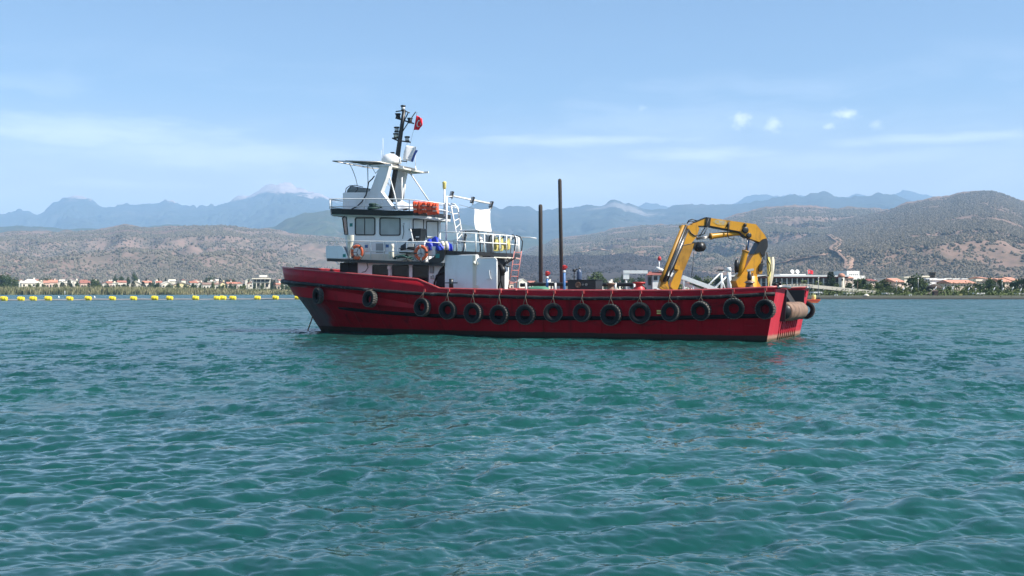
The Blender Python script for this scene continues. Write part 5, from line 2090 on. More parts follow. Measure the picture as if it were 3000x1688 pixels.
root2 = thing('canvas_roll', 'cream rolled canvas lying against the blue tarpaulin', 'canvas', B(1300, 732, 3.2), None, BM)
MB().tube(P([(1293, 706), (1298, 716), (1299, 732)], 3.2), .10, 10).tube(P([(1306, 708), (1310, 718), (1310, 733)], 3.1), .09, 10).build('roll', M_CREAM, root2)
MB().torus(B(1298, 720, 3.2), .10, .015, None, 16, 6).build('lashing', M_ROPE, root2)
# white polystyrene box under the rail beside the life ring
a, b_ = B(1252, 745, 3.2), B(1282, 722, 3.2)
MB().box((a.x, 2.9, a.z - .1), (b_.x, 3.45, b_.z), .05).build('white_crate', M_PLASTIC, None, 'white plastic crate behind the after life ring', 'crate', None, None, BM)
# white lidded bucket and fittings by the rail
for (px, py, w_, lab) in ((1150, 757, 9, 'white pump hanging on the boat deck rail'), (1141, 757, 7, 'small white bottle beside the pump on the boat deck')):
    c = B(px, py, 3.3)
    H_ = .75 if w_ == 9 else .35
    r_ = w_ * .009
    MB().lathe([(r_ * .8, 0), (r_, H_ * .15), (r_, H_ * .6), (r_ * .7, H_ * .7), (r_ * 1.1, H_ * .78), (r_ * .9, H_), (0, H_)], c, 12).build('deck_pump' if w_ == 9 else 'bottle', M_CREAM, None, lab, 'pump' if w_ == 9 else 'bottle', None, None, BM, c)
# dark green hose heap on the boat deck
c = B(1180, 757, 3.35)
mb = MB()
for k in range(5):
    mb.torus(c + Vector((.16 * (k - 2), .05 * math.sin(k), .06 + .04 * (k % 2))), .30 - .02 * k, .035, rotm('Y', R(10 * (k - 2))), 22, 6)
mb.build('hose_heap', paint('dark_teal_hose', (.02, .07, .06), .5, 0, .2, 5), None, 'dark green hose heap under the swivel chair', 'hose', None, None, BM, c)

# ---- aft deck
za = lambda x: 4.30 + .04 * (x - 16.5)
# plastic table
tc_ = B(1384, 735, 1.6)
root = thing('plastic_table', 'white plastic table with dark legs on the aft deck', 'table', Vector((tc_.x, 1.6, za(tc_.x))), None, BM)
a, b_ = B(1352, 676, 1.6), B(1414, 676, 1.6)
tz = a.z
MB().box((b_.x, 1.0, tz - .05), (a.x, 2.2, tz), .02).build('tabletop', M_PLASTIC, root)
for (px, s_) in ((1358, 1), (1408, -1)):
    for y in (1.15, 2.05):
        q = B(px, 690, y)
        MB().tube([(q.x - .12 * s_, y, tz - .06), (q.x + .02 * s_, y, za(q.x) + .01)], .028, 6).build('leg', M_BLACK, root)


def plastic_chair(px, y, yaw, label):
    b0_ = B(px, 735, y)
    z_ = za(b0_.x)
    o_ = Vector((b0_.x, y, z_))
    mt = rotm('Z', yaw)
    root = thing('plastic_chair', label, 'chair', o_, 'white plastic chairs on the aft deck', BM)
    def q(x, yy, z):
        return o_ + mt @ Vector((x, yy, z))
    g = cloth_sheet(lambda u, v: q(-.24 + .48 * u, -.23 + .46 * v, .44 + .02 * (2 * u - 1) ** 2), 6, 6)
    MB().sheet(g, .03).build('seat', M_PLASTIC, root)
    for k in range(5):
        x = -.20 + .1 * k
        MB().sheet(cloth_sheet(lambda u, v: q(x - .032 + .064 * u, .24 + .10 * v, .48 + .40 * v), 2, 5), .02).build('back_slat', M_PLASTIC, root)
    MB().tube([q(-.25, .24, .46), q(-.25, .34, .86), q(-.12, .36, .92), q(.12, .36, .92), q(.25, .34, .86), q(.25, .24, .46)], .026, 6).build('back_frame', M_PLASTIC, root)
    for (x, yy) in ((-.24, -.22), (.24, -.22), (-.25, .24), (.25, .24)):
        MB().tube([q(x, yy, .45), q(x * 1.12, yy * 1.15, .0)], .026, 6).build('leg', M_PLASTIC, root)
    for s_ in (-1, 1):
        MB().tube([q(.25 * s_, .30, .68), q(.28 * s_, -.05, .66), q(.27 * s_, -.22, .60), q(.25 * s_, -.22, .44)], .024, 6).build('armrest', M_PLASTIC, root)


plastic_chair(1345, 1.3, R(100), 'white plastic chair forward of the plastic table on the aft deck')
plastic_chair(1425, 1.2, R(-80), 'white plastic chair under the hanging cloth on the aft deck')
# white tub
c = B(1437, 708, 1.6)
c.z = za(c.x)
root = thing('white_tub', 'white tub standing beside the yellow hose on the aft deck', 'tub', c, None, BM)
MB().lathe([(.20, 0), (.26, .85), (.28, .86), (.28, .92), (.25, .92), (.18, .1), (0, .1)], c, 16).build('tub_body', M_PLASTIC, root)
MB().tube([c + Vector((-.27, 0, .85)), c + Vector((-.15, 0, 1.06)), c + Vector((.15, 0, 1.06)), c + Vector((.27, 0, .85))], .014, 5).build('handle', M_STEEL, root)
# yellow hoses hung over the rail
rs = random.Random(4)
root = thing('yellow_hose', 'coils of yellow hose hung over the aft deck rail', 'hose', B(1470, 740, 1.9), None, BM)
for k, (px, w_, h_) in enumerate(((1454, 9, 40), (1467, 11, 44), (1487, 9, 38))):
    y = 2.1 - .35 * k
    c = B(px, 716, y)
    mb = MB()
    for j in range(4):
        pl = []
        for i in range(19):
            t_ = 2 * math.pi * i / 18
            pl.append(c + Vector(((w_ * .009 + .015 * j) * math.cos(t_) + .02 * j, .05 * j - .08 + .03 * math.sin(3 * t_), (h_ * .0086 - .035 * j) * math.sin(t_) * (1 + .15 * math.sin(2 * t_ + k)) - .03 * j)))
        mb.tube(pl, .027, 6, False)
    mb.build('hose_coil', M_HOSEY, root)
# dark hoses too
mb = MB()
for (px, y) in ((1441, 2.3), (1480, 1.3), (1503, .5)):
    c = B(px, 712, y)
    pl = [c + Vector((.16 * math.cos(t_), .02, .42 * math.sin(t_))) for t_ in np.linspace(0, math.pi, 10)] 
    mb.tube(pl, .03, 6)
mb.build('black_hose', M_HOSE, None, 'black hoses looped over the aft deck rail', 'hose', None, None, BM)
# white cloth hanging on a line from the gantry
l0, l1 = B(1372, 607, .6), B(1435, 607, -1.3)
def clf(u, v):
    px = 1391 + 43 * u + (5 * (1 - v) * u) + 2.5 * math.sin(5 * v + 2) * (1 - v)
    py = 612 + 3 * math.sin(math.pi * u) + (62 + 6 * u) * (1 - v)
    y = .1 - 1.2 * u
    q = B(px, py, y)
    q.y += .07 * math.sin(9 * u + 2 * v) * (1 - v * .5)
    return q
root = thing('hanging_cloth', 'white sheet hung out to dry below the floodlight gantry', 'cloth', clf(.5, 0), None, BM)
MB().sheet(cloth_sheet(clf, 20, 16), .006).build('cloth_sheet', M_CLOTH, root)
MB().tube([B(1345, 600, 1.1), clf(0, 1), clf(.5, 1), clf(1, 1), B(1437, 606, -1.45)], .008, 5).build('line', M_ROPE, root)

# ---- open deck amidships
zd = lambda x: it(STRK, x) - .55
a, b_ = B(1662, 822, 1.5), B(1745, 856, 1.5)
root = thing('equipment_box', 'black steel box with round ports standing on the open deck', 'box', Vector(((a.x + b_.x) / 2, 1.5, zd(10))), None, BM)
MB().box((b_.x, .5, zd(10)), (a.x, 1.5, a.z), .02).build('box_body', M_BLACK, root)
MB().box((b_.x - .03, .47, a.z + .002), (a.x + .03, 1.53, a.z + .035)).build('lid', M_BLACK, root)
for (px, py, r_) in ((1694, 835, .15), (1708, 834, .05), (1718, 834, .07)):
    c = B(px, py, 1.5)
    MB().lathe([(r_ * .7, -.02), (r_ * .75, .03), (r_, .035), (r_ * 1.02, 0)], c + Vector((0, .01, 0)), 16, rotm('X', R(-90))).build('port_flange', M_STEEL if r_ < .1 else M_RUST, root)
c = B(1697, 822, 1.1)
root = thing('gas_cylinder', 'blue gas cylinder standing on the black box', 'gas cylinder', Vector((c.x, 1.1, a.z + .04)), None, BM)
o_ = Vector((c.x, 1.1, a.z + .04))
MB().lathe([(.125, 0), (.13, .03), (.13, .36), (.10, .45), (.05, .49), (.05, .53), (0, .53)], o_, 16).build('bottle', M_GASBLUE, root)
MB().lathe([(.03, .53), (.03, .60), (.055, .60), (.055, .64), (0, .64)], o_, 10).build('valve', M_STEEL, root)
c = B(1682, 822, .8)
root = thing('pipe_valve', 'dark valve head on a stalk beside the gas cylinder', 'valve', Vector((c.x, .8, a.z + .04)), None, BM)
o_ = Vector((c.x, .8, a.z + .04))
MB().tube([o_, o_ + Vector((0, 0, .42))], .022, 8).build('stalk', M_BLACK, root)
MB().lathe([(.0, .40), (.09, .42), (.10, .50), (.05, .55), (0, .55)], o_, 10).obox(o_ + Vector((-.10, 0, .50)), .22, .06, .05, rotm('Y', .3)).build('valve_head', M_BLACK, root)
# red-topped blue standpipes
for (px, py, lab) in ((1603, 795, 'red-topped blue standpipe between the two tall poles'), (1653, 777, 'taller red-topped blue standpipe right of the tallest pole')):
    t_ = B(px, py, -2.4)
    o_ = Vector((t_.x, -2.4, zd(t_.x)))
    root = thing('standpipe', lab, 'standpipe', o_, 'red-topped standpipes', BM)
    MB().tube([o_, Vector((t_.x, -2.4, t_.z - .2))], .07, 10).build('pipe', M_BLUEP, root)
    MB().lathe([(.06, -.26), (.11, -.22), (.11, -.06), (.08, 0), (0, .01)], t_, 12).obox(t_ + Vector((-.10, .02, -.10)), .16, .10, .14, rotm('Z', .5)).build('red_cap', M_REDP, root)
    MB().lathe([(.075, -.40), (.075, -.28)], t_, 12).build('white_collar', M_PIPE, root)
# green covered dinghy on deck
c = B(1578, 852, .5)
root = thing('covered_raft', 'green canvas-covered raft stowed on the open deck', 'raft', Vector((c.x, .5, zd(c.x))), None, BM)
z0 = B(1578, 850, .5).z
g = []
for i in range(13):
    u = i / 12 * 2 - 1
    row = []
    for j in range(9):
        a_ = math.pi * j / 8
        k = math.sqrt(max(0, 1 - u ** 4)) * .9 + .1
        row.append(Vector((c.x + u * .62, .5 + math.cos(a_) * .45 * k, z0 - .10 + math.sin(a_) * .30 * k)))
    g.append(row)
MB().sheet(g).build('canvas_top', M_GREEN, root)
MB().box((c.x - .40, .3, zd(c.x)), (c.x + .45, .98, z0 + .06), .05).build('cradle', M_BLACK, root)

# ------------------------------------------------------------------ knuckle-boom crane
CU = Vector((-.975, -.22, 0)).normalized()      # direction of the jib in plan (world)
CN = Vector((.22, -.975, 0)).normalized()       # the side turned to the viewer
base_w = BM @ Vector((1.55, -.2, 0))


def C(px, py, lat=0.0):
    """boat-frame point of the crane's plane (offset lat towards the viewer) seen at a photo pixel"""
    k = (px - CX) / FPX
    o_ = base_w + CN * lat
    d = Vector((k, 1, 0))
    D = o_.dot(CN) / d.dot(CN)
    w_ = Vector((k * D, D, EYE + (HZ - py) / FPX * D))
    return BM.inverted() @ w_


CNL = BM.to_3x3().inverted() @ CN


def cz(x, y):
    """photo pixel from the crane close-up grid"""
    return 1880 + x / 5.795, 620 + y / 5.795


def cplate(pts, lat0, lat1):
    """flat-sided box section: outline on the near side, extruded through the crane's width"""
    a_ = [C(*cz(*p), lat0) for p in pts]
    return MB().prism(a_, -CNL * (lat0 - lat1))


crane = thing('knuckle_crane', 'yellow folding deck crane arched over the stern of the red boat', 'crane', Vector((1.55, -.2, 1.45)), None, BM)
# pedestal
mb = MB()
bx = C(*cz(1810, 1290), 0)
ctr = Vector((bx.x, bx.y, 0))
mb.box((ctr.x - .95, ctr.y - .9, 1.30), (ctr.x + .85, ctr.y + .9, 2.36), .03)
ped = mb.build('pedestal', M_BULW, crane)
mb = MB().lathe([(.62, 2.365), (.62, 2.44), (.46, 2.46), (.44, 2.95), (.36, 3.0), (.0, 3.0)], ctr, 20)
mb.build('slew_ring', M_YELLOW, crane)
cplate([(1640, 1285), (1600, 1180), (1655, 1120), (1700, 1065), (1925, 1055), (1960, 1160), (2040, 1290)], .34, -.34).build('turret', M_YELLOW, crane)
# column and the black elbow link
cplate([(1650, 1130), (1740, 1000), (1905, 720), (2010, 690), (2045, 780), (1965, 1080), (1930, 1180), (1690, 1190)], .26, -.26).build('column', M_YELLOW, crane)
cplate([(1900, 722), (2000, 525), (2060, 470), (2118, 455), (2140, 500), (2142, 600), (2060, 775), (2010, 690)], .30, -.30).build('elbow_link', M_BLACK, crane)
c0_ = C(*cz(2085, 500), .33)
# main boom
boom = cplate([(1150, 236), (1165, 108), (1480, 152), (1940, 215), (2085, 390), (2130, 470), (2010, 520), (1790, 440), (1660, 335)], .20, -.20).build('main_boom', M_YELLOW, crane)
cplate([(870, 236), (862, 205), (935, 165), (1100, 100), (1172, 106), (1150, 238), (950, 240)], .155, -.155).build('boom_nose', M_YELLOW, crane)
cplate([(1102, 96), (1178, 104), (1160, 244), (1085, 242)], .215, -.215).build('boom_collar', M_BLACK, crane)
cplate([(880, 196), (940, 158), (1104, 92), (1104, 108), (940, 176)], .165, -.165).build('nose_top', M_BLACK, crane)
cplate([(950, 244), (1150, 240), (1400, 292), (1655, 338), (1790, 444), (1780, 456), (1640, 352), (1400, 310), (1150, 262), (950, 262)], .165, -.165).build('boom_bottom', M_BLACK, crane)
cplate([(1470, 148), (1500, 152), (1500, 300), (1450, 296), (1420, 280)], .215, -.215).build('boom_clamp', M_YELLOWD, crane)
# raised weld web on the boom
cplate([(1660, 330), (1700, 270), (1745, 205), (1772, 215), (1768, 255), (1720, 300), (1690, 340)], .212, .2).build('boom_web', M_YELLOWD, boom)
for (x, y, r_) in ((1755, 315, .16), (1815, 405, .13), (1750, 228, .08)):
    c = C(*cz(x, y), .20)
    mt = frame_from(CNL.orthogonal(), CNL.cross(CNL.orthogonal()))
    MB().lathe([(r_, 0), (r_, .06), (r_ * .6, .08), (0, .08)], c, 14, mt).build('pivot_pin', M_BLACK, boom)
# maker's mark on the boom: pale oval with grey letters
mt = frame_from(C(*cz(1400, 195), .2) - C(*cz(1260, 175), .2), Vector((0, 0, 1)))
c = C(*cz(1330, 186), .206)
g_ = [c + mt @ Vector((.36 * math.cos(a_), .13 * math.sin(a_), 0)) for a_ in np.linspace(0, 2 * math.pi, 25)[:-1]]
mk = MB().prism(g_, CNL * .003).build('maker_mark', paint('mark_amber', (.50, .32, .07), .5, 0, .1, 3), boom)
cu = bpy.data.curves.new('mark_letters', 'FONT')
cu.body = 'CMF'
cu.size = .27
cu.align_x = 'CENTER'
cu.align_y = 'CENTER'
cu.extrude = .002
_tmp = bpy.data.objects.new('tmp_text', cu)
COL.objects.link(_tmp)
bpy.context.view_layer.update()
_me = bpy.data.meshes.new_from_object(_tmp.evaluated_get(bpy.context.evaluated_depsgraph_get()))
bpy.data.objects.remove(_tmp, do_unlink=True)
_me.materials.clear()
_me.materials.append(M_GREYP)
_m4 = Matrix.Translation(c + CNL * .007 - ORG[crane.name]) @ mt.to_4x4()
_me.transform(_m4)
lt = bpy.data.objects.new('mark_letters', _me)
_link(lt, mk)
ORG[lt.name] = ORG[crane.name]


def ccyl(name, pts, rad, mat, parent=crane, n=14, lat=0.0):
    return MB().tube([C(*cz(*p), lat) for p in pts], rad, n).build(name, mat, parent)


# boom cylinder under the main boom
cy1 = ccyl('boom_cylinder', [(1172, 422), (1190, 419), (1460, 385), (1560, 380), (1730, 385)], [.155, .14, .13, .10, .07], M_YELLOW)
ccyl('gland', [(1160, 424), (1186, 420)], .16, M_YELLOWD, cy1)
ccyl('piston_rod', [(925, 452), (1180, 414)], .030, M_STEEL, cy1)
ccyl('piston_rod', [(930, 472), (1185, 438)], .030, M_STEEL, cy1)
# lift cylinder
cy2 = ccyl('lift_cylinder', [(1762, 672), (1755, 700), (1700, 930), (1650, 1150)], [.165, .15, .14, .10], M_YELLOW, crane, 14, .10)
ccyl('gland', [(1764, 664), (1758, 690)], .175, M_YELLOWD, cy2, 14, .10)
ccyl('piston_rod', [(1795, 440), (1772, 670)], .035, M_STEEL, cy2, 10, .16)
ccyl('piston_rod', [(1822, 470), (1795, 670)], .035, M_BLUEP, cy2, 10, .02)
# outer jib folded down: knuckle plate, main box, thin telescopic tubes
cplate([(788, 240), (930, 205), (975, 282), (928, 432), (845, 540), (712, 566)], .20, -.20).build('knuckle_plate', M_YELLOW, crane)
cplate([(930, 275), (985, 278), (930, 440), (915, 430)], .14, -.14).build('knuckle_edge', M_YELLOWD, crane)
jib = cplate([(712, 575), (890, 540), (870, 620), (815, 770), (720, 1000), (600, 1000), (540, 960)], .17, -.17).build('jib_box', M_YELLOWD, crane)  # shadow of the boom put into the darker yellow
cplate([(600, 1000), (702, 1000), (660, 1190), (605, 1335), (548, 1340), (492, 1275), (500, 1210)], .185, -.185).build('jib_foot', M_YELLOW, crane)
tubes_ = [((706, 236), (392, 1010), (322, 1180), .085, .24, M_YELLOWD), ((752, 236), (440, 1010), (375, 1190), .070, .27, M_BLACK), ((790, 300), (560, 900), (430, 1180), .040, .25, M_HOSE), ((770, 330), (520, 930), (400, 1190), .05, .22, M_STEEL)]
for i, (a_, b_, c_, r_, lat, m_) in enumerate(tubes_):
    ccyl('telescope_tube' if i < 2 else 'hydraulic_line', [a_, b_, c_], r_, m_, crane, 10, lat)
cplate([(700, 228), (765, 222), (780, 262), (700, 280)], .30, -.22).build('jib_head', M_YELLOW, crane)
cplate([(330, 1170), (392, 1065), (420, 1110), (470, 1330), (400, 1345), (300, 1290)], .20, -.10).build('jib_tip', M_YELLOW, crane)
cplate([(340, 1190), (480, 1330), (462, 1345), (310, 1255)], .215, .20).build('jib_tip_plate', M_YELLOWD, crane)
cplate([(560, 900), (648, 925), (640, 990), (560, 975)], .27, .172).build('jib_bracket', M_YELLOW, jib)
cplate([(470, 1085), (510, 1030), (545, 1045), (505, 1110)], .24, .10).build('jib_bracket', M_PIPE, jib)
cplate([(432, 1000), (470, 1000), (465, 1090), (430, 1090)], .28, .20).build('jib_bracket', M_PIPE, jib)
# winch on the knuckle
wc = C(*cz(985, 600), .0)
mt = frame_from(CNL.orthogonal(), CNL.cross(CNL.orthogonal()))
wn = MB().lathe([(.0, -.22), (.23, -.22), (.23, -.17), (.16, -.15), (.16, .15), (.23, .17), (.23, .22), (.12, .24), (.09, .28), (0, .28)], wc, 24, mt).build('winch', M_BLACK, crane)
for k in range(10):
    a_ = k * math.pi / 5
    c = wc + mt @ Vector((.18 * math.cos(a_), .18 * math.sin(a_), .222))
    MB().lathe([(.018, 0), (.018, .012), (0, .012)], c, 6, mt).build('bolt', M_BLACK, wn)
cplate([(880, 520), (1060, 520), (1080, 560), (900, 640)], .12, -.12).build('winch_bracket', M_BLACK, crane)
ccyl('hoist_wire', [(882, 690), (870, 900), (838, 1130)], .012, M_HOSE, crane, 5, .0)
# hydraulic hoses
for pl, lat in ((((780, 190), (800, 150), (850, 132), (930, 155)), .1), (((770, 200), (790, 175), (840, 160), (900, 180)), -.05), (((790, 290), (840, 370), (900, 410), (1000, 390), (1090, 250), (1140, 110)), .22), (((1130, 240), (1060, 380), (960, 420)), .18),
                (((1490, 170), (1470, 280), (1455, 400), (1480, 450), (1560, 470), (1570, 430)), .24), (((1480, 180), (1440, 260)), .24), (((2100, 690), (2060, 820), (2000, 930)), .12), (((2120, 700), (2130, 800), (2180, 900), (2190, 1000), (2150, 1090), (1980, 1110)), .18),
                (((1640, 780), (1620, 880), (1600, 960), (1590, 1050)), .1), (((1880, 1040), (1900, 1150), (1880, 1250)), .4), (((2050, 800), (2060, 900), (2010, 1000), (1980, 1050)), .25)):
    ccyl('hydraulic_hose', pl, .026, M_HOSE, crane, 6, lat)
MB().lathe([(.0, -.3), (.10, -.28), (.12, .1), (.08, .3), (0, .32)], C(*cz(1612, 930), .05), 10).build('oil_filter', M_BLACK, crane)
cplate([(2020, 880), (2060, 900), (2050, 1000), (1990, 1010), (1995, 920)], .34, .1).build('valve_block', M_BLACK, crane)
cplate([(1990, 960), (2050, 1010), (2040, 1060), (1985, 1060)], .30, .05).build('valve_bank', M_YELLOWD, crane)
# plate sign low on the column
cplate([(1790, 985), (1900, 965), (1905, 1000), (1795, 1020)], .272, .262).build('data_plate', M_GREYP, crane)
# control stand in front of the turret
c = C(*cz(1830, 1290), .9)
root = thing('control_stand', 'dark control stand in front of the yellow crane turret', 'control stand', Vector((c.x, c.y, zd(c.x))), None, BM)
MB().lathe([(.20, zd(c.x) - 0), (.20, c.z + .02), (.16, c.z + .18), (.19, c.z + .20), (.19, c.z + .30), (.10, c.z + .34), (0, c.z + .34)], (c.x, c.y, 0), 16).build('stand_drum', M_RUST, root)
MB().lathe([(.10, 0), (.12, .14), (.07, .42), (0, .44)], (c.x, c.y, c.z + .34), 10).build('stand_head', M_BLACK, root)
MB().torus((c.x, c.y, c.z + .24), .22, .03, None, 20, 6).build('stand_ring', M_STEEL, root)
# yellow-white bag of netting hung at the back of the crane
root = thing('net_bag', 'yellow and white net bag hung behind the crane column', 'net', C(*cz(2180, 1290), -.1), None, BM)
def bag(x0, x1, y0, y1, ph, lat):
    def f(u, v):
        yy = y0 + (y1 - y0) * v
        wv = .25 + .75 * math.sin(math.pi * min(1, .12 + v * .95)) ** .7
        cx_ = (x0 + x1) / 2 + 14 * math.sin(3 * v + ph)
        a_ = 2 * math.pi * u
        rad_ = (x1 - x0) / 2 * wv * (1 + .14 * math.sin(9 * a_ / 2 + ph + 5 * v))
        p = C(*cz(cx_ + rad_ * math.cos(a_), yy), lat + rad_ * .0027 * math.sin(a_))
        return p
    return cloth_sheet(f, 26, 18)
MB().sheet(bag(2115, 2180, 770, 1270, 0, .0)).build('yellow_net', paint('pale_yellow_net', (.58, .52, .16), .8, 0, .3, 9, (.3, .3, .1), .5), root)
MB().sheet(bag(2150, 2245, 770, 1290, 1.4, -.25)).build('white_net', paint('white_net_cloth', (.62, .57, .44), .85, 0, .15, 8, (.6, .5, .3), .3), root)
MB().tube([C(*cz(2125, 690), 0), C(*cz(2150, 780), -.1)], .02, 5).build('lashing', M_ROPE, root)
# stern lamp and small white/yellow draught marks
for (px, py) in ((1930, 911), (1930, 918)):
    c = B(px, py, HB)
    part(MB().box(c + Vector((-.09, -.05, -.03)), c + Vector((.09, .012, .03))), 'draught_mark', M_HOSEY, hull)

# ------------------------------------------------------------------ trees
def leaf_mat(name, a, b_):
    m, t, b = material(name)
    geo = N(t, 'ShaderNodeNewGeometry')
    oi = N(t, 'ShaderNodeObjectInfo')
    f = math_n(t, 'ADD', math_n(t, 'MULTIPLY', geo.outputs['Random Per Island'], .75), math_n(t, 'MULTIPLY', oi.outputs['Random'], .25))
    t.links.new(mixc(t, f, a, b_), b.inputs['Base Color'])
    b.inputs['Roughness'].default_value = .8
    b.inputs['Specular IOR Level'].default_value = .15
    return m


M_LEAF = [leaf_mat('leaf_olive', (.045, .070, .022), (.135, .165, .055)), leaf_mat('leaf_dark', (.020, .042, .015), (.070, .105, .038)), leaf_mat('leaf_pine', (.012, .024, .012), (.045, .06, .028)),
          leaf_mat('leaf_fresh', (.055, .085, .020), (.17, .19, .05))]
M_BARK = paint('bark', (.14, .10, .07), .95, 0, .25, 3, spec=.1)


def crown_mesh(name, seed, blobs, n, leaf, mat, low=.25):
    """leaf clumps scattered through several lobes, about 1 unit tall and 1 wide"""
    rs = random.Random(seed)
    lob = []
    for i in range(blobs):
        a = rs.uniform(0, 6.28)
        r_ = rs.uniform(.05, .34)
        z = low + .12 + (1 - low - .30) * ((i + rs.random()) / blobs)
        k = 1 - .5 * abs((z - .55) / .5)
        lob.append((r_ * k * math.cos(a), r_ * k * math.sin(a), z, rs.uniform(.13, .25) * (.7 + .5 * k)))
    vs, fs = [], []
    for i in range(n):
        x, y, z, r_ = rs.choice(lob)
        d = Vector((rs.gauss(0, 1), rs.gauss(0, 1), rs.gauss(0, .8))).normalized() * r_ * rs.random() ** .35
        c = Vector((x, y, z)) + d
        q = Vector((rs.gauss(0, 1), rs.gauss(0, 1), rs.gauss(0, 1))).normalized()
        u = q.orthogonal().normalized()
        w = q.cross(u)
        s_ = leaf * rs.uniform(.6, 1.4)
        b0 = len(vs)
        vs += [c + u * s_, c + w * s_ * .7, c - u * s_, c - w * s_ * .7, c + q * s_ * .35]
        fs += [(b0, b0 + 1, b0 + 4), (b0 + 1, b0 + 2, b0 + 4), (b0 + 2, b0 + 3, b0 + 4), (b0 + 3, b0, b0 + 4)]
    return MB().add(vs, fs).mesh(name, mat), lob


def trunk_mesh(name, lob, seed):
    rs = random.Random(seed)
    mb = MB().tube([(0, 0, -.02), (.01, .0, .2), (.0, .01, .45)], [.045, .034, .022], 7)
    for (x, y, z, r_) in lob[:5]:
        mb.tube([(0, 0, .22 + .15 * rs.random()), (x * .5, y * .5, z * .75), (x, y, z)], [.02, .014, .006], 5)
    return mb.mesh(name, M_BARK)


TREES = {}
for kind, (mi, blobs, n, lf, low, k) in {'broadleaf': (0, 13, 620, .050, .22, 4), 'dark': (1, 15, 700, .050, .12, 4), 'bush': (3, 9, 420, .058, .02, 3), 'darkbush': (1, 9, 420, .058, .02, 3)}.items():
    TREES[kind] = []
    for i in range(k):
        me, lob = crown_mesh(kind + '_crown', 100 + 7 * i + mi * 31 + len(kind), blobs, n, lf, M_LEAF[mi], low)
        TREES[kind].append((me, trunk_mesh(kind + '_trunk', lob, i)))


def cypress_mesh(seed):
    rs = random.Random(seed)
    vs, fs = [], []
    for i in range(520):
        z = rs.random() ** .9
        r_ = .16 * math.sin(math.pi * min(1, .12 + .88 * (1 - z))) ** .8 * rs.random() ** .3
        a = rs.uniform(0, 6.28)
        c = Vector((r_ * math.cos(a), r_ * math.sin(a), .04 + z * .95))
        q = Vector((rs.gauss(0, 1), rs.gauss(0, 1), rs.gauss(0, .4))).normalized()
        u = q.orthogonal().normalized()
        w = q.cross(u)
        s_ = .036 * rs.uniform(.6, 1.4)
        b0 = len(vs)
        vs += [c + u * s_, c + w * s_ * .6, c - u * s_, c - w * s_ * .6, c + q * s_ * .4]
        fs += [(b0, b0 + 1, b0 + 4), (b0 + 1, b0 + 2, b0 + 4), (b0 + 2, b0 + 3, b0 + 4), (b0 + 3, b0, b0 + 4)]
    return MB().add(vs, fs).mesh('cypress_crown', M_LEAF[2]), MB().tube([(0, 0, -.02), (0, 0, .6)], [.03, .01], 6).mesh('cypress_trunk', M_BARK)


TREES['cypress'] = [cypress_mesh(i) for i in range(2)]


def palm_mesh(seed):
    rs = random.Random(seed)
    mb = MB()
    for i in range(22):
        a = rs.uniform(0, 6.28)
        up = rs.uniform(-.35, .95)
        L = rs.uniform(.26, .36)
        d = Vector((math.cos(a), math.sin(a), 0))
        s_ = Vector((-d.y, d.x, 0))
        g = []
        for k in range(6):
            t_ = k / 5
            p = Vector((0, 0, .74)) + d * L * t_ * (1 - .15 * t_) + Vector((0, 0, L * (up * t_ - 1.0 * t_ * t_ * (.6 + .3 * up))))
            w = .035 * math.sin(math.pi * (.12 + .85 * t_))
            g.append([p - s_ * w + Vector((0, 0, -.02)), p, p + s_ * w + Vector((0, 0, -.02))])
        mb.sheet(g, .004, False)
    tr_ = MB().tube([(0, 0, -.02), (.01, 0, .3), (.0, .01, .75)], [.035, .024, .026], 8)
    return mb.mesh('palm_crown', M_LEAF[0]), tr_.mesh('palm_trunk', M_BARK)


TREES['palm'] = [palm_mesh(i) for i in range(3)]
_tr_rnd = random.Random(77)


def ground_z(D, px):
    d0 = shore_d(px)
    t = max(0, (D - d0) / (5200 - d0))
    return float(np.interp(t, [0, .0015, .004, .012, .05, .2, .5, 1.0], [-1.0, .25, .75, 1.0, 1.3, 1.6, 2.5, 4]))


def plant(kind, px0, px1, ytop, D, label, group, name='tree', cat='tree'):
    """a tree spanning px0..px1 in the photo with its top at ytop, standing on the ground at depth D"""
    pc = (px0 + px1) / 2
    z0 = ground_z(D, pc)
    top_ = W(pc, ytop, D).z
    h = max(.8, top_ - z0)
    w = (px1 - px0) / FPX * D
    root = thing(name, label, cat, (WX(pc, D), D, z0), group)
    cm, tm = _tr_rnd.choice(TREES[kind])
    sx = {'cypress': w / .34, 'palm': w / .62}.get(kind, w / .86)
    rz = _tr_rnd.uniform(0, 6.28)
    for nm, me in (('crown', cm), ('trunk', tm)):
        o = bpy.data.objects.new(nm, me)
        _link(o, root)
        o.scale = (sx, sx, h / .98)
        o.rotation_euler = (0, 0, rz)
    return root


# ------------------------------------------------------------------ houses
M_HW = per_object('house_wall_white', [(.80, .74, .62), (.80, .70, .54), (.84, .80, .72)], .8, .06, .3)
M_HY = per_object('house_wall_yellow', [(.80, .68, .36), (.82, .70, .42)], .8, .06, .3)
M_HP = per_object('house_wall_pink', [(.70, .50, .40), (.74, .60, .48)], .8, .08, .3)
M_RT = per_object('roof_tiles', [(.36, .13, .085), (.48, .22, .15), (.30, .12, .09)], .85, .2, 1.5)
M_RP = per_object('roof_pale', [(.66, .56, .46), (.70, .64, .54)], .85, .1, 1)
M_RB = per_object('roof_brown', [(.20, .12, .09), (.26, .17, .13)], .85, .15, 1)
M_WIN = glass('house_window', (.03, .035, .04), .1, .3, .5)
M_CONC = paint('concrete', (.42, .40, .36), .9, 0, .12, .6, (.25, .23, .2), .4)


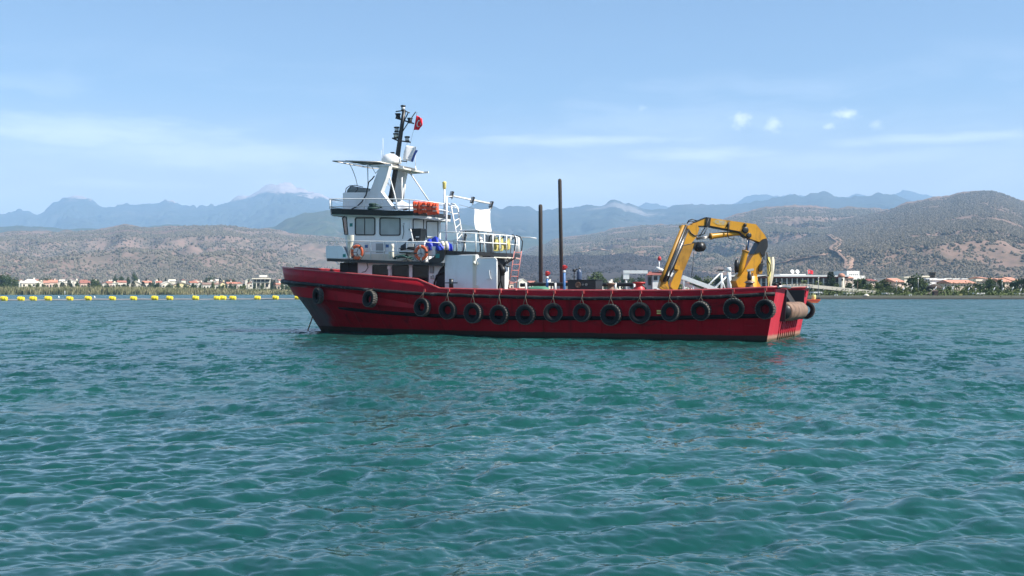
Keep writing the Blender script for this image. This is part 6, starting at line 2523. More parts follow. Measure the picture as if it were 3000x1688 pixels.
def house(px0, px1, yeave, yapex, D, roof, wall, rmat, label, group, name='house', wins=2, floors=1, yaw=None, chim=False):
    pc = (px0 + px1) / 2
    z0 = ground_z(D, pc) - .2
    w = (px1 - px0) / FPX * D
    ze, za_ = W(pc, yeave, D).z, W(pc, yapex, D).z
    ze = max(ze, z0 + 2.2)
    za_ = max(za_, ze + .4)
    dp = min(max(w * .7, 5), 12)
    o_ = Vector((WX(pc, D), D + dp / 2, z0))
    root = thing(name, label, 'house', o_, group)
    root.rotation_euler.z = R(_tr_rnd.uniform(14, 34))
    hw, hd = w / 2, dp / 2

    def q(x, y, z):
        return Vector((o_.x + x, o_.y + y, z))
    MB().box(q(-hw, -hd, z0), q(hw, hd, ze)).build('wall', wall, root)
    ov = .35
    rb = MB()
    if roof == 'gable':        # gable end towards the water
        poly = [q(-hw - ov, -hd - ov, ze), q(hw + ov, -hd - ov, ze), q(0, -hd - ov, za_)]
        rb.prism([q(-hw - ov, -hd - ov, ze - .12), q(-hw - ov, -hd - ov, ze + .1), q(0, -hd - ov, za_ + .12), q(hw + ov, -hd - ov, ze + .1), q(hw + ov, -hd - ov, ze - .12), q(0, -hd - ov, za_ - .1)], (0, dp + 2 * ov, 0))
        MB().prism([q(-hw, -hd, ze), q(hw, -hd, ze), q(0, -hd, za_ - .1)], (0, dp, 0)).build('gable_wall', wall, root)
    elif roof == 'side':       # ridge along the shore
        rb.prism([q(-hw - ov, -hd - ov, ze), q(-hw - ov, hd + ov, ze), q(-hw - ov, 0, za_)], (w + 2 * ov, 0, 0))
    elif roof == 'hip':
        rl_ = max(0, hw - hd)
        rb.add([q(-hw - ov, -hd - ov, ze), q(hw + ov, -hd - ov, ze), q(hw + ov, hd + ov, ze), q(-hw - ov, hd + ov, ze), q(-rl_, 0, za_), q(rl_, 0, za_)],
               [(0, 1, 5, 4), (1, 2, 5), (2, 3, 4, 5), (3, 0, 4), (3, 2, 1, 0)])
    else:                      # flat roof with parapet
        rb.box(q(-hw - ov, -hd - ov, ze), q(hw + ov, hd + ov, ze + .35))
        rb.box(q(-hw * .3, -hd * .3, ze + .35), q(hw * .25, hd * .5, za_ + .01))
    rf = rb.build('roof', rmat, root)
    if chim:
        MB().box(q(hw * .3, -.4, za_ - .8), q(hw * .3 + .8, .4, za_ + .9)).build('chimney', wall, rf)
    fh = (ze - z0) / floors
    for f in range(floors):
        for i in range(wins):
            x = -hw + w * (i + .5) / wins
            zc = z0 + fh * f + fh * .35
            ww = min(.55, w / wins * .28)
            wo = MB().box(q(x - ww - .08, -hd - .04, zc - .08), q(x + ww + .08, -hd + .02, zc + fh * .42 + .08)).build('window', M_RP if rmat is M_RT else M_HW, root)
            MB().box(q(x - ww, -hd - .06, zc), q(x + ww, -hd - .042, zc + fh * .42)).build('pane', M_WIN, wo)
    return root


VG = 'houses of the far village'
# (px0, px1, y eave, y apex, depth, roof, wall, roof material, windows, floors, what singles it out)
HL = [(55, 108, 830, 818, 690, 'hip', M_HW, M_RP, 4, 2, 'wide white house with pale pyramid roof'),
      (109, 124, 825, 821, 720, 'flat', M_HW, M_HW, 2, 1, 'small white flat-roofed house'),
      (124, 139, 829, 822, 700, 'side', M_HP, M_RT, 2, 1, 'pink house with red tiled roof'),
      (139, 162, 828, 820, 760, 'side', M_HP, M_RT, 3, 1, 'long pink house with red tiled roof'),
      (167, 183, 830, 823, 700, 'gable', M_HW, M_RP, 1, 1, 'white gabled house'),
      (182, 198, 829, 825, 730, 'flat', M_HW, M_HW, 2, 1, 'white box-shaped house'),
      (210, 223, 828, 821, 690, 'gable', M_HW, M_RP, 1, 2, 'narrow white house between two trees'),
      (231, 257, 830, 823, 700, 'side', M_HP, M_RT, 3, 1, 'red-roofed pinkish house'),
      (297, 312, 831, 827, 680, 'gable', M_HW, M_RT, 1, 1, 'little white house with red gable'),
      (309, 323, 829, 824, 720, 'side', M_HP, M_RT, 2, 1, 'terracotta cottage'),
      (324, 340, 829, 824, 740, 'flat', M_HW, M_HW, 2, 1, 'white house with a roof box'),
      (340, 364, 828, 822, 760, 'side', M_HW, M_RT, 3, 1, 'white terrace with red roof'),
      (376, 413, 834, 823, 660, 'gable', M_HW, M_HW, 2, 2, 'large white gable-fronted house'),
      (415, 438, 829, 823, 730, 'side', M_HW, M_RT, 3, 1, 'red-roofed white house'),
      (454, 470, 829, 823, 720, 'side', M_HP, M_RT, 2, 1, 'orange-roofed house'),
      (467, 499, 834, 825, 660, 'gable', M_HW, M_RP, 3, 2, 'white house with broad pale gable'),
      (501, 550, 836, 828, 640, 'gable', M_HY, M_RB, 4, 2, 'yellow house with brown gable roof'),
      (552, 572, 829, 824, 740, 'side', M_HW, M_RT, 2, 1, 'white house with weathered red roof'),
      (575, 590, 831, 826, 720, 'gable', M_HW, M_RT, 1, 1, 'white cottage with red gable'),
      (590, 634, 834, 828, 650, 'side', M_HW, M_RB, 5, 1, 'long white house with brown roof'),
      (606, 628, 825, 820, 780, 'flat', M_HW, M_HW, 2, 1, 'pale house with tanks on its roof'),
      (640, 655, 831, 826, 700, 'gable', M_HY, M_RB, 1, 1, 'cream house with brown gable'),
      (661, 690, 832, 826, 690, 'side', M_HP, M_RT, 3, 1, 'low house with long red tiled roof'),
      (688, 706, 831, 826, 720, 'hip', M_HW, M_RT, 2, 1, 'white house with red hipped roof'),
      (722, 740, 832, 827, 680, 'gable', M_HW, M_RT, 1, 2, 'white house with steep red gable'),
      (800, 818, 834, 829, 700, 'side', M_HP, M_RT, 2, 1, 'pink red-roofed house'),
      (822, 837, 839, 836, 640, 'flat', M_HW, M_HW, 2, 1, 'tiny white cabin among shrubs'),
      (1468, 1500, 832, 825, 620, 'side', M_HP, M_RT, 3, 1, 'red-roofed house seen beyond the ladder'),
      (1515, 1540, 826, 817, 680, 'gable', M_HW, M_RP, 2, 2, 'white house seen right of the ladder'),
      (1545, 1568, 829, 823, 720, 'side', M_HW, M_RT, 2, 1, 'white red-roofed house left of the short pole'),
      (1596, 1618, 828, 822, 720, 'flat', M_HW, M_HW, 2, 1, 'white flat house between the poles'),
      (1655, 1668, 829, 824, 700, 'gable', M_HW, M_RT, 1, 1, 'white gable right of the tall pole'),
      (1745, 1768, 830, 824, 640, 'side', M_HW, M_RT, 3, 1, 'white house behind the black box'),
      (1776, 1800, 829, 823, 660, 'flat', M_HW, M_HW, 3, 1, 'white house under the big olive tree'),
      (1800, 1822, 829, 823, 690, 'gable', M_HW, M_RT, 2, 1, 'white house beneath the white davit')]
for i, (a, b_, ye, ya, D, rf_, wl_, rm_, nw_, fl_, txt) in enumerate(HL):
    lab = '%s, %s from the left in the shore village' % (txt, ordinal(i + 1))
    if a > 1400:
        lab = txt + ' on the far shore'
    house(a, b_, ye, ya, D, rf_, wl_, rm_, lab, VG, 'village_house', nw_, fl_, None, i % 3 == 0)
# small houses higher up at the back of the village
rs = random.Random(31)
bk = []
for i in range(22):
    px = 60 + i * 36 + rs.uniform(-9, 9)
    bk.append(px)
for i, px in enumerate(bk):
    w = rs.uniform(11, 20)
    house(px, px + w, 822.5 + rs.uniform(-1, 1.5), 819 + rs.uniform(-1, 1), 980 + rs.uniform(-60, 80), rs.choice(['flat', 'side', 'gable']), rs.choice([M_HW, M_HW, M_HW, M_HP]), rs.choice([M_RT, M_HW, M_RP]),
          'small pale house in the back row of the village, %s from the left' % ordinal(i + 1), VG, 'village_house', 1, 1)

# big white villa with flat roofs and dark loggias
D = 640
root = thing('white_villa', 'large white three-storey villa with flat roofs above the reeds', 'villa', (WX(764, D), D, ground_z(D, 764)))
root.rotation_euler.z = R(16)
def vb(px0, px1, y0, y1, d0, d1):
    return MB().box((WX(px0, D), D + d0, W(0, y1, D).z), (WX(px1, D), D + d1, W(0, y0, D).z))
vb(744, 790, 846, 818, 2, 12).build('wall', M_HW, root)
vb(738, 793, 818, 815, -1, 13).build('roof', M_HW, root)
vb(762, 784, 812, 806, 4, 9).build('roof_house', M_HW, root)
vb(742, 792, 828, 826, .2, 12.5).build('balcony_slab', M_HW, root)
vb(745, 789, 826, 818, 1.6, 1.95).build('loggia', M_WIN, root)
for px in (740, 752, 764, 776, 790):
    vb(px - 1, px + 1, 846, 818, .2, .6).build('column', M_HW, root)
for (a, b_) in ((750, 759), (766, 773), (779, 786)):
    wo = vb(a - 1, b_ + 1, 841, 830, 1.9, 1.99).build('window', M_HW, root)
    vb(a, b_, 840, 831, 1.8, 1.89).build('pane', M_WIN, wo)

# ------------------------------------------------------------------ trees of the far shore
TG_ = 'trees among the far village'
TL_ = [(-8, 22, 800, 640, 'dark'), (14, 40, 805, 650, 'dark'), (34, 56, 812, 640, 'broadleaf'), (112, 132, 814, 800, 'dark'), (128, 150, 811, 820, 'dark'), (150, 168, 817, 800, 'dark'), (196, 210, 822, 670, 'cypress'), (222, 231, 822, 670, 'dark'),
       (256, 290, 816, 660, 'dark'), (272, 296, 822, 640, 'broadleaf'), (326, 346, 807, 850, 'dark'), (342, 366, 808, 840, 'dark'), (364, 384, 810, 840, 'dark'), (385, 408, 798, 830, 'dark'), (355, 380, 833, 630, 'darkbush'), (438, 454, 825, 660, 'dark'),
       (425, 432, 815, 860, 'cypress'), (462, 468, 815, 860, 'cypress'), (482, 488, 815, 860, 'cypress'), (494, 505, 838, 620, 'darkbush'), (552, 578, 829, 630, 'darkbush'), (594, 612, 812, 860, 'dark'), (606, 628, 808, 850, 'dark'), (640, 650, 816, 850, 'cypress'),
       (660, 680, 815, 840, 'dark'), (676, 692, 815, 830, 'dark'), (724, 734, 817, 800, 'dark'), (655, 668, 832, 640, 'darkbush'), (793, 800, 820, 630, 'cypress'), (799, 808, 821, 630, 'cypress'), (832, 850, 834, 620, 'broadleaf'), (848, 872, 831, 610, 'broadleaf'),
       (866, 890, 835, 600, 'broadleaf'), (700, 722, 834, 630, 'bush'), (636, 650, 836, 630, 'broadleaf'), (890, 930, 836, 600, 'broadleaf'),
       (1455, 1478, 826, 600, 'broadleaf'), (1560, 1578, 822, 640, 'dark'), (1720, 1776, 794, 480, 'broadleaf'), (1664, 1678, 818, 600, 'dark'), (1765, 1785, 818, 560, 'broadleaf'), (1796, 1816, 812, 560, 'broadleaf'), (1815, 1836, 804, 540, 'dark'), (1838, 1868, 812, 520, 'broadleaf'),
       (1862, 1896, 808, 500, 'dark')]
for i, (a, b_, yt, D, kind) in enumerate(TL_):
    what = {'dark': 'dark green tree', 'broadleaf': 'olive green tree', 'cypress': 'slim dark cypress', 'darkbush': 'dark rounded bush', 'bush': 'bright green bush'}[kind]
    lab = '%s among the village houses, %s from the left on that shore' % (what, ordinal(i + 1))
    if a > 1400:
        lab = {1455: 'olive tree beyond the red deck ladder', 1560: 'dark tree behind the short pole', 1720: 'big round olive-green tree behind the black box', 1664: 'dark tree right of the tall pole', 1765: 'small tree right of the big olive tree', 1796: 'olive tree below the white davit arm',
               1815: 'dark tree behind the white davit arm', 1838: 'olive tree left of the small white cabin', 1862: 'dark tree behind the small white cabin'}[a]
    plant(kind, a, b_, yt, D, lab, TG_)

rs_ = random.Random(91)
for i in range(34):
    px = 50 + i * 25.5 + rs_.uniform(-9, 9)
    w = rs_.uniform(9, 20)
    plant(rs_.choice(['broadleaf', 'dark', 'darkbush', 'broadleaf', 'cypress']), px, px + w, 829 + rs_.uniform(-4, 5), rs_.uniform(622, 655), 'small garden tree in front of the village houses, %s from the left' % ordinal(i + 1), 'garden trees before the far village')

# ------------------------------------------------------------------ reed bed along the left shore
def reeds():
    rs = np.random.RandomState(3)
    m, t, b = material('reed_stems')
    tc = N(t, 'ShaderNodeTexCoord').outputs['Object']
    geo = N(t, 'ShaderNodeNewGeometry')
    n1 = noise_n(t, mapping(t, tc, (1, .4, .2)), .07, 4, .6)
    c = mixc(t, maprange(t, n1.outputs['Fac'], .35, .65), (.15, .165, .075), (.36, .32, .18))
    c = mixc(t, math_n(t, 'MULTIPLY', geo.outputs['Random Per Island'], .7), c, (.10, .105, .055))
    t.links.new(c, b.inputs['Base Color'])
    b.inputs['Roughness'].default_value = .9
    b.inputs['Specular IOR Level'].default_value = .1
    vs, fs = [], []
    for i in range(17000):
        px = rs.uniform(-420, 1010)
        d0 = shore_d(px) + 3.5 * float(perlin(np.array([px / 30.0]), np.array([.3]))[0])
        D = d0 + 2.2 + rs.rand() ** 1.5 * 62
        fall = np.interp(px, [-420, 400, 560, 820, 1010], [1.0, 1.0, .8, .55, .5])
        h = (1.7 + 2.1 * rs.rand()) * fall * (1 + .35 * float(perlin(np.array([px / 22.0]), np.array([D / 15.0]))[0]))
        x = WX(px, D)
        z = ground_z(D, px) - .15
        w = .16 + .22 * rs.rand()
        a = rs.rand() * 3.14
        dx, dy = math.cos(a) * w, math.sin(a) * w
        lx, ly = rs.normal(0, .25, 2)
        b0 = len(vs)
        vs += [(x - dx, D - dy, z), (x + dx, D + dy, z), (x - dy, D + dx, z), (x + dx * .8 + lx, D + dy * .8 + ly, z + h * .75), (x - dx * .8 + lx, D - dy * .8 + ly, z + h * .7), (x + lx * 1.5, D + ly * 1.5, z + h)]
        fs += [(b0, b0 + 1, b0 + 3, b0 + 4), (b0 + 4, b0 + 3, b0 + 5), (b0 + 1, b0 + 2, b0 + 5), (b0 + 2, b0, b0 + 5)]
    me = bpy.data.meshes.new('reeds')
    me.from_pydata(vs, [], fs)
    me.materials.append(m)
    o = bpy.data.objects.new('reeds', me)
    _link(o, None, 'olive and straw coloured reed bed along the left shore', None, None, 'stuff')


reeds()


def scrub(name, label, pxr, depth, n, hh, seed, mats, dens=None):
    rs = np.random.RandomState(seed)
    vs, fs = [], []
    for i in range(n):
        px = rs.uniform(*pxr)
        D = shore_d(px) + depth[0] + rs.rand() * (depth[1] - depth[0])
        x, z = WX(px, D), ground_z(D, px) - .1
        h = hh * (.4 + rs.rand()) * (1 + .6 * float(perlin(np.array([px / 25.0]), np.array([seed + D / 9.0]))[0]))
        for k in range(7):
            c = Vector((x + rs.normal(0, h * .35), D + rs.normal(0, h * .35), z + abs(rs.normal(.4, .3)) * h))
            q = Vector(rs.normal(0, 1, 3)).normalized()
            u = q.orthogonal().normalized()
            w = q.cross(u)
            s_ = .22 * (.6 + .8 * rs.rand())
            b0 = len(vs)
            vs += [c + u * s_, c + w * s_ * .7, c - u * s_, c - w * s_ * .7]
            fs += [(b0, b0 + 1, b0 + 2, b0 + 3)]
    o = MB().add(vs, fs).build(name, mats, None, label, None, None, 'stuff')
    return o


scrub('undergrowth', 'low green shrubbery along the promenade on the right shore', (2200, 3350), (1.5, 30), 3800, 1.7, 5, M_LEAF[0])
scrub('undergrowth', 'low hedge plants along the quay edge', (2200, 3350), (.6, 6), 1500, .9, 15, M_LEAF[1])
scrub('undergrowth', 'dark shrubbery at the back of the right shore gardens', (1900, 3350), (30, 70), 1800, 3.2, 6, M_LEAF[1])

scrub('undergrowth', 'olive shrubbery between the reeds and the village houses', (-420, 1000), (58, 110), 5200, 2.6, 8, M_LEAF[0])
scrub('undergrowth', 'dark shrubbery among the village houses', (-420, 1000), (110, 330), 4200, 4.2, 9, M_LEAF[1])

# ------------------------------------------------------------------ right shore: quay, promenade, buildings
M_STONE = paint('quay_stone', (.035, .034, .030), .9, 0, .3, 1.2, (.05, .05, .045), .6, .4)
M_PAVE = paint('promenade_paving', (.060, .062, .038), .9, 0, .12, .8)
M_CREAMW = paint('cream_render', (.78, .70, .56), .85, 0, .08, .5, (.6, .5, .38), .3)
M_WHITEW = paint('white_render', (.84, .82, .78), .85, 0, .05, .4, (.65, .6, .55), .3)
M_FASCIA = paint('red_brown_fascia', (.26, .08, .065), .8, 0, .12, 1)
M_TILE = paint('clay_tiles', (.52, .25, .17), .85, 0, .18, 1.2, (.4, .2, .14), .5)
M_GLZ = glass('hotel_glazing', (.030, .040, .048), .08, .4, .2)
M_WOOD = paint('dark_timber', (.06, .040, .028), .85, 0, .25, 2)

mb = MB()
g0, g1 = [], []
pxs = list(np.linspace(1950, 3500, 60))
for px in pxs:
    d = shore_d(px) - 1.2
    g0.append((WX(px, d), d, -1.2))
    g1.append((WX(px, d), d, .30 + .05 * math.sin(px * .9)))
g2 = [(x * (1 + 1 / 280), y + 1.0, .36) for x, y, z in g1]
mb.sheet([g0, g1, g2], 0)
mb.build('quay_wall', M_STONE, None, 'low dark stone quay wall along the right shore', 'quay')
mb = MB()
mb.sheet([[(x, y + .05, .40) for x, y, z in g2], [(x * (1 + 4 / 280), y + 4, .96) for x, y, z in g2]], 0)
mb.build('pavement', M_PAVE, None, 'pale promenade paving behind the quay', None, None, 'structure')


def wb(px0, px1, y0, y1, D, d0=0, d1=6):
    """world box spanning photo columns/rows at depth D, reaching from D+d0 to D+d1"""
    return MB().box((WX(px0, D), D + d0, W(0, y1, D).z), (WX(px1, D), D + d1, W(0, y0, D).z))


# long columned building
D = 335
root = thing('columned_building', 'long low building with white columns, dark glazing and red-brown fascia', 'building', (WX(2340, D), D, 1.0))
wb(2150, 2478, 862, 815, D, 3, 14).build('glazing', M_GLZ, root)
wb(2140, 2484, 814.8, 811, D, -.6, 15).build('fascia', M_FASCIA, root)
rf = wb(2138, 2432, 810.9, 806, D, -1, 15.5).build('roof', M_WHITEW, root)
wb(2432.5, 2484, 811, 807, D, -1, 15.5).build('roof_end', M_WHITEW, root)
wb(2290, 2366, 805.9, 803, D, 2, 10).build('roof_step', M_WHITEW, rf)
for px in (2199, 2215, 2230, 2245, 2260, 2275, 2291, 2306, 2321, 2336, 2352, 2368, 2383, 2398, 2413, 2429, 2445, 2461):
    wb(px - 1.5, px + 1.5, 858, 815.2, D, 0, .45).build('column', M_WHITEW, root)
for i, px in enumerate(range(2192, 2476, 8)):
    wb(px - .25, px + .25, 858, 815.5, D, 2.88, 2.98).build('mullion', M_STEEL, root)
wb(2150, 2478, 828, 826.5, D, 2.85, 2.97).build('transom_bar', M_STEEL, root)
for (px, lab) in ((2333, 'left'), (2348, 'right')):
    c = W(px, 803, D) + Vector((0, 5, 0))
    rt = thing('satellite_dish', 'white satellite dish on the columned building roof, %s one of two' % lab, 'satellite dish', c, 'roof satellite dishes')
    mt = rotm('Z', R(20)) @ rotm('X', R(68))
    MB().lathe([(0, 0), (.35, .03), (.62, .12), (.66, .14), (.62, .16), (.35, .07), (0, .04)], c + Vector((0, 0, .75)), 16, mt).build('dish', M_WHITEW, rt)
    MB().tube([c, c + Vector((0, .1, .7))], .05, 6).build('mast', M_STEEL, rt)
c = W(2377, 806, D) + Vector((0, 4, 0))
rt = thing('roof_flag', 'red flag with white crescent on a pole above the columned building', 'flag', c)
MB().tube([c, c + Vector((0, 0, 1.6))], .04, 6).build('pole', M_PIPE, rt)
def ff(u, v, off=0):
    return c + Vector((.05 + 1.5 * u, .15 * math.sin(6 * u) + off, .45 + 1.1 * v - .12 * u + .08 * math.sin(5 * u)))
MB().sheet(cloth_sheet(ff, 12, 8), .01).build('flag_cloth', M_FLAG, rt)
mb = MB()
mb.sheet([[ff(*cres(t_, 0), -.03), ff(*cres(t_, 1), -.03)] for t_ in np.linspace(0, 1, 16)], .004)
mb.build('crescent', M_CLOTH, rt)

# cream turret with cap
D = 322
c = Vector((WX(2465, D), D, 1.0))
rt = thing('cream_turret', 'round cream turret with domed cap beside the footbridge', 'turret', c)
zt_ = W(0, 812, D).z
MB().lathe([(1.0, 1.0), (.95, 2.2), (.80, zt_ - 1.2), (.80, zt_)], (c.x, c.y, 0), 16).build('wall', M_CREAMW, rt)
MB().lathe([(.95, zt_), (1.05, zt_ + .2), (.85, zt_ + .8), (.4, zt_ + 1.05), (0, zt_ + 1.1)], (c.x, c.y, 0), 16).build('cap', M_TILE, rt)
MB().box((c.x - .25, c.y - .95, zt_ - 1.0), (c.x + .25, c.y - .70, zt_ - .4)).build('window', M_WIN, rt)
# white block building
D = 420
rt = thing('white_block', 'plain white block building with a row of small windows', 'building', (WX(2500, D), D, 1.2))
rt.rotation_euler.z = R(18)
wb(2478, 2521, 860, 794, D, 0, 10).build('wall', M_WHITEW, rt)
wb(2522, 2546, 860, 808, D, 1, 9).build('side_wing', M_WHITEW, rt)
for px in (2488, 2494, 2501, 2508, 2514):
    wb(px - 1.3, px + 1.3, 806, 803.5, D, -.08, .02).build('window', M_WIN, rt)


def row_building(px0, px1, yeave, yapex, D, wall, roof, label, wins=0, name='shore_building', rtype='side', base=860):
    root = thing(name, label, 'building', (WX((px0 + px1) / 2, D), D, 1.0), 'buildings behind the right shore gardens')
    root.rotation_euler.z = R(_tr_rnd.uniform(12, 24))
    wb(px0, px1, base, yeave, D, 0, 8).build('wall', wall, root)
    ze, za_ = W(0, yeave, D).z, W(0, yapex, D).z
    x0, x1 = WX(px0, D) - .4, WX(px1, D) + .4
    if rtype == 'side':
        MB().prism([(x0, D - .5, ze), (x0, D + 8.5, ze), (x0, D + 4, za_)], (x1 - x0, 0, 0)).build('roof', roof, root)
    else:
        MB().box((x0, D - .4, ze), (x1, D + 8.4, za_)).build('roof', roof, root)
    for i in range(wins):
        px = px0 + (px1 - px0) * (i + .5) / wins
        wb(px - 1.6, px + 1.6, yeave + 9, yeave + 4, D, -.06, .02).build('window', M_WIN, root)
    return root


row_building(2474, 2502, 815, 808, 400, M_HP, M_TILE, 'low terracotta-roofed building in front of the white block', 2)
row_building(2545, 2572, 823, 817, 380, M_HP, M_FASCIA, 'brown-roofed low building right of the white block', 3)
row_building(2560, 2585, 822, 819, 430, M_WHITEW, M_WHITEW, 'small white flat building behind the palms', 0, 'shore_building', 'flat')
row_building(2603, 2626, 817, 815, 400, M_WHITEW, M_WHITEW, 'white flat-roofed cube left of the pink roof', 1, 'shore_building', 'flat')
row_building(2620, 2652, 826, 815, 380, M_HP, M_TILE, 'pink-walled building with a clay roof left of the big tree', 2)
row_building(2648, 2668, 814, 811, 440, M_CREAMW, M_CREAMW, 'cream flat block peeping over the big tree', 0, 'shore_building', 'flat')
row_building(2700, 2724, 812, 808, 440, M_CREAMW, M_CREAMW, 'cream flat block left of the dark tower', 0, 'shore_building', 'flat')
row_building(2712, 2742, 818, 815, 400, M_WHITEW, M_WHITEW, 'white lower wing under the dark tower', 0, 'shore_building', 'flat')
row_building(2720, 2772, 821, 817, 380, M_WHITEW, M_WHITEW, 'broad white building right of the dark tower', 0, 'shore_building', 'flat')
row_building(2765, 2786, 817, 815, 410, M_WHITEW, M_WHITEW, 'white step-topped block beside the long clay roof', 0, 'shore_building', 'flat')
row_building(2782, 2862, 830, 820, 370, M_HP, M_TILE, 'long low building with a clay tiled roof', 8)
row_building(2790, 2812, 819, 816, 420, M_WHITEW, M_WHITEW, 'white upper storey above the long clay roof, nearer the tower', 0, 'shore_building', 'flat')
row_building(2816, 2846, 819, 816, 420, M_WHITEW, M_WHITEW, 'white upper storey above the right end of the clay roof', 0, 'shore_building', 'flat')
row_building(2858, 2886, 824, 818, 390, M_CREAMW, M_CREAMW, 'cream building at the right end of the long clay roof', 0, 'shore_building', 'flat')
row_building(2885, 2896, 816, 811, 390, M_CREAMW, M_TILE, 'narrow cream turret house above the garden', 0)
row_building(2914, 2932, 820, 814, 390, M_HP, M_TILE, 'clay-roofed house left of the last tree clump', 1)
row_building(2936, 2966, 826, 815, 380, M_HP, M_TILE, 'clay-roofed house with dark door openings', 3)
row_building(2962, 2985, 822, 812, 400, M_CREAMW, M_TILE, 'cream house with pale roof near the edge of the view', 1)
# more buildings hidden behind the crane and truss
row_building(1990, 2030, 834, 828, 400, M_WHITEW, M_TILE, 'low white house glimpsed behind the white truss', 2)

# dark lookout tower
D = 430
c = Vector((WX(2733, D), D, 0))
rt = thing('lookout_tower', 'dark timber lookout tower with overhanging top above the white roofs', 'tower', (c.x, D, 1))
wb(2728, 2739, 860, 808, D, 0, 1.4).build('shaft', M_WOOD, rt)
for (a, b_) in ((2726.2, 2727.4), (2732.2, 2733.2), (2738.6, 2740)):
    wb(a, b_, 808, 800, D, -.2, 1.6).build('post', M_WOOD, rt)
wb(2725, 2741, 799.8, 797.5, D, -.5, 2).build('roof', M_WOOD, rt)
wb(2726, 2740, 808.5, 807, D, -.3, 1.8).build('platform', M_WOOD, rt)

# footbridge
D = 300
rt = thing('footbridge', 'cream humped footbridge sloping down towards the gardens', 'footbridge', (WX(2450, D), D, 1.0))
prof = [(2255, 846), (2290, 842), (2330, 839.5), (2350, 839), (2380, 840.5), (2420, 844), (2470, 849), (2520, 853.5), (2566, 858)]
dk, pp = [], []
def bz(py):
    return W(0, py, D).z
fr_pts = [(WX(px, D), bz(py)) for px, py in prof]
g_ = []
for (x, z) in fr_pts:
    g_.append([(x, D - .05, z + .0), (x, D + 3.0, z + .0)])
MB().sheet(g_, .35, False).build('deck', M_CONC, rt)
for y_ in (D - .25, D + 3.0):
    for i in range(len(fr_pts) - 1):
        (xa, za_), (xb, zb_) = fr_pts[i], fr_pts[i + 1]
        solid = prof[i][0] >= 2380
        if solid:
            MB().prism([(xa + .02, y_, za_ - .35), (xb - .0, y_, zb_ - .35), (xb - .0, y_, zb_ + .55), (xa + .02, y_, za_ + .55)], (0, .18, 0)).build('parapet', M_CREAMW, rt)
        else:
            MB().bar((xa, y_, za_ + .62), (xb, y_, zb_ + .62), .10, .09).build('hand_rail', M_CREAMW, rt)
            MB().bar((xa, y_, za_ - .1), (xb, y_, zb_ - .1), .14, .30).build('edge_beam', M_CREAMW, rt)
            nb = max(2, int((xb - xa) / .8))
            for k in range(nb):
                x = xa + (xb - xa) * (k + .5) / nb
                z = za_ + (zb_ - za_) * (k + .5) / nb
                MB().box((x - .06, y_ - .03, z), (x + .06, y_ + .03, z + .6)).build('baluster', M_CREAMW, rt)
for px in (2330, 2400, 2473, 2486, 2552, 2562):
    x = WX(px, D)
    z = float(np.interp(x, [p[0] for p in fr_pts], [p[1] for p in fr_pts]))
    MB().box((x - .16, D + .2, .6), (x + .16, D + 2.4, z - .36)).build('pier', M_CONC, rt)


def kiosk(px0, px1, ytop, D, label, n=3):
    rt = thing('beach_kiosk', label, 'kiosk', (WX((px0 + px1) / 2, D), D, .9), 'white promenade canopies')
    wb(px0, px1, ytop + 4, ytop, D, 0, 3).build('canopy', M_WHITEW, rt)
    for i in range(n):
        px = px0 + 2 + (px1 - px0 - 4) * i / (n - 1)
        for dd in (.2, 2.6):
            wb(px - .8, px + .8, 873, ytop + 4.01, D, dd, dd + .15).build('post', M_PIPE, rt)


kiosk(2381, 2412, 855, 290, 'white promenade canopy just right of the boat stern')
kiosk(2479, 2500, 858, 292, 'white promenade canopy under the footbridge slope')
kiosk(2594, 2618, 858, 291, 'white promenade canopy left of the yellow-green shrubs')
kiosk(2861, 2886, 858, 291, 'white promenade canopy towards the right end of the gardens')
kiosk(2985, 3020, 859, 291, 'white promenade canopy at the right edge of the view')
# thatched pavilion with dark roof, and a brown sloping tent
D = 305
rt = thing('garden_pavilion', 'dark domed garden pavilion among the shrubs', 'pavilion', (WX(2745, D), D, 1))
c = Vector((WX(2745, D), D + 2, 0))
MB().lathe([(2.1, W(0, 846, D).z), (2.2, W(0, 845, D).z), (1.6, W(0, 838, D).z), (.7, W(0, 833, D).z), (0, W(0, 832, D).z)], c, 14).build('roof', M_WOOD, rt)
for k in range(6):
    a = k * math.pi / 3
    MB().tube([c + Vector((1.8 * math.cos(a), 1.8 * math.sin(a), .9)), c + Vector((1.8 * math.cos(a), 1.8 * math.sin(a), W(0, 846, D).z))], .09, 6).build('post', M_WOOD, rt)
D = 293
rt = thing('brown_awning', 'brown sloping awning on posts by the waterside', 'awning', (WX(2730, D), D, 1))
x0, x1, x2 = WX(2705, D), WX(2745, D), WX(2770, D)
MB().prism([(x0, D, W(0, 868, D).z), (x1, D, W(0, 853, D).z), (x2, D, W(0, 855, D).z), (x2, D, W(0, 856.5, D).z), (x1, D, W(0, 854.5, D).z), (x0, D, W(0, 869.5, D).z)], (0, 3, 0)).build('canopy', paint('brown_canvas', (.16, .12, .085), .9, 0, .15, 1), rt)
for x in (x1, x2 - .1):
    MB().tube([(x, D + .3, .8), (x, D + .3, W(0, 855.5, D).z)], .09, 6).build('post', M_WOOD, rt)


def street_lamp(px, ytop, D, label):
    c = Vector((WX(px, D), D, .9))
    zt_ = W(0, ytop, D).z
    rt = thing('lamp_post', label, 'lamp post', c, 'promenade lamp posts')
    MB().tube([c, Vector((c.x, D, zt_))], [.08, .05], 6).build('pole', M_STEEL, rt)
    MB().lathe([(.05, 0), (.20, .08), (.22, .22), (.0, .30)], (c.x, D, zt_), 10).build('lantern', M_WHITEW, rt)


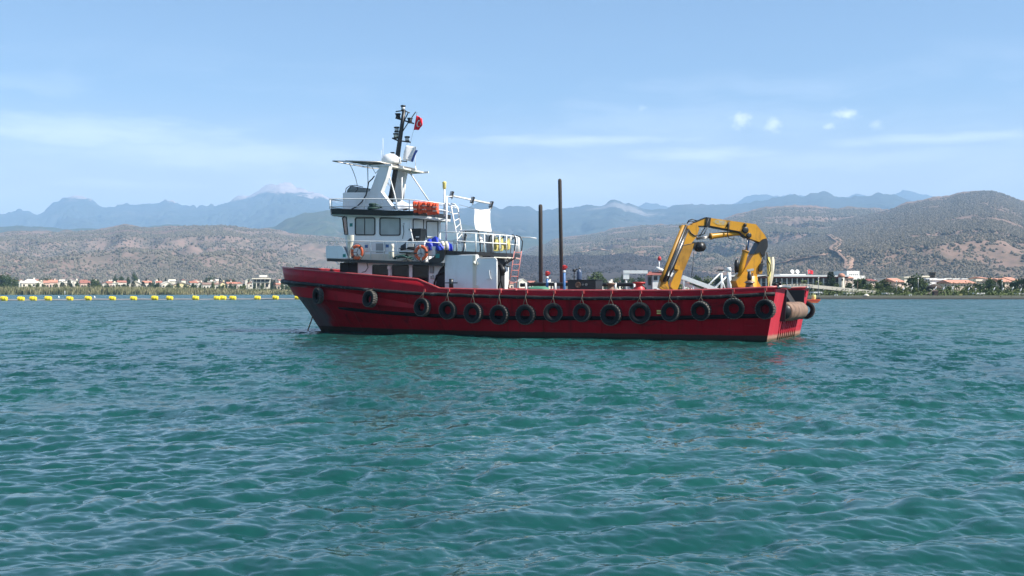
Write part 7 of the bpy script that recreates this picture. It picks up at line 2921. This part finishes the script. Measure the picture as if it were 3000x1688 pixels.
for (px, yt, lab) in ((2398, 816, 'grey lamp post near the boat stern'), (2498, 838, 'thin lamp post under the footbridge'), (2627, 826, 'grey lamp post left of the yellow-green shrubs'), (2690, 818, 'grey lamp post in front of the big tree'),
                      (2793, 842, 'short lamp post left of the palms'), (2858, 848, 'short lamp post by the white canopy'), (2936, 824, 'tall lamp post before the clay-roofed house')):
    street_lamp(px, yt, 290, lab)
# white slanting parasols, closed, in the gardens
for i, (px, py) in enumerate(((2647, 846), (2671, 845), (2741, 843), (2764, 845), (2790, 844), (2838, 846), (2912, 846), (2938, 847), (2967, 844), (2990, 849))):
    D = 296
    c = Vector((WX(px, D), D, 1.0))
    rt = thing('closed_parasol', 'white closed parasol leaning in the garden, %s from the left' % ordinal(i + 1), 'parasol', c, 'closed white parasols')
    b_ = W(px - 2, py + 5, D)
    t_ = W(px + 3, py - 4, D)
    MB().tube([c, b_], .04, 6).build('pole', M_STEEL, rt)
    MB().tube([b_, b_.lerp(t_, .3), t_], [.05, .17, .03], 8).build('canopy', M_CLOTH, rt)
# trees of the right shore
TR_ = [(2016, 2060, 806, 330, 'dark'), (2050, 2090, 812, 325, 'broadleaf'), (2085, 2130, 808, 330, 'dark'), (1960, 2010, 812, 340, 'broadleaf'), (2130, 2170, 815, 320, 'dark'), (1930, 1965, 816, 350, 'dark'),
       (2420, 2448, 798, 318, 'cypress'), (2425, 2452, 812, 312, 'dark'), (2284, 2308, 828, 318, 'bush'), (2312, 2332, 832, 316, 'bush'), (2340, 2366, 812, 314, 'palm'), (2386, 2410, 814, 312, 'palm'), (2378, 2396, 828, 310, 'bush'), (2404, 2424, 832, 308, 'bush'),
       (2440, 2462, 830, 308, 'broadleaf'), (2472, 2500, 825, 310, 'dark'), (2494, 2530, 808, 312, 'palm'), (2512, 2548, 812, 325, 'dark'), (2500, 2530, 822, 316, 'dark'), (2530, 2560, 830, 312, 'broadleaf'), (2556, 2590, 826, 314, 'broadleaf'),
       (2572, 2612, 818, 330, 'dark'), (2586, 2620, 838, 302, 'broadleaf'), (2610, 2640, 838, 304, 'darkbush'), (2654, 2716, 803, 330, 'dark'), (2676, 2722, 815, 322, 'broadleaf'), (2628, 2668, 842, 300, 'bush'), (2660, 2694, 840, 299, 'bush'),
       (2700, 2726, 836, 308, 'darkbush'), (2768, 2796, 838, 308, 'broadleaf'), (2788, 2816, 830, 314, 'palm'), (2800, 2836, 848, 297, 'bush'), (2820, 2856, 836, 312, 'broadleaf'), (2846, 2884, 826, 318, 'dark'), (2882, 2924, 812, 326, 'dark'),
       (2922, 2944, 812, 322, 'dark'), (2900, 2930, 838, 306, 'broadleaf'), (2956, 2992, 820, 322, 'dark'), (2980, 3030, 812, 320, 'dark'), (2940, 2966, 842, 304, 'darkbush'), (2960, 2990, 846, 300, 'bush'), (2870, 2898, 848, 299, 'darkbush'),
       (3020, 3080, 815, 320, 'broadleaf'), (2740, 2764, 846, 302, 'bush')]
for i, (a, b_, yt, D, kind) in enumerate(TR_):
    what = {'dark': 'dark green tree', 'broadleaf': 'olive green tree', 'cypress': 'tall dark cypress', 'darkbush': 'dark rounded bush', 'bush': 'bright green bush', 'palm': 'feathery palm tree'}[kind]
    lab = '%s on the right shore, %s in the garden row' % (what, ordinal(i + 1))
    order = sorted(range(len(TR_)), key=lambda k: TR_[k][0])
    lab = '%s on the right-hand shore, %s from the left' % (what, ordinal(order.index(i) + 1))
    plant(kind, a, b_, yt, D, lab, 'trees of the right-hand shore')
# quayside clutter
for (px, w, lab) in ((2450, 8, 'white bench on the quay under the footbridge'), (2538, 16, 'pale upturned dinghy on the quay'), (2668, 7, 'white block seat on the quay'), (2745, 12, 'brown hut front by the brown awning'), (2815, 8, 'yellowish planter by the shrubs')):
    D = 284
    c = Vector((WX(px, D), D, .80))
    ww = w / FPX * D
    if 'dinghy' in lab:
        g_ = [[Vector((c.x + (u - .5) * ww, D + .5 * math.cos(a) * math.sin(math.pi * (.08 + .84 * u)), .80 + .55 * math.sin(a) * math.sin(math.pi * (.1 + .8 * u)))) for a in np.linspace(0, math.pi, 9)] for u in np.linspace(0, 1, 12)]
        MB().sheet(g_, .02).build('dinghy', M_CREAMW, None, lab, 'dinghy')
    elif 'bench' in lab or 'seat' in lab:
        rt = thing('quay_bench', lab, 'bench', c)
        MB().box(c + Vector((-ww / 2, 0, .40)), c + Vector((ww / 2, .45, .48))).build('seat', M_WHITEW, rt)
        for s_ in (-1, 1):
            MB().box(c + Vector((s_ * ww * .4 - .06, .05, 0)), c + Vector((s_ * ww * .4 + .06, .4, .40))).build('leg', M_WHITEW, rt)
    elif 'planter' in lab:
        MB().hexa([c + Vector(p) for p in ((-.3, 0, 0), (.3, 0, 0), (.3, .6, 0), (-.3, .6, 0), (-.42, -.12, .55), (.42, -.12, .55), (.42, .72, .55), (-.42, .72, .55))]).build('planter', M_HOSEY, None, lab, 'planter')
    else:
        rt = thing('quay_hut', lab, 'hut', c)
        MB().box(c + Vector((-ww / 2, .5, 0)), c + Vector((ww / 2, 2, 1.2))).build('wall', M_WOOD, rt)
        MB().prism([c + Vector((-ww / 2 - .1, .4, 1.2)), c + Vector((ww / 2 + .1, .4, 1.2)), c + Vector((0, .4, 1.6))], (0, 1.8, 0)).build('roof', M_RB, rt)

# ------------------------------------------------------------------ floating pipeline with yellow floats
M_FLOAT = paint('float_yellow', (.80, .62, .015), .42, 0, .10, 2.5, (.50, .28, .05), .35, .1)
M_PIPEG = paint('pipeline_grey', (.17, .165, .17), .6, 0, .15, .6, (.10, .09, .09), .5)
FL = [(11, 10), (61, 10), (97, 10), (141, 10), (204, 9.5), (258, 9.5), (329, 9.5), (391, 9.5), (453, 9.5), (497, 9.5), (573, 9.5), (636, 9.5), (653, 9.5), (682, 9.5), (754, 9), (807, 9), (872, 9)]


def pipe_d(px):
    return float(np.interp(px, [-900, 0, 450, 900, 1300, 1700], [236, 244, 262, 278, 262, 205]))


pts = []
for px in np.linspace(-900, 1600, 90):
    d = pipe_d(px)
    pts.append((WX(px, d), d, .10 + .05 * math.sin(px * .05) + .03 * math.sin(px * .21)))
MB().tube(pts, .20, 8).build('floating_pipeline', M_PIPEG, None, 'grey pipeline floating on the water, carried by yellow floats', 'pipeline')


def float_mesh():
    """two-part moulded float: faceted barrel round the pipe with ribs and a waist"""
    mb = MB()
    n = 20
    prof = [(.20, -.88), (.46, -.86), (.56, -.74), (.60, -.45), (.56, -.40), (.60, -.34), (.61, .34), (.56, .40), (.60, .45), (.56, .74), (.46, .86), (.20, .88)]
    mb.lathe(prof, (0, 0, 0), n, rotm('Y', R(90)), True)
    return mb.mesh('float_shell', M_FLOAT)


fm = float_mesh()
clamp = MB()
for x in (-.42, .42):
    clamp.torus((x, 0, 0), .60, .035, rotm('Y', R(90)), 20, 6)
cm_ = clamp.mesh('float_strap', M_RUST)
rs = random.Random(6)
for i, (px, hw) in enumerate(FL):
    d = pipe_d(px)
    c = Vector((WX(px, d), d, .36 + rs.uniform(-.05, .06)))
    root = thing('pipeline_float', 'yellow float on the pipeline, %s from the left edge' % ordinal(i + 1), 'float', c, 'yellow floats along the pipeline')
    root.rotation_euler = (R(rs.uniform(-20, 20)), R(rs.uniform(2, 9)), R(rs.uniform(-5, 8)))
    s_ = hw * d / FPX / .88
    root.scale = (s_, s_ * 1.02, s_ * 1.10)
    for nm, me in (('shell', fm), ('strap', cm_)):
        o = bpy.data.objects.new(nm, me)
        _link(o, root)
# odd posts and small markers beyond the pipeline
for (px, y0, y1, lab) in ((609, 872, 858, 'thin dark stake standing in the shallows beyond the pipeline'), (190, 866, 852, 'thin pale stake at the edge of the reeds')):
    D = 430 if px == 609 else 520
    MB().tube([(WX(px, D), D, -.4), (WX(px, D), D, W(0, y1, D).z)], .12, 6).build('stake', M_WOOD if px == 609 else M_PIPE, None, lab, 'stake')
for (px, py, lab) in ((277, 874, 'tiny white marker buoy beyond the pipeline'), (172, 875, 'small pale buoy between the fourth and fifth floats')):
    D = 330
    c = Vector((WX(px, D), D, .1))
    MB().lathe([(0, -.2), (.22, -.1), (.26, .1), (.15, .3), (.06, .5), (0, .5)], c, 10).build('marker_buoy', M_WHITEW, None, lab, 'buoy', None, None, None, c)

# ------------------------------------------------------------------ dredger behind the work boat
DD = 150.0
root = thing('dredger', 'white dredger pontoon behind the work boat with cabin, tall spud poles and inclined ladder frame', 'dredger', (WX(1850, DD), DD, 0))


def dp(px, py, d=0.0):
    D = DD + d
    return Vector((WX(px, D), D, W(0, py, D).z))


def dbox(px0, px1, y0, y1, d0, d1):
    return MB().box((WX(px0, DD), DD + d0, W(0, y1, DD).z), (WX(px1, DD), DD + d1, W(0, y0, DD).z))


hx0, hx1 = WX(1540, DD), WX(2170, DD)
MB().box((hx0, DD - 1, -.6), (hx1, DD + 7, 1.0), .1).build('pontoon', M_REDP, root)
cab = dbox(1912, 1946, 872, 804, 0, 3.0).build('cabin', M_WHITEW, root)
dbox(1898, 1912, 872, 806, .4, 3.0).build('cabin_side', M_GREYP, root)
MB().hexa([dp(1894, 806, -.3), dp(1950, 806, -.3), dp(1950, 806, 3.4), dp(1894, 806, 3.4), dp(1902, 796, .4), dp(1944, 797, .4), dp(1944, 797, 2.8), dp(1902, 796, 2.8)]).build('cabin_roof', M_FASCIA, root)
for (a, b_, c_, d_) in ((1915, 1926, 809, 821), (1932, 1941, 809, 821), (1916, 1924, 846, 856)):
    wo = dbox(a - 1, b_ + 1, d_ + 1, c_ - 1, -.06, .02).build('window', M_PIPE, cab)
    dbox(a, b_, d_, c_, -.09, -.062).build('pane', M_WIN, wo)
dbox(1900, 1908, 836, 812, .3, .395).build('side_window', M_WIN, root)
MB().tube([dp(1922, 785, .2), dp(1946, 795, .2)], .22, 8).build('exhaust', M_PIPE, root)
MB().tube([dp(1931, 797, 1), dp(1931, 760, 1)], .08, 6).build('signal_mast', M_PIPE, root)
MB().lathe([(0, -.3), (.22, -.22), (.25, .1), (.12, .3), (0, .32)], dp(1932, 758, 1), 10).build('red_lamp', M_REDP, root)
# davit
MB().bar(dp(1826, 797), dp(1897, 797), .5, .42).build('davit_arm', M_PIPE, root)
dbox(1826, 1843, 818, 801.5, -.2, .3).build('davit_head', M_PIPE, root)
MB().tube([dp(1834, 818), dp(1834, 870)], .16, 8).build('davit_post', M_GREYP, root)
# spud poles
M_POLE = paint('weathered_pole', (.055, .042, .034), .9, 0, .3, .8, (.10, .09, .08), .6, .3, streaks=.5)
for (pa, ya, pb, yb, r_) in ((1583.5, 599, 1584.5, 862, .27), (1640, 524, 1646, 862, .25)):
    a_, b_ = dp(pa, ya, 2), dp(pb, yb, 2)
    dlt = (a_ - b_).normalized()
    MB().tube([b_ - dlt * 1.5, a_ - dlt * .3, a_ - dlt * .08, a_], [r_, r_, r_ * .85, r_ * .5], 12).build('spud_pole', M_POLE, root)
# inclined ladder frame and A-frame
MB().bar(dp(1998, 812), dp(2112, 854), .7, .55).build('ladder_boom', M_PIPE, root)
MB().bar(dp(1992, 826, .8), dp(2080, 862, .8), .5, .40).build('ladder_boom_lower', M_PIPE, root)
for (a, ya, b_, yb, r_) in ((2114, 800, 2114, 866, .13), (2135, 790, 2139, 866, .27), (2060, 850, 2111, 800, .10), (2084, 854, 2133, 806, .13), (2112, 812, 2128, 858, .10), (2106, 798, 2134, 795, .07), (2004, 812, 2004, 866, .16), (2032, 838, 2032, 866, .16)):
    MB().tube([dp(a, ya), dp(b_, yb)], r_, 8).build('frame_tube', M_PIPE, root)
MB().lathe([(.34, 0), (.34, .5), (.2, .62), (0, .62)], dp(2135, 797), 12).build('post_cap', M_PIPE, root)
MB().box(dp(2106, 794) + Vector((-.2, -.2, 0)), dp(2116, 790) + Vector((.1, .2, 0))).build('camera_box', M_BLACK, root)

# orange workfloat with a yellow drum
D = 205
c = Vector((WX(2358, D), D, 0))
root = thing('orange_workfloat', 'low orange work float with a yellow drum off the boat stern', 'work float', c)
x0, x1 = WX(2312, D), WX(2404, D)
MB().prism([(x0, D, -.25), (x1 - .8, D, -.25), (x1, D, .45), (x1, D, .62), (x0, D, .55)], (0, 2, 0)).build('hull', paint('orange_hull', (.62, .10, .02), .5, 0, .12, 1, (.35, .08, .03), .4), root)
MB().lathe([(.38, 0), (.40, .1), (.40, .75), (.36, .85), (0, .85)], (WX(2388, D), D + .9, .58), 14).build('drum', M_HOSEY, root)
MB().box((x1 - .5, D + .2, .62), (x1 - .1, D + 1.6, .95)).build('motor_box', M_BLACK, root)
MB().box((x0 + .2, D - .04, .36), (x1 - .3, D - .001, .46)).build('rub_rail', M_REDP, root)
